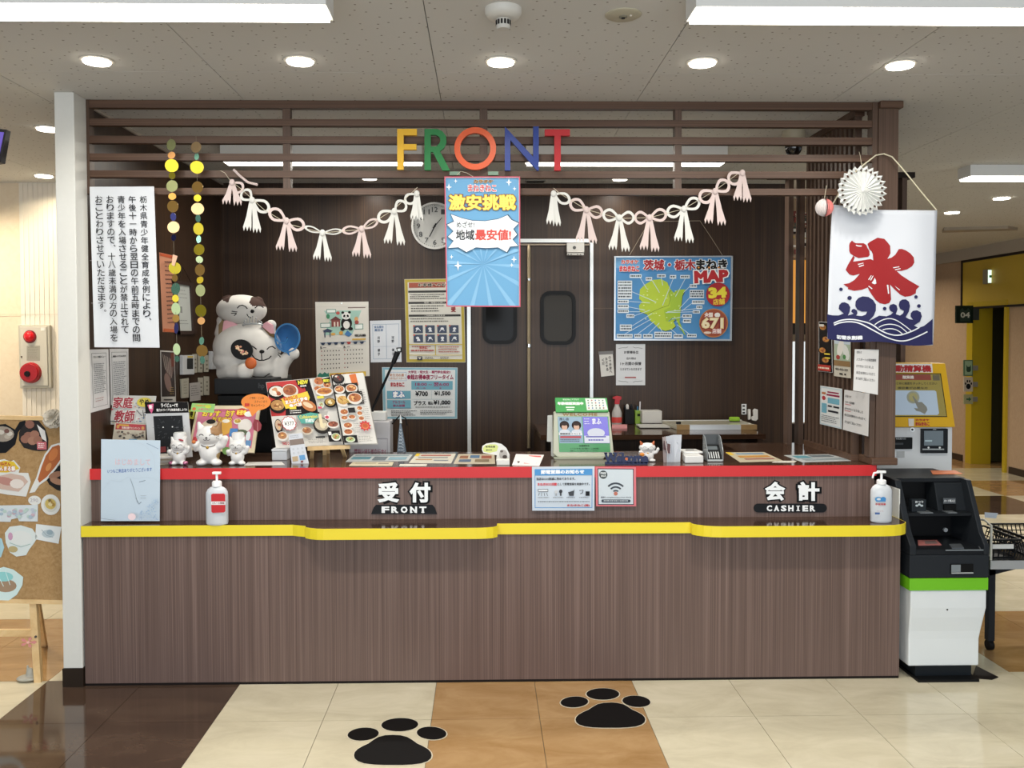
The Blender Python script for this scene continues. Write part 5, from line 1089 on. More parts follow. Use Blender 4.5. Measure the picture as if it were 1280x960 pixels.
for nm, pts, rr in (('hat_eye', [(297, 385.5), (299.5, 382.3), (303, 381.5), (306.5, 383), (309, 386)], .0033), ('hat_eye', [(317, 385), (319.5, 382), (322, 381.5), (325, 384)], .0033), ('hat_whisker', [(290, 389), (297, 390)], .0025), ('hat_whisker', [(289, 391.5), (296, 391.5)], .0025), ('hat_whisker', [(292.5, 394.5), (296, 392)], .0025), ('hat_mouth', [(308, 392.5), (309.5, 396), (312, 397)], .003)):
    stroke(bv2, [xz2(*p) for p in pts], rr, nm, M('#191716', .6), t, Yp-1)
x, z = xz2(314.3, 389); h = bv2.ray_cast(Vector((x, Yp-1, z)), Vector((0, 1, 0)))[0]
if h: MB().ball(h, 2.5*k, .01, 2.4*k, 12, 8).build('hat_nose', M('#141212', .4), t)
# tiara
tr = thing('tiara', 'small silver tiara between the two plush cat heads', 'tiara', P_(315, 407, -.12))
mb = MB()
for i in range(9):
    a = math.pi*i/8; x = 316+11*math.cos(a); y = 405.5-1*math.sin(a)*2; hgt = 2+6*math.exp(-((i-4.5)/2.0)**2)
    p0 = P_(x, y, -.10-.035*math.sin(a)); mb.cyl(p0, p0+Vector((0, 0, hgt*k)), .004, .0015, 6); mb.ball(p0+Vector((0, 0, hgt*k)), .005, n=6, m=4)
TI = M('#b4b8b8', .25, .3)
mb.build('points', TI, tr)
MB().tube([P_(316+12*math.cos(math.pi*i/10), 406.5-2*math.sin(math.pi*i/10), -.10-.035*math.sin(math.pi*i/10)) for i in range(11)], .006, 6).build('band', TI, tr)
# net fan
nf = thing('blue_net', 'round blue mesh net held up by the plush cat', 'net', P_(359, 440, -.06))
def cc(r): return [P_(359+16*r*math.cos(a), 422.5+18.5*r*math.sin(a), -.06) for a in [2*math.pi*i/28 for i in range(28)]]
MB().ring(cc(1), cc(.9), (0, .012, 0)).build('hoop', M('#1f6ea6', .5), nf)
mb = MB(); mm = M('#1d6fae', .7, alpha=.72)
mb.v = []; g = [[P_(359+16*r*math.cos(a), 422.5+18.5*r*math.sin(a), -.055+.06*(1-r*r)) for a in [2*math.pi*i/24 for i in range(24)]] for r in (.98, .75, .5, .25, .05)]
mb.add([p for row in g for p in row], [(i*24+j, i*24+(j+1) % 24, (i+1)*24+(j+1) % 24, (i+1)*24+j) for i in range(4) for j in range(24)]); mb.build('netting', mm, nf, smooth=True)
mb = MB()
for a in (0.3, 1.2, 2.0): mb.tube([P_(352+8*math.cos(a+tt), 420+9*math.sin(a+tt*1.2), -.07) for tt in (0, .4, .8, 1.2)], .003, 5)
mb.build('folds', M('#2f7db8', .6), nf)
MB().tube([P_(359, 440, -.055), P_(364, 446, -.05)], .006).build('handle', M('#1f6ea6', .5), nf)
# black pan shaped fan with orange handle in its paw
pf = thing('black_paddle', 'black oval paddle with popcorn print and orange knob against the plush face', 'paddle', P_(312, 458, -.235))
MB().prism([P_(302+14*math.cos(a)*math.cos(.45)-12.5*math.sin(a)*math.sin(.45), 437+14*math.cos(a)*math.sin(.45)+12.5*math.sin(a)*math.cos(.45), -.215) for a in [2*math.pi*i/28 for i in range(28)]], (0, .012, 0)).build('pan', M('#121112', .5), pf)
s = Sheet((285, 420, 320, 455), Yp-.2155)
for i in range(26):
    a = random.random()*6.28; r = random.random(); x = 302+7.5*r*math.cos(a)+2*math.sin(a); y = 438+5.5*r*math.sin(a)+1.5*r*math.cos(a); s.ell(x, y, 1.5, 1.3, random.choice(('#e3b694', '#d79a78', '#efd0a8', '#d6877a')), 8)
s.mb.build('print', None, pf)
MB().ball(P_(313.5, 454, -.215), 7*k, 4*k, 7*k, 16, 12).build('orange_knob', M('#c8622a', .6), pf, smooth=True)
s1 = [P_(306, 467, -.26), P_(318, 471, -.2), P_(330, 470.5, -.15), P_(338, 466, -.1)]
MB().tube([P_(313, 469, -.15), P_(320, 471.5, -.15), P_(330, 471.5, -.14), P_(337, 467, -.10)], .003).build('neck_cord', M('#1d1a19', .6), t)

# ================================================================ COUNTER ITEMS, plush side
def at(x, y, Z=ZT): return AZ(x, y, Z)
def stand_sheet(q, Y, **kw): return Sheet(q, Y, **kw)
# large drawing standing on the ledge
s = Sheet([(126.5, 549), (200.3, 550.5), (199.5, 651.3), (126, 651.3)], ('W', [A(126.5, 549, YU-.018), A(200.3, 550.5, YU-.018), A(199.5, 651.3, YU-.05), A(126, 651.3, YU-.05)]), frame=(126, 549, 200, 651.3))
s.line([(165, 551), (180, 555), (190, 565), (193, 575), (194, 590)], .35, '#b8c4cf'); s.line([(183, 553), (190, 556), (198, 560)], .5, '#6f86a4')
s.text('はじめまして', 144, 573, 188, 581, '#dfb9c0', .0); s.text('いつもご来店ありがとうございます', 134, 585, 190, 590, '#5876b4', .01, rot=-.06)
s.line([(128, 613), (138, 600), (150, 602), (160, 596), (170, 598), (180, 596), (192, 597), (199, 602)], .4, '#b9c8d4')
s.line([(163, 598), (168, 612), (172, 628)], .7, '#93a1ad'); s.line([(170, 622), (174, 630), (177, 627)], .6, '#7c8896'); s.line([(174, 602), (182, 600)], .5, '#5f6f82'); s.rect(176, 619, 183, 619.5, '#9fadb8'); s.rect(176, 622, 183, 622.5, '#9fadb8')
for i in range(110):
    a = random.random(); y = 623+28*a; x = random.uniform(199-24*min(1, a*1.5+.1), 198.5); s.ell(x, min(y, 649.5), .7, .6, random.choice(('#a9c2d9', '#8fb0d0', '#b9cde0')), 6)
s.line([(129, 647), (140, 648.5), (147, 649.5)], .4, '#6b7a88')
s.ell(168, 645, 5, 4.5, '#ecd5da', 12)
s.make('drawing_sheet', 'large pale blue hand drawn paper standing on the lower ledge', 'drawing', m=M('#bccddb', .4))
# leaflets behind it
s = Sheet([(142, 494), (195.5, 495), (190, 552), (136.5, 531)], 4.34, frame=(142, 494, 195.5, 530)); s = Sheet([(142, 494), (195.5, 495), (190.5, 531), (137, 530.5)], 4.36, frame=(140, 494, 193, 531))
for i in range(46): s.ell(random.uniform(141, 192), random.uniform(496, 529), random.uniform(.6, 1.8), random.uniform(.4, 1.2), random.choice(('#6d7277', '#3d6fa0', '#c14a50', '#a9adb0', '#e3d7a0')), 7)
s.text('家庭', 142, 496, 166, 510, '#a32c3c', .03, '#e9e4df', .06); s.text('教師', 146, 513, 170, 528, '#a32c3c', .03, '#e9e4df', .06); s.ell(180, 502, 9, 6, '#dcc94c', 16); s.text('やめ', 174, 498, 186, 505, '#2b2b2c', .03); s.rect(138, 524, 140.5, 530, '#b3283c'); s.lines(141, 526, 152, 529, 1, '#55585c', th=1.4)
for i in range(8): s.line([(172+2.5*i, 512+3*(i % 3)), (175+2.5*i, 515+2*(i % 4))], .8, '#46494d')
s.make('tutor_leaflet', 'crowded leaflet with big red tutoring characters behind the drawing sheet', 'leaflet', m=M('#d9d8d3', .5))
s = Sheet([(143.5, 528), (182, 530), (182, 560), (139, 560)], 4.33, frame=(141, 528, 182, 560)); s.rect(143, 529, 181.8, 536.5, '#b9454c'); s.rect(147, 530, 160, 531.5, '#e2c04f'); s.ell(146, 533, 2, 2.4, '#d9a25e', 10); s.ell(178.5, 533.5, 2, 2.4, '#d9a25e', 10); s.text('受験応援キャンペーン', 151, 532.5, 175, 535.5, '#f0dcd2', .03)
for i in range(30): s.ell(random.uniform(145, 180), random.uniform(539, 547), 1.6, 1.3, random.choice(('#4a4644', '#a08f80', '#cfc4b4')), 8)
s.rect(162, 548, 172, 554, '#6fa3c9'); s.rect(144, 549, 156, 554, '#c2534c')
s.make('cartoon_leaflet', 'lower leaflet with red heading and small figures behind the drawing sheet', 'leaflet', m=M('#d4ccb9', .5))
# black headed poster stand
s = Sheet([(181, 502.5), (234.5, 502.5), (240.5, 571), (186, 577)], 4.30, frame=(181, 502.5, 234.5, 575))
s.rect(181, 502.5, 234.7, 516.5, '#151314'); s.text('ライビュー!で', 201, 504.2, 222, 509, '#f2f0ee', .04); s.text('魅力のライブを映像体感しよう!!', 195, 510.7, 233, 514.2, '#efedeb', .03)
s.poly([(184, 506), (192, 504.5), (191, 512), (188.5, 517), (186, 512)], '#d65c8a'); s.text('新', 186, 506, 190, 511, '#ffffff', .04)
s.rect(190.5, 520, 226.5, 569, '#25272a')
for i in range(36): a = random.uniform(0, 6.28); r = random.uniform(6, 20); s.line([(209+r*math.cos(a), 537+r*.8*math.sin(a)), (209+(r+3)*math.cos(a), 537+(r+3)*.8*math.sin(a))], .3, '#5d6165')
s.ell(202.5, 534, .9, .9, '#e9e9ea', 8); s.ell(214, 534, .9, .9, '#e9e9ea', 8); s.rect(191, 558, 204, 565, '#7a2f33'); s.text('LIVE', 206, 559, 222, 565, '#8e9296', .0)
s.make('live_poster_stand', 'white framed dark poster with black heading strip beside the cat bank', 'poster', m=M('#c6c8ca', .35), depth=.006)
s = Sheet([(189, 568), (232, 566), (236, 578), (190, 581)], 4.22); t = thing('envelope_stack', 'stack of cream envelopes under the dark poster', 'paper stack', at(210, 580))
for i in range(4): q = [at(188+i*.6, 581-i*2.4, ZT+i*.010), at(226+i, 579.5-i*2.4, ZT+i*.010), at(232+i, 573.5-i*2, ZT+i*.010), at(194, 575-i*2, ZT+i*.010)]; MB().hexa(q, (0, 0, .0085)).build('envelope', M(('#cbbfae', '#d8d3c8', '#bfae98', '#d9d6cf')[i], .6), t)
# framed menu board
q = [(246.5, 507), (325.5, 507), (317.5, 566), (235, 562)]
s = Sheet(q, ('W', [A(246.5, 507, 4.46), A(325.5, 507, 4.46), A(317.5, 566, 4.34), A(235, 562, 4.34)]), frame=(240, 507, 322, 564))
s.rect(243, 511.5, 318, 559, '#c9728c'); s.rect(243, 511.5, 318, 515, '#b95a78')
for x0, x1, y0, y1 in ((249, 272, 514, 521), (279, 290, 513.5, 521), (263, 288, 522, 527)): s.text('おすすめ'[: max(2, int((x1-x0)/6))], x0, y0, x1, y1, '#e3c43c', .05, '#7d1f2c', .08)
s.ell(299, 516, 8, 5.5, '#b3202c', 16); s.text('新登場', 293, 513, 305, 519, '#f0d24a', .04)
s.ell(262, 539, 13, 14, '#cdbca4', 18); s.ell(262, 528, 6, 3, '#2b2725', 12); s.ell(280, 534, 10, 11, '#d8a23e', 16); s.ell(281, 527, 5, 2.4, '#efe9dd', 10); s.ell(306, 532, 9, 8, '#e3e0da', 14); s.ell(303, 541, 8, 4, '#4b5a3c', 14); s.rect(288, 536, 298, 546, '#3e7fc0')
s.ell(309, 518, 6, 3.4, '#e8ece9', 12); s.ell(312, 545, 3, 6, '#dde5ea', 12); s.rect(244, 548, 249, 558, '#b8323c'); s.rect(310, 550, 317, 557, '#5f8fc0'); s.dish(296, 527, 5, 3.6, '#e8e4da', '#b9a03c', n=4)
s.make('framed_menu', 'pale wood framed pink menu board behind the cat figurines', 'menu', m=M('#d6c9aa', .5), depth=.012)
s = Sheet([(240, 504), (269, 505), (267, 516), (238, 514)], 4.335, frame=(239, 504.5, 268, 515.5)); s.text('ご予約承り中', 243, 506, 256, 508.5, '#e9a23c', .03); s.ell(260, 508, 4, 2.2, '#cddc4c', 12); s.ell(243, 512, 2.4, 2.2, '#d5703c', 12); s.text('人気プラン', 248, 510.5, 264, 513.5, '#e06a8a', .03)
s.make('green_price_tag', 'light green handwritten tag over the framed menu corner', 'tag', m=M('#9ccf7a', .6))
s = Sheet([(233, 512), (244, 513), (242, 524), (233, 523)], 4.40, frame=(233, 512, 243, 524)); s.text('お得', 234, 514, 241, 521, '#2d2c10', .05); s.make('yellow_tag', 'small yellow green tag with black writing behind the poster stand', 'tag', m=M('#b9b43a', .6))
s = Sheet((301, 490, 338, 528), 4.32)
pts = [(320+18.5*math.cos(a), 502.5+10.5*math.sin(a)) for a in [2*math.pi*i/26 for i in range(26)]]
pts = [p for p in pts if not (p[1] > 511 and 310 < p[0] < 322)]
s = Sheet((301, 490, 338, 528), 4.32); i0 = max(range(len(pts)), key=lambda i: pts[i][1]); s.outline([(320+18.5*math.cos(a), 502.5+10.5*math.sin(a)) for a in [math.radians(x) for x in range(-230, 91, 12)]]+[(315, 521), (311, 511.5)], .0015, M('#e88a3a', .6))
s.text('ご予約・ご入会', 312, 496, 330, 499, '#7a4a22', .01); s.text('スタッフまで', 318, 500.5, 334, 503.5, '#7a4a22', .01); s.text('最新', 306, 504, 312, 508, '#c8302a', .05); s.text('キャンペーン', 314, 505, 331, 508.5, '#7a4a22', .01)
s.make('orange_speech_card', 'orange speech bubble card over the framed menu corner', 'card')
s = Sheet((316, 524, 328, 542), 4.325); s.outline([(318, 524), (323, 525), (327, 531), (326, 537), (322, 540), (317, 537), (316, 530)], .0015, M('#8c2f38', .5)); s.line([(322, 528), (322, 539)], .6, '#d39a9a'); s.make('red_fruit_cutout', 'dark red paper cutout at the edge of the framed menu', 'cutout')
s = Sheet((277, 558, 289, 569), 4.2); s.outline([(283+5.2*math.cos(i*.35), 563.5+4.8*math.sin(i*.35)) for i in range(18)], .0015, M('#8fc26a', .6)); s.make('green_round_tag', 'round green tag between two cat figurines', 'tag')
# food menu on small wooden easel
q = [(332.5, 478), (455, 467), (472.5, 555.5), (345, 560)]
Zq = [A(332.5, 478, 4.42), A(455, 467, 4.42), A(472.5, 555.5, 4.33), A(345, 560, 4.33)]
s = Sheet(q, ('W', Zq), frame=(333, 473, 465, 557))
s.rect(333, 473, 421, 557, '#d9d6cf'); s.rect(333.4, 473.5, 391, 517, '#b92a2a'); s.poly([(381, 474), (391, 474), (397, 517), (352, 517), (354, 507), (384, 488)], '#1d1718'); s.rect(395, 473.4, 421.8, 515, '#c9c4be')
s.dish(345, 486, 12, 9, '#1b1918', '#e0dbcf', ('#a8542e', '#efe8da', '#c98f62')); s.dish(363, 486, 11, 9, '#d9d2c5', '#a05a34', ('#7a3820', '#b86c3c', '#8a4426')); s.dish(344, 504, 11, 9, '#1b1918', '#b58850', ('#d8b070', '#8f5c2c', '#c9a468'))
s.poly([(373, 474), (392, 474), (388, 481), (381, 485), (375, 481)], '#131011'); s.text('NEW', 376, 475, 389, 479.5, '#e5dc3a', .06); s.text('新発売', 378, 481, 386, 483, '#f0eeea', .04)
s.poly([(350, 496), (386, 489), (388, 497), (384, 505), (354, 509), (352, 502)], '#e8c63a'); s.text('まねきねこの', 353, 493.5, 372, 497.5, '#c0322c', .05, rot=-.1); s.text('まんぷく定食', 355, 497, 385, 502, '#fbf4e8', .05, '#b5242a', .09, rot=-.1); s.text('食べ放題', 359, 502.5, 383, 507, '#fbf4e8', .05, '#b5242a', .09, rot=-.1)
s.ell(385, 507, 10, 6.5, '#b9713c', 14, .5); s.ell(384, 506, 7, 3, '#e2c8a4', 12, .5); s.rect(359, 507, 368, 510, '#e2cf3c'); s.lines(359, 511.5, 374, 516.5, 2, '#e5e2dc', th=1.2)
for x, y, rx, ry in ((404, 478, 8, 6), (414, 483, 6, 5), (401, 487, 6, 4)): s.dish(x, y, rx, ry, '#c8beb2', '#b86a3a', n=5)
s.poly([(408, 476), (420, 474), (418, 481), (411, 482)], '#131011'); s.text('限定!', 410, 476.5, 418, 480, '#e5dc3a', .05); s.dish(409, 491, 12, 5.5, '#e5e0d8', '#c9853a', n=8); s.rect(398, 496.5, 407, 499.5, '#dfd23a'); s.dish(414, 505, 8, 6, '#161414', '#b08a3c', ('#e2d8b0', '#3c3428'), 5); s.dish(402, 507, 3.6, 4, '#dfe3da', '#b5c79a', n=3); s.rect(397, 509.5, 402, 512, '#cf4a66')
s.lines(397, 500.5, 405, 504.5, 3, '#8a8680', th=.7)
s.poly([(368, 519), (386, 516), (396, 518), (394, 530), (372, 529)], '#4fa093'); s.text('Collaboration', 371, 519, 394, 523, '#e9d84a', .02); s.text('menu', 378, 524, 389, 528, '#e9f3ef', .03)
s.burst(356, 528, 10, 9.5, 12, '#b9323c', .88); s.burst(356, 528, 9, 8.6, 12, '#f0eeea', .88); s.text('¥377', 350, 525.5, 362.5, 530.5, '#2b2a2c', .0)
s.dish(342, 530, 5, 9, '#2a2220', '#c2a68a', n=4); s.dish(345, 543, 7, 6, '#ded8cf', '#a8764a', n=4); s.text('TAKE OUT', 343, 551, 356, 554.5, '#b03238', .04)
s.dish(398, 532, 11, 10, '#26221f', '#b8ab94', ('#d9cfae', '#93836a'), 7); s.rect(396, 519, 400, 535, '#e2d4ac'); s.dish(413, 532, 8, 4.6, '#e3dcd2', '#8a4a34', ('#6e3424', '#a85a3c')); s.dish(378, 538, 7, 5, '#cbbfae', '#9a6a48', n=5); s.rect(404, 540, 420, 553, '#1c1a1a'); s.dish(414, 547, 6, 4.6, '#e4e2da', '#9aa86a', n=5); s.rect(405, 541, 409, 545, '#e8e4de'); s.rect(404, 521, 410, 526, '#efe9e6'); s.ell(407, 523.5, 2.6, 2, '#c4485c', 10); s.rect(388, 546, 400, 548, '#2b2a2a'); s.lines(378, 549, 400, 555, 3, '#8f8b86', th=.8)
s.rect(421.6, 473, 423.2, 557, '#1a1718')
s.rect(423.4, 473.5, 465, 557, '#d8d6d0'); s.rect(423.6, 474, 440, 486, '#c9c6c0'); s.dish(431, 478, 8, 6, '#171414', '#3a2c28', ('#8a3228', '#d8d0c4'), 4); s.poly([(446, 475), (455, 474), (456, 488), (448, 489)], '#cf6a2c'); s.text('お得メニュー', 425, 483.5, 442, 486.5, '#3a3634', .03)
for x, y, rx, ry, bg in ((430, 491, 7, 5, 0), (446, 491, 8, 5.5, 0), (432, 505, 9, 7, 1), (448, 503, 10, 7, 0)):
    if not bg: s.rect(x-rx-1, y-ry-.5, x+rx+1, y+ry+.5, '#2a2624')
    s.dish(x, y, rx, ry, '#dcd6cc', '#c9944e' if bg else '#b06a3c', n=7)
for i in range(9): s.line([(424+i*1.6, 500+(i % 3)*2), (430+i*1.4, 509-(i % 2)*3)], .8, '#d9b865')
for x, y, rx, ry in ((431, 519, 6, 4), (430, 526, 5, 3), (440, 525.5, 5, 3), (452, 516, 4, 3), (451, 522, 4, 3), (452, 528, 4, 3), (433, 535.5, 6.5, 4), (432, 543, 6.5, 4)): s.dish(x, y, rx, ry, '#e2ddd4', '#b4683a', n=5)
s.rect(437, 515, 446, 521, '#2b292a'); s.burst(455, 537, 8, 6.5, 10, '#bf2a2e', .7); s.dish(455, 537, 4.5, 3.5, '#d87a4c', '#c2512c', n=4); s.rect(424.5, 547.5, 442, 556, '#1e1c1c'); s.dish(433, 552, 6, 3.4, '#cdd6c0', '#9fb87a', n=5); s.lines(444, 549, 463, 556, 4, '#9a9894', th=.7); s.lines(457, 495, 464, 512, 6, '#8f8c88', th=.7); s.lines(457, 515, 464, 531, 7, '#9a9894', th=.7); s.lines(441, 534, 448, 546, 5, '#9a9894', th=.7)
s.make('food_menu', 'big glossy food menu leaning on the small wooden easel', 'menu', m=M('#bdbab4', .15))
t = thing('table_easel', 'small pale wooden easel carrying the food menu', 'easel', at(410, 573))
yb = Zq[2].y
MB().hexa([A(384, 558.5, 4.30), A(437, 556.5, 4.30), A(437.5, 561, 4.30), A(384.5, 563.5, 4.30)], (0, .02, 0)).build('crossbar', WOOD, t)
for (x0, y0), (x1, y1), Y0, Y1 in (((390, 561), (389, 573.5), 4.305, 4.27), ((427, 560), (431, 571.5), 4.305, 4.28), ((404, 500), (405.5, 569), 4.49, 4.40), ((408, 500), (409.5, 567), 4.52, 4.47)):
    a, b = A(x0, y0, Y0), AZ(x1, y1, ZT); w_ = 2.2*PX(4.3); MB().hexa([a+Vector((-w_, 0, 0)), a+Vector((w_, 0, 0)), b+Vector((w_, 0, 0)), b+Vector((-w_, 0, 0))], (0, .014, 0)).build('leg', WOOD, t)
# little tent card and white box
s = Sheet([(360.5, 543), (377.5, 541), (386, 579.5), (365, 582.5)], ('W', [A(360.5, 543, 4.24), A(377.5, 541, 4.24), A(386, 579.5, 4.20), A(365, 582.5, 4.20)]), frame=(362, 542, 381, 581)); s.lines(364, 544, 378, 548, 2, '#9aa0a8', th=.9); s.rect(362.5, 549, 381, 556, '#7f7068')
for r_ in range(2):
    for c_ in range(3): s.ell(366+c_*5.6, 561+r_*5, 1.3, 1.5, '#b9bec4', 8)
s.rect(363.5, 570, 370, 576, '#b09a7a'); s.rect(372, 569.5, 378.5, 575.5, '#5a93c4'); s.ell(374, 577.5, 1.6, 1.2, '#7b3032', 8)
s.make('tent_card', 'small white service card standing before the food menu', 'card', m=M('#c8ccd4', .5), depth=.003)
t = thing('white_box', 'small white box beside the service card', 'box', at(350, 575)); a = at(340, 575.5); b = at(361, 574); MB().box(a.x, b.x, a.y, a.y+.07, ZT, ZT+.045).build('carton', M('#bcc0c6', .5), t, bevel=.003); MB().box(a.x-.002, b.x+.002, a.y-.002, a.y+.072, ZT+.045, ZT+.056).build('lid', M('#d0d3d7', .5), t, bevel=.002)
# flat papers
def flat(label, quad, draws=None, m=PAPER, name='flat_leaflet', Z=ZT, fr=None):
    q = [AZ(x, y, Z+.0015) for x, y in quad]; s = Sheet(quad, ('W', q), frame=fr or (quad[3][0], min(p[1] for p in quad), quad[2][0], max(p[1] for p in quad)))
    if draws: draws(s)
    return s.make(name, label, 'leaflet', m=m, depth=.0012, group='leaflets lying on the worktop')
def U(s, u0, v0, u1, v1, c):      # rect in unit frame
    x0, y0, x1, y1 = s.fr; return s.rect(x0+(x1-x0)*u0, y0+(y1-y0)*v0, x0+(x1-x0)*u1, y0+(y1-y0)*v1, c)
flat('flat leaflet with teal bands beside the wooden easel', [(443, 567.5), (516, 568), (510, 576), (432, 577)], lambda s: (U(s, .05, .1, .95, .3, '#8a9aa0'), U(s, .04, .4, .35, .75, '#4d8593'), U(s, .4, .4, .62, .9, '#5c6a72'), U(s, .66, .45, .95, .85, '#7fa0ae')), M('#c3c8c8', .3))
flat('flat cream slip just behind the red edge near the easel', [(441, 577.5), (492, 577.5), (490, 582), (436, 582)], lambda s: (U(s, .1, .3, .6, .5, '#b0a488'), U(s, .65, .3, .9, .6, '#8f8878')), M('#d3c9ac', .4))
flat('flat yellow cornered leaflet before the sliding door', [(521, 567), (570, 567), (564, 579), (511, 578.5)], lambda s: (U(s, .0, .0, .1, .3, '#e2c12c'), U(s, .15, .15, .9, .28, '#b0655c'), U(s, .12, .4, .85, .5, '#7f8890'), U(s, .1, .62, .5, .72, '#b88a5c'), U(s, .55, .7, .9, .8, '#7f8890')), M('#d6d2c2', .3))
flat('flat leaflet with brown and blue pictures beside the speech bubble card', [(573, 567.5), (618, 567.5), (619, 579.5), (567, 579.5)], lambda s: (U(s, .08, .2, .3, .5, '#8a5a3c'), U(s, .35, .15, .6, .45, '#46688a'), U(s, .65, .2, .92, .5, '#8f4a34'), U(s, .1, .6, .4, .85, '#4a5f78'), U(s, .5, .6, .85, .85, '#7a6a50')), M('#c9bea8', .3))
flat('thin white slip on the red edge below the yellow cornered leaflet', [(500, 580), (534, 580), (533, 582.3), (499, 582.3)], None, M('#d8d4c8', .4))
flat('flat white paper strip before the cat banks', [(310, 577.5), (352, 577), (356, 581), (305, 581.5)], None, M('#d6d6d2', .4))
flat('flat yellow cornered leaflet beside the card display box', [(907, 565.5), (955, 565), (979, 576), (925, 577.5)], lambda s: (U(s, .0, .0, .12, .3, '#e2c12c'), U(s, .2, .12, .9, .26, '#6f8fae'), U(s, .15, .4, .9, .6, '#c08a3c'), U(s, .2, .7, .9, .82, '#9a5a50')), M('#d2c9ae', .3))
flat('flat wide leaflet with teal bands before the side lattice', [(980, 569), (1035, 567.5), (1072, 575.5), (1003, 577.5)], lambda s: (U(s, .1, .15, .4, .5, '#5f99a8'), U(s, .45, .15, .9, .4, '#6a757c'), U(s, .12, .6, .9, .85, '#8c979c')), M('#c4cacb', .3))
flat('small white slip between the two flat leaflets', [(970, 575.8), (996, 576), (993, 578), (965, 577.8)], None, M('#d8d4c8', .4))
# grey floor standing panel with printed line, monitor base, small frame behind
t = thing('white_console', 'white desktop console with printed line behind the food menu', 'console', A(465, 572, 4.62)); a = A(436, 527, 4.62); b = A(488, 572, 4.62)
MB().box(a.x, b.x, 4.62, 4.76, .80, a.z).build('case', M('#a9a8ac', .4), t, bevel=.006)
MB().box(A(440, 520, 4.62).x, A(481, 520, 4.62).x, 4.66, 4.75, a.z, A(460, 516, 4.62).z).build('top_cover', M('#cfd0ce', .4), t, bevel=.004)
s = Sheet((436, 527, 488, 572), 4.618); s.frame_(437.5, 548, 484.5, 569, .5, '#7c7b80'); s.text('呼出しはじめたにゃ♪', 443, 561, 482, 565.5, '#8a3450', .02); s.mb.build('print', None, t)
t = thing('ornamented_stand', 'small silver patterned triangular stand next to the white console', 'stand', A(501, 568, 4.62)); MB().prism([A(x, y, 4.62) for x, y in ((499.5, 530), (501.5, 530), (508, 568), (496, 568))], (0, .03, 0)).build('panel', M('#5d6872', .35, .4), t)
s = Sheet((495, 528, 509, 569), 4.6195)
for i in range(7): s.line([(500-i*.4, 538+i*4.2), (502+i*.6, 536+i*4.2)], .5, '#b9c2c8'); s.line([(499.6-i*.35, 536+i*4.2), (502+i*.6, 539+i*4.2)], .5, '#b9c2c8')
s.mb.build('pattern', None, t); MB().cyl(A(501, 529, 4.63), A(500.5, 519, 4.63), .006, .003, 8).build('tip', M('#d9dcde', .3), t)
MB().tube([A(490, 530, 4.7), A(500, 519, 4.7), A(507, 523, 4.7), A(509, 532, 4.7)], .004).build('cable', BLACK, t)
t = thing('gooseneck_microphone', 'slim black microphone arm slanting up before the posters', 'microphone', A(462, 527, 4.66))
MB().cyl(A(464, 515, 4.70), A(494, 448, 4.66), .0075, .0065, 10).build('arm', BLACK, t); MB().cyl(A(491.5, 454, 4.66), A(497, 440, 4.66), .012, .016, 12).build('neck', BLACK, t)
MB().hexa([A(495, 434.5, 4.65), A(502, 434, 4.65), A(502, 440, 4.65), A(497, 442, 4.65)], (0, .03, 0)).build('head', M('#1a1a1c', .4), t, bevel=.003); MB().hexa([A(496.5, 435.8, 4.648), A(500.5, 435.5, 4.648), A(500.5, 438.8, 4.648), A(497, 439, 4.648)], (0, .002, 0)).build('lamp_window', M('#cfd4d4', .3), t)
MB().cyl(A(464, 513, 4.70), A(464, 516.3, 4.70), .014).build('foot', BLACK, t)
t = thing('white_paper_pad', 'white paper pad on the wall above the black printer edge with a black cable', 'pad', A(340, 473, YB)); 
MB().hexa([A(322, 463, YB-.012), A(355, 463, YB-.012), A(355.5, 474.5, YB-.012), A(330, 474.5, YB-.012)], (0, .012, 0)).build('sheet', M('#b9bab6', .6), t)
MB().tube([A(343, 460, YB-.018), A(341, 465, YB-.018), A(335, 469, YB-.018), A(328, 473, YB-.018)], .004).build('cable', BLACK, t)
# speech bubble cat card
s = Sheet((602, 553, 638, 577), 4.25); s.outline([(604, 566), (602.3, 562), (603, 557.5), (608, 554.5), (618, 553), (627, 555), (633, 560), (637, 568), (637, 574), (634, 577), (620, 577), (621, 569), (612, 567.5)], .003, M('#e3e3df', .5))
s.poly([(604.5, 564.5), (603.5, 560.5), (606, 557), (613, 555.2), (620, 555.5), (623, 558), (621, 564), (612, 566)], '#d3dc8a'); s.text('新規会員', 607, 557.2, 619, 559.6, '#3c3e2c', .03); s.text('受付中', 607.5, 561.5, 615, 563.6, '#3c3e2c', .02)
s.ell(629, 568, 5, 6, '#b7b3ae', 14); s.ell(631, 571, 3, 2.4, '#4a413c', 10); s.ell(627, 564, 2, 1.6, '#6b625c', 10)
t = s.make('speech_bubble_card', 'curved white card with a green speech bubble on a small white base', 'card'); a = at(621, 581.5); MB().box(a.x, at(637, 581.5).x, a.y, a.y+.05, ZT, A(621, 575, a.y).z).build('base', M('#dcdcd8', .5), t, bevel=.002)
# red and white tent card
a = at(640, 582.3); q = [A(645, 567.5, 4.22), A(680, 568.5, 4.22), A(673, 583, 4.10), A(639.5, 581.8, 4.10)]
q[2] = at(674, 582.6)+Vector((0, 0, .001)); q[3] = at(640, 581.6)+Vector((0, 0, .001))
s = Sheet([(645, 567.5), (680, 568.5), (674, 582.6), (640, 581.6)], ('W', q), frame=(640, 567.5, 677, 582)); s.rect(645, 569, 674, 571, '#c85a58'); s.rect(644, 572.3, 668, 573.3, '#c85a58'); s.poly([(645, 577), (650, 577), (647.5, 580)], '#3b3635'); s.rect(655, 578.5, 672, 580, '#c98a88')
s.make('tent_notice', 'low white tent notice with red lines beside the speech bubble card', 'notice', m=M('#e2d6d4', .5), depth=.002)

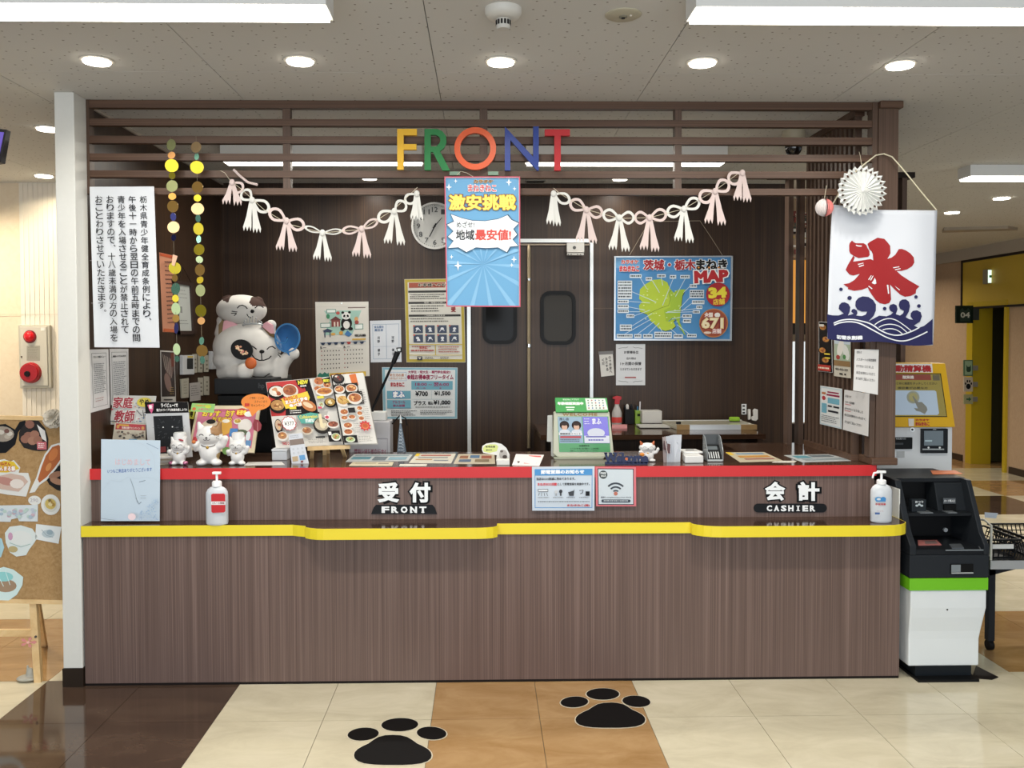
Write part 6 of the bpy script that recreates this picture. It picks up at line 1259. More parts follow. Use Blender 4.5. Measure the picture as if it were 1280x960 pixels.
# ================================================================ GREETING MONITOR
t = thing('greeting_monitor', 'cream desktop display reading WELCOME above two adverts', 'monitor', at(728, 578)); Ym = 4.33
def mq(pts, Y=Ym): return [A(x, y, Y) for x, y in pts]
MB().prism(mq(((692.5, 515.5), (762, 515), (767.5, 568), (761, 571.5), (697, 571.5), (691.5, 567))), (0, .05, 0)).build('bezel', M('#c5c8b4', .45), t, bevel=.004)
MB().prism(mq(((692, 572), (756, 571), (752, 579.5), (695, 580)), Ym-.02), (0, .16, 0)).build('base', M('#9da291', .5), t, bevel=.004)
MB().prism(mq(((684.5, 519.5), (690.5, 519), (691, 552.5), (683.8, 552)), Ym+.03), (0, .008, 0)).build('side_paper', M('#c2c4bf', .6), t)
MB().prism(mq(((689, 551), (692, 551), (692, 571), (689, 570)), Ym+.02), (0, .01, 0)).build('side_paper', M('#b7b9b4', .6), t)
s = Sheet([(697, 520.5), (760.5, 520.5), (763, 565), (699, 565)], Ym-.0012, frame=(698, 520.5, 761.7, 565)); s.rect(698, 520.5, 761.7, 565, M('#4c8c5c', .2, emit=.25))
s.poly([(698, 521), (727.8, 521), (728.8, 554), (699, 554)], M('#7f97a8', .2, emit=.3)); s.poly([(729, 521), (760.3, 521), (761.6, 554), (730, 554)], M('#6a62b8', .2, emit=.35))
for x in (706, 721): s.ell(x, 531.5, 6, 5.5, '#2e2220', 14); s.ell(x, 533.8, 3.6, 4, '#d9b39c', 12); s.ell(x, 529.8, 4.4, 2.2, '#33241f', 12); s.ell(x, 539.5, 6.5, 2.6, '#d8dde6', 12)
s.rect(698.5, 540.5, 727.5, 544, '#e6e9ee'); s.text('期間限定イベント', 700, 541, 726, 543.5, '#3a3c40', .03); s.rect(700, 545, 726, 547.5, '#b9525a'); s.lines(700, 549, 727, 553, 2, '#55606a', th=1); s.text('推し会', 700, 522, 712, 525.5, '#4a4f57', .02)
s.text('まふ', 741, 523, 752, 530, '#f2f2fa', .04); s.lines(731, 523, 738, 532, 3, '#d9d8f0', th=1); s.ell(745, 541, 11, 6, '#d6dbe8', 16); s.rect(730, 544.5, 761.2, 553.6, '#dfe3ee'); s.rect(732, 545, 757, 546.5, '#5a58b0'); s.lines(735, 549, 757, 553, 1, '#5a58b0', th=1.6)
s.text('会員様料金', 723, 556, 736, 558, '#1f3a28', .02); s.text('いつでもお得にご利用', 712, 559.6, 747, 561.6, '#1f3a28', .01); s.text('詳しくはスタッフへ', 712, 562.7, 746, 564.4, '#1f3a28', .01)
s.mb.build('screen', None, t, label='screen with two adverts over a green strip')
s = Sheet((692, 515, 764, 521), Ym-.001); s.text('WELCOME', 703, 516.5, 746, 519.6, '#a98a5c', .06, sp=1.25); s.mb.build('lettering', None, t)
q = [A(694, 497, Ym+.03), A(758.5, 497.5, Ym+.03), A(760.5, 514.5, Ym-.01), A(695, 515, Ym-.01)]
s = Sheet([(694, 497), (758.5, 497.5), (760.5, 514.5), (695, 515)], ('W', q), frame=(694.5, 497, 759.5, 514.8)); s.text('まねきねこアプリで', 704, 498.3, 724, 500.3, '#dfeee0', .02); s.text('年齢確認実施中', 697, 502.5, 729, 506.2, '#eef7ee', .05); s.rect(707, 508.5, 718, 510, '#dfeee0'); s.rect(708, 511.5, 717, 513, '#dfeee0')
s.poly([(732, 498), (757, 498), (759, 512.5), (733, 513)], '#dfe6df')
for r_ in range(4):
    for c_ in range(5): s.ell(735.5+c_*4.6, 500.5+r_*3.4, .9, .9, ('#4a6a5a', '#a0483c', '#4a6aa8', '#6d7c70')[(r_*3+c_) % 4], 7)
t2 = s.make('green_display_card', 'bright green display card on top of the greeting monitor', 'card', m=M('#2f9a46', .4), depth=.02)
# WELCOME letters
t = thing('welcome_sign', 'navy blue cut out welcome lettering with one orange dot', 'sign', at(784, 580.5)); Yw = at(784, 580.5).y
s = Sheet((755, 566, 812, 580.5), Yw); NV = M('#1c2a52', .5)
def solid_text(s, tx, x0, y0, x1, y1, bev, th, nm, m, par):
    vs, fs, (a0, a1, b0, b1) = glyphs(tx, bev, spacing=.95); mb = MB(); n = len(vs)
    f_ = [s.P(x0+(v[0]-a0)/(a1-a0)*(x1-x0), y1-(v[1]-b0)/(b1-b0)*(y1-y0), 0) for v in vs]
    mb.add(f_, fs); mb.add([p-s.n*th for p in f_], [tuple(reversed(f)) for f in fs])
    # side walls on boundary edges
    from collections import Counter
    ec = Counter(); d = {}
    for f in fs:
        for i in range(len(f)):
            a, b = f[i], f[(i+1) % len(f)]; ec[(min(a, b), max(a, b))] += 1; d[(min(a, b), max(a, b))] = (a, b)
    for e, c in ec.items():
        if c == 1: a, b = d[e]; mb.f.append([a, a+n, b+n, b]); mb.mi.append(0)
    return mb.build(nm, m, par)
solid_text(s, 'Welcome', 756, 566.8, 810, 578.8, .05, .012, 'lettering', NV, t)
MB().hexa([s.P(756.5, 577.5), s.P(809.5, 577.5), s.P(809.5, 580.5), s.P(756.5, 580.5)], (0, .014, 0)).build('base_bar', NV, t)
for x in (757.5, 763, 768, 775.5): MB().hexa([s.P(x-1.8, 566, .0), s.P(x+1.8, 566, 0), s.P(x+1.8, 567.4, 0), s.P(x-1.8, 567.4, 0)], (0, .012, 0)).build('serif', NV, t)
MB().cyl(s.P(783, 573.5, .003), s.P(783, 573.5, .001), 1.8*PX(Yw)).build('orange_dot', M('#cf6c3c', .5), t)
# pamphlet stack in acrylic
t = thing('pamphlet_holder', 'clear holder packed with upright pamphlets beside the cat figurine', 'holder', at(838, 578)); Yh = at(838, 578).y
for i in range(7):
    x = 828+i*2.2; q = [A(x, 546-i*.4, Yh+.02*i/7), A(x+11, 549.5-i*.5-(3 if i > 3 else 0), Yh+.03), A(x+9, 577.5, Yh+.02), A(x+1.5, 578.2, Yh)]
    if i == 0:
        s = Sheet([(828.5, 546), (839, 550), (837.5, 578), (828.5, 577)], Yh-.004, frame=(828.5, 548, 838.2, 577.5)); s.rect(829.5, 552, 833, 563, '#4a3236'); s.rect(833.8, 554, 837.6, 566, '#5a3c3e'); s.line([(831, 552), (835, 568)], .7, '#d6c9c6'); s.mb.build('cover_print', None, t)
    MB().hexa(q, (0, .002, 0)).build('pamphlet', M('#b0a3a2' if i < 2 else '#c5cad2', .4), t)
MB().hexa([A(837.5, 552, Yh+.015), A(848, 553, Yh+.02), A(846, 578, Yh+.02), A(838, 578.5, Yh+.01)], (0, .002, 0)).build('clear_front', M('#cfd6e0', .1, alpha=.5), t)
# card terminal
t = thing('card_terminal', 'small white rounded card box on the worktop', 'card box', at(865, 579)); a = at(851, 579); b = at(880, 579); ZZ = .036
MB().prism([at(856, 579.3), at(879.5, 579), (at(879.5, 579).x+.0, at(879.5, 579).y+.10, ZT), (at(851, 574).x, at(856, 579).y+.11, ZT), (at(850.5, 575).x, at(856, 579).y+.03, ZT)], (0, 0, ZZ)).build('body', M('#d6d6d4', .35), t, bevel=.005)
c = at(866, 576)+Vector((0, .03, ZZ)); MB().prism([c+Vector((x, y, 0)) for x, y in ((-.045, -.03), (.05, -.03), (.04, .07), (-.05, .07))], (0, 0, .01)).build('lid', M('#dededc', .3), t, bevel=.003)
MB().box(c.x-.03, c.x+.028, c.y-.005, c.y+.006, c.z+.01, c.z+.0108).build('slot', M('#6c6d70', .4), t); MB().box(c.x-.02, c.x+.02, c.y+.025, c.y+.045, c.z+.01, c.z+.0108).build('label_strip', M('#4c4d50', .4), t)
# dark acrylic card display
t = thing('card_display_box', 'dark open display box with clear edges on the worktop', 'display box', at(891, 578)); p0 = at(884, 577.5); p1 = at(905, 577.8); Yd = p0.y
sd = MB()
for x0 in (p0.x, p1.x-.003):
    sd.prism([(x0, Yd, ZT), (x0, Yd+.09, ZT), (x0, Yd+.09, ZT+.125), (x0, Yd+.05, ZT+.118), (x0, Yd, ZT+.055)], (.003, 0, 0))
sd.build('side', M('#a3a9ac', .15, alpha=.6), t)
MB().box(p0.x, p1.x, Yd+.087, Yd+.09, ZT, ZT+.125).build('back', M('#3c4042', .3), t); MB().box(p0.x, p1.x, Yd, Yd+.09, ZT, ZT+.003).build('floor', M('#2a2c2e', .4), t); MB().box(p0.x, p1.x, Yd, Yd+.003, ZT, ZT+.012).build('lip', M('#b5babc', .2), t)
MB().hexa([(p0.x+.004, Yd+.012, ZT+.012), (p1.x-.004, Yd+.012, ZT+.012), (p1.x-.004, Yd+.07, ZT+.075), (p0.x+.004, Yd+.07, ZT+.075)], (0, .003, -.003)).build('card', M('#191b1d', .3), t)
s = Sheet([(0, 0), (1, 0), (1, 1), (0, 1)], ('W', [Vector((p0.x+.004, Yd+.07, ZT+.075)), Vector((p1.x-.004, Yd+.07, ZT+.075)), Vector((p1.x-.004, Yd+.012, ZT+.012)), Vector((p0.x+.004, Yd+.012, ZT+.012))]), frame=(0, 0, 1, 1)); s.rect(.1, .1, .85, .35, '#5d666a')
for i in range(5): s.rect(.15+i*.16, .5, .22+i*.16, .95, '#c9cccd')
s.mb.build('card_print', None, t)

# ================================================================ HAND SANITIZERS
def bottle(label, cx, by, top, bw_, lab, nozz, bx, cap_y, body_top):
    b = AZ(cx, by, ZLD); Y = b.y; k_ = PX(Y); t = thing('pump_bottle', label, 'bottle', b, 'hand sanitizer pumps on the lower ledge'); R_ = bw_/2*k_; h = (by-body_top)*k_
    prof = [(R_*.85, 0), (R_*.97, .004), (R_, .012), (R_, h*.78), (R_*.97, h*.85), (R_*.82, h*.93), (R_*.55, h*.985), (R_*.4, h)]
    MB().lathe(b, prof, 28, 1, .62).build('bottle', M('#d3d9df', .22, trans=.0, alpha=.93), t, smooth=True)
    MB().lathe(b+Vector((0, 0, .004)), [(R_*.9, 0), (R_*.93, h*.6)], 24, 1, .62).build('liquid', M('#c9d3dd', .2), t)
    ch = (body_top-cap_y)*k_; MB().lathe(b+Vector((0, 0, h)), [(R_*.43, 0), (R_*.43, ch*.8), (R_*.36, ch)], 20).build('collar', M('#eff1f2', .3), t, smooth=True)
    z1 = h+ch; z2 = (by-top)*k_; MB().cyl(b+Vector((0, 0, z1)), b+Vector((0, 0, z2-.008)), .0055, n=10).build('stem', M('#eff1f2', .3), t)
    hd = MB(); hd.box(b.x-R_*.38, b.x+R_*.38, Y-.008, Y+.008, b.z+z2-.011, b.z+z2)
    if nozz: hd.tube([b+Vector((-R_*.2, 0, z2-.007)), b+Vector((-R_*.72, 0, z2-.012)), b+Vector((-R_*.85, 0, z2-.035))], [.0055, .005, .0045], 8)
    hd.build('pump_head', M('#eff1f2', .3), t, bevel=.002)
    s = Sheet(bx, Y-R_*.62-.003); lab(s); s.mb.build('label_print', None, t)
    return t
def lab1(s):
    s.poly([(264, 618.5), (266, 617), (280, 617), (281.5, 618.5), (281.7, 639), (280, 640.5), (266, 641), (264.3, 639.5)], '#c4242b'); s.rect(264, 626.8, 281.7, 631, '#e8e9ea'); s.text('エタノール消毒液', 265.3, 627.5, 280.6, 630.2, '#7d2b33', .03); s.rect(264.5, 631.8, 281.3, 632.3, '#eee')  if False else None
bottle('clear pump bottle of sanitizer with a red label on the lower ledge', 271.7, 655.5, 589.5, 27.5, lab1, False, (262, 615, 284, 642), 601, 607.5)
def lab2(s):
    s.ell(1098, 624, 4.5, 3, '#4a93c9', 14); s.ell(1098.5, 624, 2.6, 1.6, '#d3dbe2', 12); s.ell(1104, 624, 3.5, 3, '#3d86c4', 12); s.rect(1095, 625.3, 1107, 627, '#3d86c4'); s.text('手指消毒', 1094, 629, 1107, 631.5, '#b8434c', .03); s.text('アルコール', 1096, 638, 1104, 639.5, '#b07a86', .01); s.rect(1093.5, 640.5, 1099.5, 643, '#47649c')
bottle('clear pump bottle of sanitizer with a blue printed mark near the payment machines', 1101.2, 652.5, 587, 27, lab2, True, (1088, 618, 1114, 645), 598.5, 604)

# ================================================================ BACK DESK
ZD_ = .965; dk = thing('back_desk', 'dark wood desk along the back wall beside the sliding doors', 'desk', (1.2, 5.9, 0)); xa, xb = .36, WX(952, 5.6); yd = 5.5
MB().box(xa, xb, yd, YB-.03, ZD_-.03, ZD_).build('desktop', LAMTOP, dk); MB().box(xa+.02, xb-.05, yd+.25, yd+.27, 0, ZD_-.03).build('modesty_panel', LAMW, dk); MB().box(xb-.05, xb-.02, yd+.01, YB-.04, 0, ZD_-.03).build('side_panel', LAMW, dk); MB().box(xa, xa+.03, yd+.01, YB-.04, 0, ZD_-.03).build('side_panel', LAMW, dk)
d = lambda x, y: AZ(x, y, ZD_)
t = thing('whiteboard', 'whiteboard lying flat on the back desk with wooden corner blocks', 'whiteboard', d(890, 530)); q = [d(830, 527.5), d(925, 527.0), d(945, 535.5), d(848, 535.5)]; q = [AZ(828, 526, ZD_+.03), AZ(927, 525.3, ZD_+.03), AZ(946, 531.5, ZD_+.03), AZ(846, 531.8, ZD_+.03)]
MB().hexa(q, (0, 0, -.028)).build('board', M('#b9b4a0', .15), t)
def ed(a, b, m_, nm, h=.034): MB().hexa([q[a[0]]*(1-a[1])+q[a[2]]*a[1]+Vector((0, -.004, .003)), q[b[0]]*(1-b[1])+q[b[2]]*b[1]+Vector((0, -.004, .003)), q[b[0]]*(1-b[1])+q[b[2]]*b[1]+Vector((0, .02, .003)), q[a[0]]*(1-a[1])+q[a[2]]*a[1]+Vector((0, .02, .003))], (0, 0, -min(h, .0325))).build(nm, m_, t)
ed((3, .0, 2), (3, .16, 2), M('#97794c', .5), 'corner_block'); ed((3, .16, 2), (3, .8, 2), M('#d5dade', .3, .3), 'frame_edge'); ed((3, .8, 2), (3, 1, 2), M('#97794c', .5), 'corner_block'); ed((0, 0, 1), (0, 1, 1), M('#d9dbd6', .3, .3), 'frame_edge')
c = AZ(848, 530, ZD_+.035); MB().box(c.x-.015, c.x+.015, c.y-.01, c.y+.01, c.z, c.z+.015).build('magnet', M('#111112', .4), t)
t = thing('board_eraser', 'bright green board eraser lying on the whiteboard', 'eraser', AZ(918, 526.6, ZD_+.034)); c = ORG[t.name]; MB().box(c.x-.035, c.x+.035, c.y-.02, c.y+.02, c.z+.001, c.z+.03).build('grip', M('#8bb82a', .5), t, bevel=.008); MB().box(c.x-.033, c.x+.033, c.y-.018, c.y+.018, c.z, c.z+.006).build('felt', M('#3d4a22', .8), t)
t = thing('spray_bottle', 'spray bottle with red trigger head on the back desk', 'bottle', d(771, 531)); c = ORG[t.name]; kk = PX(c.y)
MB().lathe(c, [(6*kk, 0), (6.3*kk, 2*kk), (6.3*kk, 15*kk), (5*kk, 19*kk), (2.8*kk, 24*kk), (2.8*kk, 26*kk)], 20).build('bottle', M('#b9b7b3', .2, alpha=.85), t, smooth=True); MB().lathe(c+Vector((0, 0, 3*kk)), [(6.5*kk, 0), (6.5*kk, 7*kk)], 20).build('red_label', M('#c8423c', .4), t)
MB().prism([c+Vector((x*kk, -.012, z*kk)) for x, z in ((-3, 26), (3, 26), (3.5, 31), (5.5, 32), (5.5, 35.5), (0, 36.5), (-5, 35), (-5.5, 33), (-2.5, 32))], (0, .024, 0)).build('trigger_head', M('#b5202a', .4), t, bevel=.002)
t = thing('pen_holder', 'black pen holder with scissors handles on the back desk', 'holder', d(786, 530)); c = ORG[t.name]; MB().box(c.x-6*kk, c.x+6*kk, c.y-.03, c.y+.03, c.z, c.z+19*kk).build('case', M('#121214', .4), t, bevel=.004)
MB().ball(c+Vector((-2*kk, 0, 21*kk)), 2.2*kk, .01, 4.5*kk).build('white_pen', M('#d8d6d0', .4), t); MB().ball(c+Vector((3*kk, 0, 21*kk)), 2*kk, .01, 4.5*kk).build('dark_marker', M('#1b1b1f', .4), t); MB().ball(c+Vector((-5*kk, 0, 20*kk)), 1.6*kk, .01, 4*kk).build('dark_marker', M('#1b1b1f', .4), t)
t = thing('green_pen_cup', 'lime green pen cup with pens on the back desk', 'cup', d(796, 529.5)); c = ORG[t.name]; c = c+Vector((0, -.0, 0)); MB().box(c.x-5*kk+.01, c.x+5*kk+.01, c.y-.03, c.y+.025, c.z, c.z+17*kk).build('cup', M('#86a83a', .5), t, bevel=.003); MB().box(c.x-2*kk+.01, c.x+2*kk+.01, c.y-.032, c.y-.03, c.z+10*kk, c.z+13*kk).build('window_label', M('#1f2a14', .5), t)
for dx, hh, cc_, r_ in ((-3, 24, '#2a2a30', .004), (-1, 22, '#2f6f9c', .005), (2, 28, '#d8d4da', .005)): MB().cyl(c+Vector((dx*kk+.01, 0, 12*kk)), c+Vector((dx*kk+.012, 0, hh*kk)), r_, n=8).build('pen', M(cc_, .4), t)
t = thing('white_tray_box', 'white open box on the back desk beside the green pen cup', 'box', d(815, 531)); a = d(802, 531); b = d(827, 531); MB().box(a.x, b.x, a.y-.02, a.y+.1, ZD_+.012, ZD_+.10).build('box', M('#c5c3be', .5), t, bevel=.004)
t = thing('paper_pile', 'flat pile of white papers under the white box', 'paper pile', d(815, 533)); MB().hexa([AZ(795, 531, ZD_+.005), AZ(832, 531, ZD_+.005), AZ(838, 534.8, ZD_+.005), AZ(800, 534.8, ZD_+.005)], (0, 0, .006)).build('sheet', M('#bab9b4', .5), t)
t = thing('pink_paper_pad', 'pink and white paper pad beside the spray bottle', 'pad', d(775, 533)); MB().hexa([AZ(765, 530.5, ZD_+.012), AZ(784, 530.5, ZD_+.012), AZ(784, 534.5, ZD_+.012), AZ(765, 534.5, ZD_+.012)], (0, 0, -.011)).build('pad', M('#c98a8c', .6), t)

# ================================================================ CHANGE KIOSK (black and white)
KF = 3.93; t = thing('change_kiosk', 'black and white change machine with a lime green band beside the counter', 'machine', (2.12, 4.2, 0)); kz = lambda y, Y=KF: A(1185, y, Y).z
xL0, xR0 = A(1138.5, 730, KF).x, A(1233.5, 730, KF).x; xL1, xR1 = A(1141, 825, KF).x, A(1226, 825, KF).x
WK = M('#dfe5e8', .3); BK = M('#1d2024', .4); BK2 = M('#24282d', .45)
zz = [kz(y) for y in (738, 760, 772, 790, 800, 834)]
prof = [(xL0, xR0), (xL0, xR0), (xL0-.0, xR0-.008), (xL1-.012, xR1+.006), (xL1-.012, xR1), (xL1-.012, xR1)]
mb = MB(); n = len(zz); yy = [KF, KF, KF+.004, KF+.014, KF+.016, KF+.016]
mb.v = [Vector((x, y, z)) for (a, b), z, y in zip(prof, zz, yy) for x in (a, b)]+[Vector((x, KF+.5, z)) for (a, b), z in zip(prof, zz) for x in (a, b)]
for i in range(n-1): mb.f += [[2*i, 2*i+1, 2*i+3, 2*i+2], [2*n+2*i, 2*n+2*i+2, 2*n+2*i+3, 2*n+2*i+1], [2*i, 2*i+2, 2*n+2*i+2, 2*n+2*i], [2*i+1, 2*n+2*i+1, 2*n+2*i+3, 2*i+3]]; mb.mi += [0]*4
mb.f += [[0, 2*n, 2*n+1, 1], [2*n-2, 2*n-1, 4*n-1, 4*n-2]]; mb.mi += [0, 0]
mb.build('white_door', WK, t, bevel=.006)
MB().box(xL0-.008, xR0+.004, KF-.004, KF+.5, kz(737.5), kz(722.5)).build('green_band', M('#6fbe1e', .4), t)
MB().box(xL0-.008, xR0+.006, KF-.004, KF+.5, kz(722), kz(693.5)).build('black_panel', BK2, t, bevel=.003)
MB().box(A(1187, 711, KF).x, A(1215.5, 711, KF).x, KF-.007, KF-.004, kz(717), kz(704.5)).build('slot_surround', M('#0a0a0b', .5), t)
MB().box(A(1188, 711, KF).x, A(1199.5, 711, KF).x, KF-.009, KF-.007, kz(714.5), kz(705.5)).build('slot_shutter', M('#8f989e', .3, .4), t); MB().box(A(1188, 711, KF).x, A(1215, 711, KF).x, KF-.012, KF-.007, kz(716.3), kz(715)).build('slot_lip', M('#c6ccd0', .3, .4), t)
MB().cyl((A(1184, 765, KF).x, KF+.001, kz(762)), (A(1184, 765, KF).x, KF-.002, kz(762)), .004, n=8).build('key_point', M('#33373a', .4), t)
# sloping cheeks
def cheek(x0, x1):
    pr2 = [(KF-.006, kz(693.5)), (KF-.006, kz(682)), (KF+.04, A(1185, 665, KF+.04).z), (KF+.12, A(1185, 617, KF+.12).z), (KF+.15, A(1185, 600, KF+.15).z), (KF+.20, .905), (KF+.5, .905), (KF+.5, kz(693.5))]
    MB().prism([(x0, y, z) for y, z in pr2], (x1-x0, 0, 0)).build('cheek', BK2, t, bevel=.004)
cheek(xL0-.008, xL0+.022); cheek(xR0-.018, xR0+.006)
MB().box(xL0+.02, xR0-.016, KF+.28, KF+.3, kz(693), .895).build('recess_back', M('#121315', .5), t)
MB().box(xL0-.006, xR0+.004, KF+.20, KF+.5, .885, .907).build('top_plate', BK, t, bevel=.003)
MB().box(xL0+.02, xR0-.016, KF+.10, KF+.3, A(1180, 641.5, KF+.1).z-.014, A(1180, 641.5, KF+.1).z).build('upper_tray', BK, t, bevel=.002)
MB().box(xL0+.02, xR0-.016, KF+.0, KF+.3, kz(693), kz(687)).build('lower_tray', BK, t)
zt_ = A(1180, 641.5, KF+.1).z
x0, x1 = A(1173, 620, KF+.15).x, A(1215, 620, KF+.15).x; MB().prism([(x0, KF+.15, zt_), (x0, KF+.28, zt_), (x0, KF+.28, .885), (x0, KF+.19, .885)], (x1-x0, 0, 0)).build('note_unit', M('#202428', .45), t, bevel=.003)
MB().box(A(1179, 630, KF+.15).x, A(1194, 630, KF+.15).x, KF+.14, KF+.151, A(1180, 640, KF+.14).z, A(1180, 631, KF+.14).z).build('note_mouth', M('#08090a', .5), t)
s = Sheet((1179, 622.5, 1194.5, 629.5), KF+.138); s.rect(1179, 622.5, 1194.5, 629.5, '#4a5056'); s.text('カード挿入口', 1180.2, 624.5, 1193.3, 627.5, '#dfe3e6', .02); s.mb.build('insert_label', None, t)
x0 = A(1140, 630, KF+.13).x; x1 = A(1158, 630, KF+.13).x; MB().box(x0, x1, KF+.13, KF+.16, zt_, A(1150, 624.5, KF+.13).z).build('coin_unit', M('#24292e', .4), t, bevel=.003)
s = Sheet((1140.5, 625, 1157, 634.5), KF+.129); s.text('おつり', 1144, 626, 1154, 628.8, '#cfd6da', .03)
for x, y in ((1146, 632), (1149, 630.5), (1152, 632)): s.ell(x, y, 1.9, 1.3, '#b9c4c9', 12)
s.mb.build('change_label', None, t)
for a, b in ((1150, 1166), (1185, 1196)): MB().box(A(a, 640, KF+.1).x, A(b, 640, KF+.1).x, KF+.097, KF+.16, zt_, zt_+.004).build('chute_lip', M('#8a9196', .3, .5), t)
MB().cyl((A(1181, 663, KF+.28).x, KF+.28, A(1181, 662, KF+.28).z), (A(1181, 662, KF+.28).x, KF+.27, A(1181, 662, KF+.28).z), .010, n=16).build('lock', M('#d6dadc', .3, .3), t)
MB().box(A(1177, 670, KF+.28).x, A(1196, 670, KF+.28).x, KF+.276, KF+.28, A(1185, 671, KF+.28).z, A(1185, 669.8, KF+.28).z).build('drawer_gap', M('#5a6268', .4), t)
q = [AZ(1147, 675.5, kz(687)+.001), AZ(1171, 675.5, kz(687)+.001), AZ(1177, 681.5, kz(687)+.001), AZ(1148, 682, kz(687)+.001)]
MB().hexa(q, (0, 0, .002)).build('pink_sticker', M('#b5706c', .5), t); MB().hexa([p.lerp((q[0]+q[2])/2, .45)+Vector((.008, 0, .0025)) for p in q], (0, 0, .0006)).build('sticker_print', M('#7d6a68', .5), t)
MB().hexa([AZ(1186, 681, kz(687)+.001), AZ(1201, 680.5, kz(687)+.001), AZ(1205, 686, kz(687)+.001), AZ(1190, 686, kz(687)+.001)], (0, 0, .004)).build('coin_bed', M('#7a8188', .3, .5), t)
MB().box(A(1181, 687.5, KF).x, A(1228, 687.5, KF).x, KF-.009, KF-.004, kz(688), kz(686.6)).build('tray_edge', M('#8f989e', .3, .5), t)
MB().tube([A(1205, 673, KF+.2), A(1216, 677, KF+.12), A(1223, 682, KF+.05), A(1226, 687, KF)], .002).build('wire', M('#8f989e', .3, .5), t)
q = [AZ(1163, 588.5, .9085), AZ(1194, 588.5, .9085), AZ(1203, 592.5, .9085), AZ(1166, 593, .9085)]; simple('orange_card', MB().hexa(q, (0, 0, .002)), M('#e2763a', .5), 'orange card lying on top of the change machine', 'card')
MB().box(A(1144, 840, KF+.03).x, A(1214, 840, KF+.03).x, KF+.03, KF+.45, .012, kz(834)+.001).build('pedestal', M('#1b2025', .4), t)
MB().box(xL0+.03, xR0-.04, KF-.02, KF+.5, 0, .012).build('base_plate', M('#0d0e10', .5), t)
mb = MB(); mb.prism([AZ(1220, 832, .004), AZ(1248, 846, .004), AZ(1240, 849, .004), AZ(1215, 847, .004)], (0, 0, -.003)); mb.build('floor_plate', M('#141110', .5), t)
MB().box(A(1122, 700, KF+.12).x, xL0-.010, KF+.10, KF+.5, .07, .87).build('white_side', M('#d9dbd6', .5), t, bevel=.008)

# ================================================================ PAYMENT MACHINE (yellow head)
YK = 4.62; t = thing('payment_machine', 'tall white payment machine with a yellow framed touch screen', 'machine', (2.1, 4.8, 0)); X = lambda x, Y=YK: A(x, 520, Y).x
MB().box(X(1090), X(1191), YK, YK+.20, 0, A(1150, 534, YK).z).build('cabinet', M('#dfe3e5', .35), t, bevel=.006)
hq = [A(1094, 453.5, YK+.05), A(1182, 454, YK+.05), A(1194.5, 534, YK-.03), A(1082, 534, YK-.03)]
s = Sheet([(1094, 453.5), (1182, 454), (1194.5, 534), (1082, 534)], ('W', hq), frame=(1088, 454, 1188, 534))
MB().hexa([p for p in s.q], (0, .14, 0)).build('yellow_head', M('#e6b418', .4), t, bevel=.006)
def hp(x, y):  # true pixel -> frame coords
    v = (y-454)/80; xl2 = 1094-12*v; xr2 = 1182+12.5*v; return 1088+(x-xl2)/(xr2-xl2)*100, y
def R4(pts, c): s.poly([hp(*p) for p in pts], c)
R4([(1102, 455), (1165, 455), (1166, 466), (1101, 466)], '#e9e7e3'); x0, _ = hp(1109, 460); x1, _ = hp(1163.5, 460); s.text('自動精算機', x0, 457, x1, 465.3, '#b32228', .05)
R4([(1098, 467), (1176, 467), (1184, 521.5), (1092, 521.5)], '#191714'); R4([(1099, 468), (1175, 468), (1183, 520.5), (1093.5, 520.5)], M('#8f8247', .2, emit=.18)); R4([(1099, 468.5), (1163, 468.5), (1164, 475.5), (1098.6, 475.5)], M('#8c4a40', .25, emit=.1)); x0, _ = hp(1128, 0+472); x1, _ = hp(1142, 472); s.text('精算機', x0, 470, x1, 474, '#efe6dc', .04)
x0, _ = hp(1117, 480); x1, _ = hp(1171, 480); s.text('はじめに画面をタッチしてください', x0, 478.3, x1, 481.3, '#3a3626', .02); x0, _ = hp(1122, 480); x1, _ = hp(1159, 480); s.text('領収書が必要な方', x0, 484, x1, 486.8, '#3a3626', .02)
R4([(1097, 488.5), (1168, 488.5), (1170, 490), (1173.5, 517), (1171.5, 519), (1094, 519)], M('#97a6b4', .2, emit=.35))
for r, cc_ in ((8, '#a8ab98'), (5.5, '#b9b27a')): x, y = hp(1141, 497); s.ell(x, y, r, r, cc_, 20)
R4([(1140, 496), (1141.5, 495.5), (1147, 503), (1152, 503), (1158, 509), (1159, 513), (1155.5, 518), (1150, 515), (1145, 514), (1142, 510.5), (1147, 511)], '#8f8f84')
R4([(1165.5, 469), (1174, 469), (1174.5, 476), (1166, 476)], '#6e6750')
R4([(1135, 523.5), (1142, 523.5), (1142, 533), (1135.5, 533)], '#e9e4dd'); x0, _ = hp(1144, 525); x1, _ = hp(1161, 525); s.text('カラオケ', x0, 524, x1, 526.5, '#b33a2c', .05); s.text('まねきねこ', x0, 528, x1, 532, '#b8323a', .05)
s.mb.build('screen_and_print', None, t)
MB().box(X(1150.5), X(1183), YK-.02, YK, A(1165, 566, YK).z, A(1165, 535.5, YK).z).build('reader_panel', M('#1f2226', .35), t, bevel=.003)
s = Sheet((1150, 535, 1184, 566), YK-.0215); s.rect(1155, 538.5, 1179, 557, M('#74828a', .15)); s.rect(1156, 550, 1165, 552, '#b5cdd4'); s.rect(1153, 560.8, 1180, 562.4, '#a9b0b2'); s.ell(1160.5, 559.5, 1.3, 1.3, '#e3e6e6', 10); s.ell(1174.5, 559.5, 1.3, 1.3, '#e3e6e6', 10); s.rect(1166, 536.3, 1170, 537, '#cfd3d4'); s.mb.build('reader_screen', None, t)
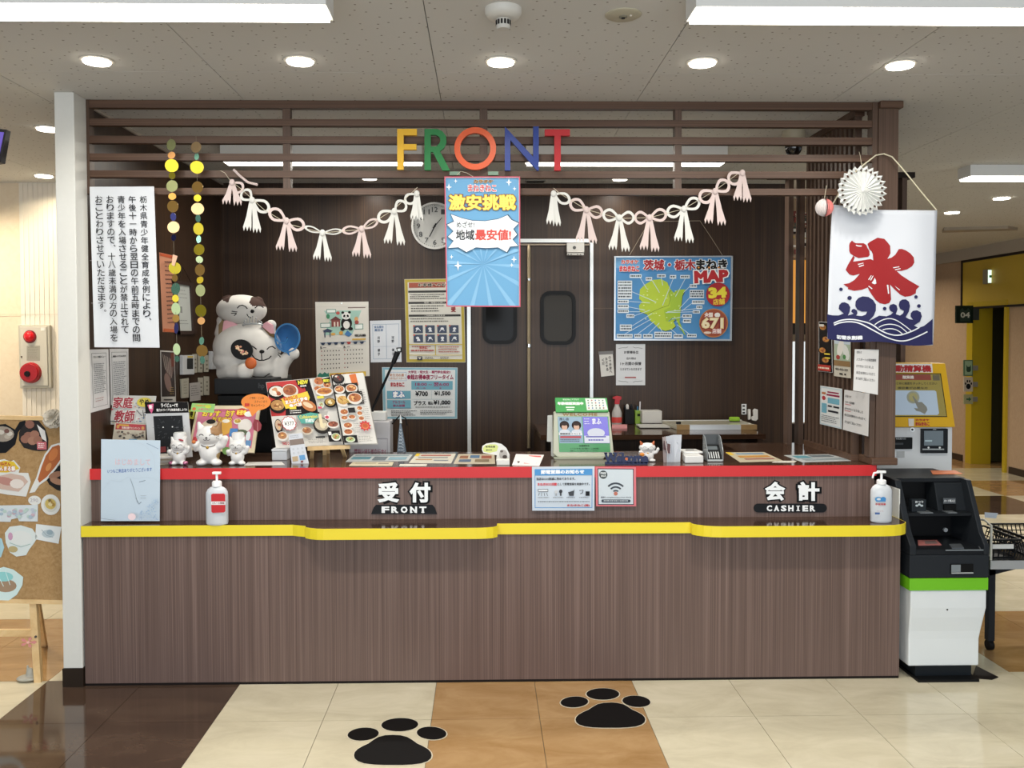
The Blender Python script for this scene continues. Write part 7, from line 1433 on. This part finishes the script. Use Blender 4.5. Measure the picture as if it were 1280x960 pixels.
MB().box(X(1100), X(1139.5), YK-.015, YK, A(1120, 561, YK).z, A(1120, 546.5, YK).z).build('note_slot', M('#17191b', .4), t, bevel=.003); s = Sheet((1116, 546, 1140, 562), YK-.0165); s.text('お札投入口', 1120, 547.3, 1132, 549.3, '#cfd3d4', .02); s.rect(1117, 553.5, 1129, 556, '#3a3e42'); s.mb.build('slot_print', None, t)
MB().cyl(A(1140.5, 537, YK-.008), A(1140.5, 537, YK), .011, n=16).build('lock_ring', M('#cdd1d3', .3, .3), t); MB().cyl(A(1140.5, 537, YK-.010), A(1140.5, 537, YK-.008), .006, n=12).build('keyhole', BLACK, t)
MB().box(X(1121), X(1131), YK-.002, YK, A(1125, 572, YK).z, A(1125, 564, YK).z).build('vent_grille', M('#b5b9ba', .5), t)

# ================================================================ LOW STEEL TABLE AND BASKETS
YT = 4.20; ztb = A(1260, 701, YT).z; xT = A(1238.5, 705, YT).x
t = thing('steel_table', 'low steel topped table on a black frame at the picture edge', 'table', (xT+.4, YT+.3, 0))
MB().box(xT, xT+.9, YT+.005, YT+.38, ztb-.004, ztb).build('dark_top', M('#2d3034', .18, .3), t); MB().box(xT, xT+.9, YT, YT+.006, ztb-.042, ztb).build('steel_front_edge', M('#c9cdcf', .35, .6), t); MB().box(xT, xT+.9, YT+.006, YT+.38, ztb-.04, ztb-.004).build('apron', M('#25282b', .4), t)
xg, Yg = A(1240, 760, 4.30).x, 4.30
for xx, yy_ in ((xg, Yg), (xT+.85, Yg), (xg, YT+.34), (xT+.85, YT+.34)):
    lg = MB().box(xx-.016, xx+.016, yy_, yy_+.035, .05, ztb-.04).build('leg', M('#23262b', .4), t)
    MB().cyl((xx-.012, yy_+.017, .026), (xx+.012, yy_+.017, .026), .026, n=14).build('caster', M('#111214', .5), lg)
MB().prism([(xT+.01, Yg, ztb-.041), (xT+.3, Yg, ztb-.041), (xT+.02, Yg, ztb-.11)], (0, .02, 0)).build('bracket', M('#23262b', .4), t)
MB().tube([(xT+.012, YT+.02, ztb-.03), (xT+.012, YT+.02, ztb+.17), (xT+.0, YT+.06, ztb+.19), (xT-.05, YT+.12, ztb+.19)], .006, 8).build('guard_rail', M('#b9b9b0', .3, .3), t)
def basket(label, x0, x1, y0, y1, h):
    t = thing('mesh_basket', label, 'basket', ((x0+x1)/2, (y0+y1)/2, ztb+.002), 'black baskets on the steel table'); z0 = ztb+.002; mb = MB(); st = .022; bw2 = .0045; fl_ = .03
    mb.box(x0, x1, y0, y1, z0, z0+.003)
    def wall(p0, p1, o):
        L = (p1-p0).length; nx_ = max(2, int(L/st)); u = (p1-p0)/L; o = Vector(o)
        for i in range(nx_+1):
            a = p0+u*(L*i/nx_); mb.hexa([a-u*bw2/2, a+u*bw2/2, a+u*bw2/2+o+Vector((0, 0, h)), a-u*bw2/2+o+Vector((0, 0, h))], Vector((u.y, -u.x, 0))*.003)
        for j in range(int(h/st)+1):
            f_ = min(1, j*st/h); a = p0+o*f_+Vector((0, 0, h*f_)); b = p1+o*f_+Vector((0, 0, h*f_)); mb.hexa([a, b, b+Vector((0, 0, bw2)), a+Vector((0, 0, bw2))], Vector((u.y, -u.x, 0))*.003)
    wall(Vector((x0, y0, z0)), Vector((x1, y0, z0)), (0, -fl_*.3, 0)); wall(Vector((x0, y1, z0)), Vector((x1, y1, z0)), (0, fl_, 0)); wall(Vector((x0, y0, z0)), Vector((x0, y1, z0)), (-fl_, 0, 0)); wall(Vector((x1, y0, z0)), Vector((x1, y1, z0)), (fl_, 0, 0))
    o = mb.build('mesh_shell', M('#17181a', .4), t)
    MB().ring([(x0-fl_-.006, y0-.012, z0+h), (x1+fl_+.006, y0-.012, z0+h), (x1+fl_+.006, y1+fl_+.006, z0+h), (x0-fl_-.006, y1+fl_+.006, z0+h)], [(x0-fl_+.004, y0, z0+h), (x1+fl_-.004, y0, z0+h), (x1+fl_-.004, y1+fl_-.004, z0+h), (x0-fl_+.004, y1+fl_-.004, z0+h)], (0, 0, .008)).build('rim', M('#0f1011', .35), t)
    MB().box(x0+.01, x1-.01, y0-.016, y0-.010, z0+h*.55, z0+h*.8).build('label_strip', M('#d2d4d2', .4), t)
basket('black mesh basket on the steel table next to the change machine', xT+.02, xT+.15, YT+.06, YT+.34, .085)
basket('black mesh basket on the steel table at the picture edge', xT+.235, xT+.46, YT+.05, YT+.34, .095)
simple('price_slip', MB().hexa([A(1231, 640.5, YT+.37), A(1247.5, 641.5, YT+.37), A(1245, 648, YT+.37), A(1231, 647, YT+.37)], (0, .002, 0)).hexa([A(1235, 643, YT+.368), A(1243, 643.5, YT+.368), A(1242, 645.5, YT+.368), A(1235, 645, YT+.368)], (0, .001, 0)), M('#b9c3cc', .5), 'pale blue slip standing behind the near basket', 'slip')

# ================================================================ FAR HALL ITEMS
t = thing('exit_light', 'green and white exit light on the yellow fascia', 'exit sign', (XW-.08, 10.3, A(1240, 355, 10.3).z))
Ye = 10.3; x0, x1 = A(1234.5, 345, Ye).x, A(1244.5, 345, Ye).x
MB().box(x0, XW-.02, Ye, Ye+.10, A(1240, 354.5, Ye).z, A(1240, 336.5, Ye).z).build('case', M('#9a937c', .5), t); s = Sheet([(1235, 337.5), (1244, 337.5), (1244, 353.5), (1235, 353.5)], Ye-.002); s.rect(1235, 337.5, 1244, 353.5, M('#cfe6d6', .4, emit=1.0))
s.poly([(1236.5, 344), (1240, 344), (1240, 341), (1243, 345.5), (1240, 350), (1240, 347), (1236.5, 347)], '#1f8a4c'); s.mb.build('sign_face', None, t)
t = thing('room_number_sign', 'dark green room sign reading 04 beside the yellow door frame', 'sign', A(1206, 404, 10.6)); s = Sheet((1195.5, 382, 1216.5, 404), 10.57); s.outline([(1195.5, 382), (1216.5, 382), (1216.5, 404), (1195.5, 404)], .03, M('#15241c', .5)); s.poly([(1200, 402), (1200, 388), (1203, 385), (1205, 388), (1208, 388), (1210, 385), (1213, 388), (1213, 402)], '#1f3428'); s.text('04', 1201, 390.5, 1212, 397, '#cfd2c8', .03); s.body.build('board', s.bm, t); s.mb.build('number', None, t); e_ = A(1216, 393, 10.58); MB().box(e_.x-.02, XW, 10.58, 10.60, e_.z-.07, e_.z+.07).build('bracket', M('#3a3f3a', .5), t)
for nm, lb, y0, y1, cc_, fn in (('cat_pictogram', 'green sign with a cat head shape beside the door', 450, 470, '#56755a', 0), ('paw_sign', 'white sign with a black paw beside the door', 471.5, 489.5, '#c4b8a6', 1), ('arrow_sign', 'small pale sign with a green arrow beside the door', 493, 505, '#a5a57c', 2)):
    Yq = 10.60; t = thing(nm, lb, 'sign', A(1210, y1, Yq)); s = Sheet((1205, y0, 1216, y1), Yq-.02); s.outline([(1205, y0), (1216, y0), (1216, y1), (1205, y1)], .02, M(cc_, .5)); ym = (y0+y1)/2
    if fn == 0: s.rect(1206, y0+1.2, 1215, y1-1.5, '#9bb694'); s.poly([(1208, ym-4), (1209.5, ym-1.5), (1212, ym-1.5), (1213.5, ym-4), (1213.6, ym+3), (1212.5, ym+5), (1209, ym+5), (1207.9, ym+3)], '#25402c')
    if fn == 1:
        s.ell(1210.5, ym+2.5, 3, 3.4, '#17171a', 14)
        for x, y in ((1206.9, ym-1), (1209.2, ym-4), (1211.9, ym-4), (1214, ym-1)): s.ell(x, y, 1, 1.7, '#17171a', 10)
    if fn == 2: s.poly([(1208, ym-1), (1211, ym-1), (1211, ym-3), (1214, ym), (1211, ym+3), (1211, ym+1), (1208, ym+1)], '#2b5a3a')
    s.body.build('plate', s.bm, t); s.mb.build('pictogram', None, t); e_ = A(1215, ym, Yq-.01); MB().box(e_.x-.01, XW, Yq-.012, Yq, e_.z-.03, e_.z+.03).build('bracket', M('#8a857a', .5), t)
# bright display seen through the gaps of the rear screen
t = thing('hall_display_stand', 'tall display stand glimpsed through the gaps of the rear screen', 'display stand', (2.6, 6.9, 0)); x0, x1 = A(984, 400, 6.9).x, A(1034, 400, 6.9).x
for nm, y0, y1, cc_, em in (('header_collage', 222, 322, '#a58a6c', 0), ('amber_band', 325, 404, '#e39a3a', .35), ('dark_band', 404, 418, '#1c1712', 0), ('white_panel', 427, 528, '#dfe6ea', .5), ('low_cabinet', 530, 690, '#1b100c', 0)):
    MB().box(x0, x1, 6.9, 6.96, A(1000, y1, 6.9).z, A(1000, y0, 6.9).z).build(nm, M(cc_, .5, emit=em), t)
s = Sheet((984, 222, 1034, 322), 6.898)
for i in range(60): s.rect(*(lambda x, y: (x, y, x+random.uniform(3, 9), y+random.uniform(2, 7)))(random.uniform(984, 1026), random.uniform(262, 314)), random.choice(('#d8d4cc', '#2a211c', '#7c2f24', '#c0a050', '#3a4238', '#e3ddd0')))
s.mb.build('collage_print', None, t)

# ================================================================ FIRE ALARM and CORK BOARD (column side)
YA = YB-.012; t = thing('fire_alarm_panel', 'beige fire alarm panel with red lamp and red bell on the cream wall', 'alarm', A(43, 486, YB)); 
MB().hexa([A(22.5, 406, YA-.03), A(62, 406.5, YA-.03), A(64, 485, YA-.03), A(25, 485.5, YA-.03)], (0, .03, 0)).build('box', M('#b9b4a4', .5), t, bevel=.004)
MB().hexa([A(25, 408.5, YA-.038), A(58, 408.5, YA-.038), A(60, 482, YA-.038), A(27, 482.5, YA-.038)], (0, .008, 0)).build('door', M('#c6c2b4', .5), t, bevel=.002)
RD = M('#a3161c', .25)
def knob(px, py, r, y0, y1, m_, nm, dome=False):
    c = A(px, py, YA); mb = MB()
    if dome: mb.ball((c.x, YA-.038, c.z), r, r*.9, r, 20, 14)
    else: mb.cyl((c.x, y1, c.z), (c.x, y0, c.z), r, r*.92, 28)
    return mb.build(nm, m_, t, smooth=dome)
knob(40.8, 420.8, 8.2*PX(YA), YA-.045, YA-.036, M('#7d1418', .4), 'lamp_base'); knob(40.5, 420.5, 6.6*PX(YA), 0, 0, M('#c3181f', .15, emit=.25), 'lamp_dome', True)
knob(42.3, 465.6, 13*PX(YA), YA-.062, YA-.038, RD, 'bell'); knob(42.3, 465.6, 11.4*PX(YA), YA-.070, YA-.062, RD, 'bell_face'); knob(40.6, 466.8, 3.6*PX(YA), YA-.078, YA-.070, M('#1a1416', .4), 'bell_hub')
s = Sheet((33.5, 432, 50, 451), YA-.0385); s.rect(33.5, 432, 50, 451, '#9d998c'); s.lines(35, 434, 49, 449, 7, '#858175', th=.7); s.rect(51, 409.5, 56, 413.5, '#e6e3da'); s.mb.build('nameplate', None, t)
MB().cyl(A(26.8, 446, YA-.042), A(26.8, 446, YA-.038), .006, n=8).build('door_lock', M('#5b4a3c', .4), t)
# cork board easel
YC = 4.06; bq = [A(-60, 521, YC+.14), A(78, 523.5, YC+.14), A(82.5, 755, YC), A(-60, 752, YC)]
s = Sheet([(-60, 521), (78, 523.5), (82.5, 755), (-60, 752)], ('W', bq), frame=(-60, 522, 80, 754))
t = thing('cork_board', 'cork board with pale wooden rim leaning on a wooden floor easel', 'board', A(10, 755, YC)); s.body = MB().hexa(s.q, (0, .012, 0)); s.body.build('cork_sheet', mottled('cork', '#9c7c52', '#ab8a5f', '#b8996e', .85, 60, .2), t)
for nm, a, b, c_, d in (('top_rim', -60, 519.5, 80, 524.5), ('bottom_rim', -60, 749.5, 80, 754.5)): MB().hexa([s.P(a, b, .003), s.P(c_, b, .003), s.P(c_, d, .003), s.P(a, d, .003)], (0, .02, 0)).build(nm, WOOD, t)
bs = s
def cut(name, label, pts, m_, draw=None):
    c = Sheet([(-60, 521), (78, 523.5), (82.5, 755), (-60, 752)], ('W', [p+bs.n*.003 for p in bs.q]), frame=(-60, 522, 80, 754)); c.outline(pts, .0012, m_)
    if draw: draw(c)
    return c.make(name, label, 'cutout', group='paper cutouts pinned to the cork board')
W2 = M('#dfe0dc', .5)
cut('bowl_cutout', 'dark bowl photo cutout at the top of the cork board', [(-8, 532), (8, 530), (20, 537), (26, 527), (33, 525), (34, 528), (24, 540), (20, 556), (8, 567), (-8, 568)], M('#17171a', .4), lambda c: (c.ell(4, 543, 15, 10, '#9a8f82', 16), [c.ell(random.uniform(-6, 14), random.uniform(536, 549), 4, 3, random.choice(('#7c6258', '#b5ab9c', '#c9c3b8')), 9) for _ in range(8)], c.ell(10, 539, 3.5, 3, '#6e4a40', 10)))
cut('chicken_cutout', 'fried chicken photo cutout with red sign on the cork board', [(25, 541), (30, 530), (38, 524.5), (50, 525), (58, 535), (62, 548), (61, 563), (50, 564), (42, 563), (31, 560), (25, 551)], M('#2a2626', .4), lambda c: (c.poly([(48, 530), (58, 538), (60, 552), (54, 548)], '#e5e3e0'), [c.ell(x, y, 6, 5.5, k_, 10) for x, y, k_ in ((37, 545, '#8a5e4e'), (45, 543, '#9a6c58'), (33, 549, '#8f6250'), (42, 551, '#a37660'), (49, 550, '#946552'), (39, 530, '#85594a'))], c.rect(48, 552, 60, 562, '#c66a72'), c.lines(49.5, 554, 59, 561, 3, '#f0e2df', th=1)))
cut('corn_dog_cutout', 'corn dog photo cutout on the cork board beside the white column', [(76, 553), (80, 555), (79, 575), (72, 585), (60, 600), (50, 607), (44, 616), (37, 617.5), (41, 608), (46, 598), (51, 582), (57, 568), (66, 556)], W2, lambda c: (c.poly([(75, 555.5), (78, 558), (77, 574), (70, 584), (59, 597), (50, 604), (48, 600), (53, 584), (58.5, 570), (67, 558.5)], '#b0602c'), c.ell(68, 568, 5, 9, '#c9783c', 12, .5), c.ell(62, 584, 3, 6, '#d18a4c', 12, .5)))
cut('sausage_plate_cutout', 'dark plate photo cutout beside the white column', [(60, 592), (70, 584), (80, 580), (81, 615), (72, 613), (62, 606), (58, 598)], M('#1f1c1c', .4), lambda c: (c.ell(70, 594, 9, 4, '#9a6e54', 12, -.4), c.ell(72, 602, 9, 4, '#a87c60', 12, .3)))
cut('sandwich_cutout', 'sandwich photo cutout with yellow burst heading on the cork board', [(-8, 578), (6, 575), (14, 578), (18, 576), (26, 585), (24, 592), (36, 592), (39, 603), (33, 622), (10, 620), (-8, 617)], W2, lambda c: (c.poly([(-6, 581), (6, 577), (18, 578), (25, 587), (10, 592), (-6, 592)], '#e0bf2c'), c.text('おねだん', -2, 579, 14, 583, '#b33a2c', .05), c.text('まんまる祭', -4, 584, 20, 590, '#f5efe4', .05, '#b03234', .08), c.poly([(-6, 598), (14, 593), (30, 596), (36, 603), (24, 616), (-6, 612)], '#cbb0a2'), c.ell(8, 603, 12, 5, '#b8857a', 14, .2), c.ell(22, 606, 9, 6, '#e3dad2', 12)))
cut('price_bubble_cutout', 'small white oval bubble cutout above the drawing strip', [(43.5+8*math.cos(i*.4), 626.5+6*math.sin(i*.4)) for i in range(16)], W2, lambda c: c.text('290', 38, 624, 48, 628.5, '#b9b6bc', .02))
cut('round_plate_cutout', 'round plate photo cutout with omelette on the cork board', [(63.5+12*math.cos(i*.31), 631.5+13*math.sin(i*.31)) for i in range(20)], W2, lambda c: c.dish(63.5, 631, 8.5, 9, '#cfd0c8', '#c9b160', ('#a8843c', '#7d6a3c', '#ded0a0'), 8))
cut('drawing_strip_cutout', 'strip of pale coloured drawings on the cork board', [(-8, 634), (47.5, 632), (47, 653), (24, 653), (22, 649), (14, 651), (13, 654), (-8, 654)], M('#d3dce0', .5), lambda c: [c.ell(random.uniform(-5, 44), random.uniform(636, 650), 2.6, 2, random.choice(('#a8bccb', '#c9b0bc', '#bcc6d2', '#b8d0c8')), 9) for _ in range(26)])
cut('melon_drawing_cutout', 'round pale drawing of a shaved ice bowl on the cork board', [(6, 668), (12, 660), (26, 658), (40, 662), (47, 672), (42, 680), (36, 688), (32, 695), (20, 697), (12, 692), (7, 680)], M('#d9e3e2', .5), lambda c: (c.ell(26, 674, 14, 9, '#dfe4e2', 16), c.ell(13, 672, 3, 5, '#c79ab8', 10), c.ell(16, 688, 6, 4, '#b8a878', 12), c.line([(12, 680), (26, 685), (38, 681)], .6, '#93b0a8')))
cut('square_drawing_cutout', 'small square drawing sheet pinned near the white column', [(45, 656), (76.5, 659), (72.5, 680), (43.5, 675)], M('#dfe5e6', .5), lambda c: (c.ell(60, 668, 8, 5, '#b7c6cc', 14), c.ell(62, 666, 4, 3.4, '#93a8b4', 12), c.line([(52, 663), (58, 670), (66, 672)], .5, '#7d93a0')))
cut('teal_drawing_cutout', 'teal and brown fan shaped drawing low on the cork board', [(-8, 714), (4, 710), (16, 713), (28, 722), (27, 732), (20, 744), (10, 751), (-8, 751)], M('#cfe6e6', .5), lambda c: (c.ell(6, 733, 14, 8, '#a0866c', 16), c.ell(4, 722, 12, 6, '#8fcfd0', 14), c.line([(-4, 718), (4, 734)], .7, '#d8efef'), c.line([(6, 714), (12, 732)], .7, '#d8efef')))
cut('blue_edge_cutout', 'blue rimmed drawing cutout mostly beyond the picture edge', [(-10, 672), (2, 675), (5, 686), (1, 698), (-10, 702)], M('#a9d0dc', .5))
t = thing('tissue_pompom', 'white tissue paper pompom on the corner of the cork board', 'pompom', A(67, 535, YC+.08)); mb = MB(); c = A(66, 523.5, YC+.10)
for i in range(46):
    a = random.uniform(0, 6.28); b = random.uniform(-1.2, 1.4); dd = Vector((math.cos(a)*math.cos(b), math.sin(a)*math.cos(b)*.8, math.sin(b))); u = dd.orthogonal().normalized()*.018; v = dd.cross(u).normalized()*.014; e = c+dd*.042
    mb.add([c, e+u, e+dd*.006+v*.5, e-u, e-v], [(0, 1, 2), (0, 2, 3), (0, 3, 4), (0, 4, 1)])
mb.build('tissue', M('#ddd6c8', .9), t)
t = thing('floor_easel', 'pale wooden floor easel holding the cork board', 'easel', AZ(46.5, 854, 0))
def beam(p0, p1, w_, d_, nm): 
    p0, p1 = Vector(p0), Vector(p1); return MB().hexa([p0+Vector((-w_, 0, 0)), p0+Vector((w_, 0, 0)), p1+Vector((w_, 0, 0)), p1+Vector((-w_, 0, 0))], (0, d_, 0)).build(nm, WOOD, t)
beam(A(40.5, 750, 4.075), AZ(46.7, 853.5, 0), .016, .022, 'front_leg'); beam(A(44, 745, 4.10), AZ(54.5, 808.5, 0), .012, .02, 'rear_leg'); beam(A(-70, 750, 4.075), AZ(-80, 853.5, 0), .016, .022, 'front_leg')
MB().hexa([A(-90, 788, 4.05), A(43, 787.5, 4.05), A(43, 795.5, 4.05), A(-90, 796.5, 4.05)], (0, .02, 0)).build('stretcher', WOOD, t)
MB().cyl(A(44.5, 796, 4.038), A(44.5, 796, 4.05), .006, n=8).build('bolt', M('#3b332c', .4, .5), t)
t = thing('pink_paper_flower', 'small pink paper flower hanging on the easel leg', 'decoration', A(36, 810, 4.03)); mb = MB()
for i in range(5):
    a = i*1.26; mb.prism([A(35+x, 803+y, 4.03) for x, y in ((0, 0), (8*math.cos(a)+2*math.sin(a), 5*math.sin(a)-2*math.cos(a)), (11*math.cos(a), 7*math.sin(a)), (8*math.cos(a)-2*math.sin(a), 5*math.sin(a)+2*math.cos(a)))], (0, .002, 0))
mb.build('petals', M('#d88f8c', .8), t)
MB().cyl(A(35, 803, 4.025), A(35, 803, 4.03), .006, n=8).build('flower_centre', M('#e3b3a8', .8), t)
c = AZ(32, 852.5, 0); mb = MB(); mb.ball((c.x, c.y+.02, .012), .05, .04, .012, 16, 8).ball((c.x+.012, c.y+.02, .03), .02, .016, .03, 12, 8).ball((c.x+.0, c.y+.02, .052), .006, .006, .022, 8, 6)
t = thing('grey_door_wedge', 'small pale grey rubber stopper on the floor by the easel leg', 'stopper', (c.x, c.y, 0)); o = mb.build('rubber', M('#aaa99f', .6), t); remesh(o, .003, 2)

# ================================================================ PAW DECALS on the floor
def paw(label, pad, toes):
    t = thing('paw_decal', label, 'floor decal', AZ(pad[0], pad[1], 0), 'black paw decals on the floor')
    def shape(pts, nm):
        w_ = [AZ(x, y, .0004) for x, y in pts]; c = sum(w_, Vector())/len(w_)
        MB().prism([p+(p-c).normalized()*.005 for p in w_], (0, 0, .0008)).build(nm+'_margin', M('#c9c2ae', .4), t); MB().prism([p+Vector((0, 0, .0009)) for p in w_], (0, 0, .0008)).build(nm, M('#08080a', .55), t)
    shape(pad[2], 'pad')
    for x, y, rx, ry, a in toes: shape([(x+rx*math.cos(b)*math.cos(a)-ry*math.sin(b)*math.sin(a), y+rx*math.cos(b)*math.sin(a)+ry*math.sin(b)*math.cos(a)) for b in [2*math.pi*i/24 for i in range(24)]], 'toe')
def padpts(x0, x1, y0, y1):
    cx = (x0+x1)/2; w = (x1-x0)/2; h = y1-y0; out = []
    for u, v in ((0, 0), (.2, .015), (.37, .07), (.5, .17), (.63, .29), (.78, .38), (.91, .48), (.98, .58), (1, .68), (.98, .78), (.9, .87), (.74, .945), (.5, .985), (.25, 1), (0, 1)): out.append((cx+u*w, y0+v*h))
    return out+[(2*cx-x, y) for x, y in out[-2:0:-1]]
paw('black paw decal on the cream tiles, nearer the camera', (490, 958, padpts(442.5, 539.5, 919, 956.5)), ((454, 918, 19.5, 8, -.08), (499.7, 906.2, 23, 8.3, -.03), (539.5, 916.8, 18.5, 8, .06)))
paw('black paw decal on the tan tiles, nearer the counter', (762, 911, padpts(719.5, 806.5, 878.5, 910)), ((718, 877.8, 17.2, 6.8, -.05), (753.5, 867.8, 20.5, 7.2, .0), (795.5, 877, 17.5, 7, .08)))
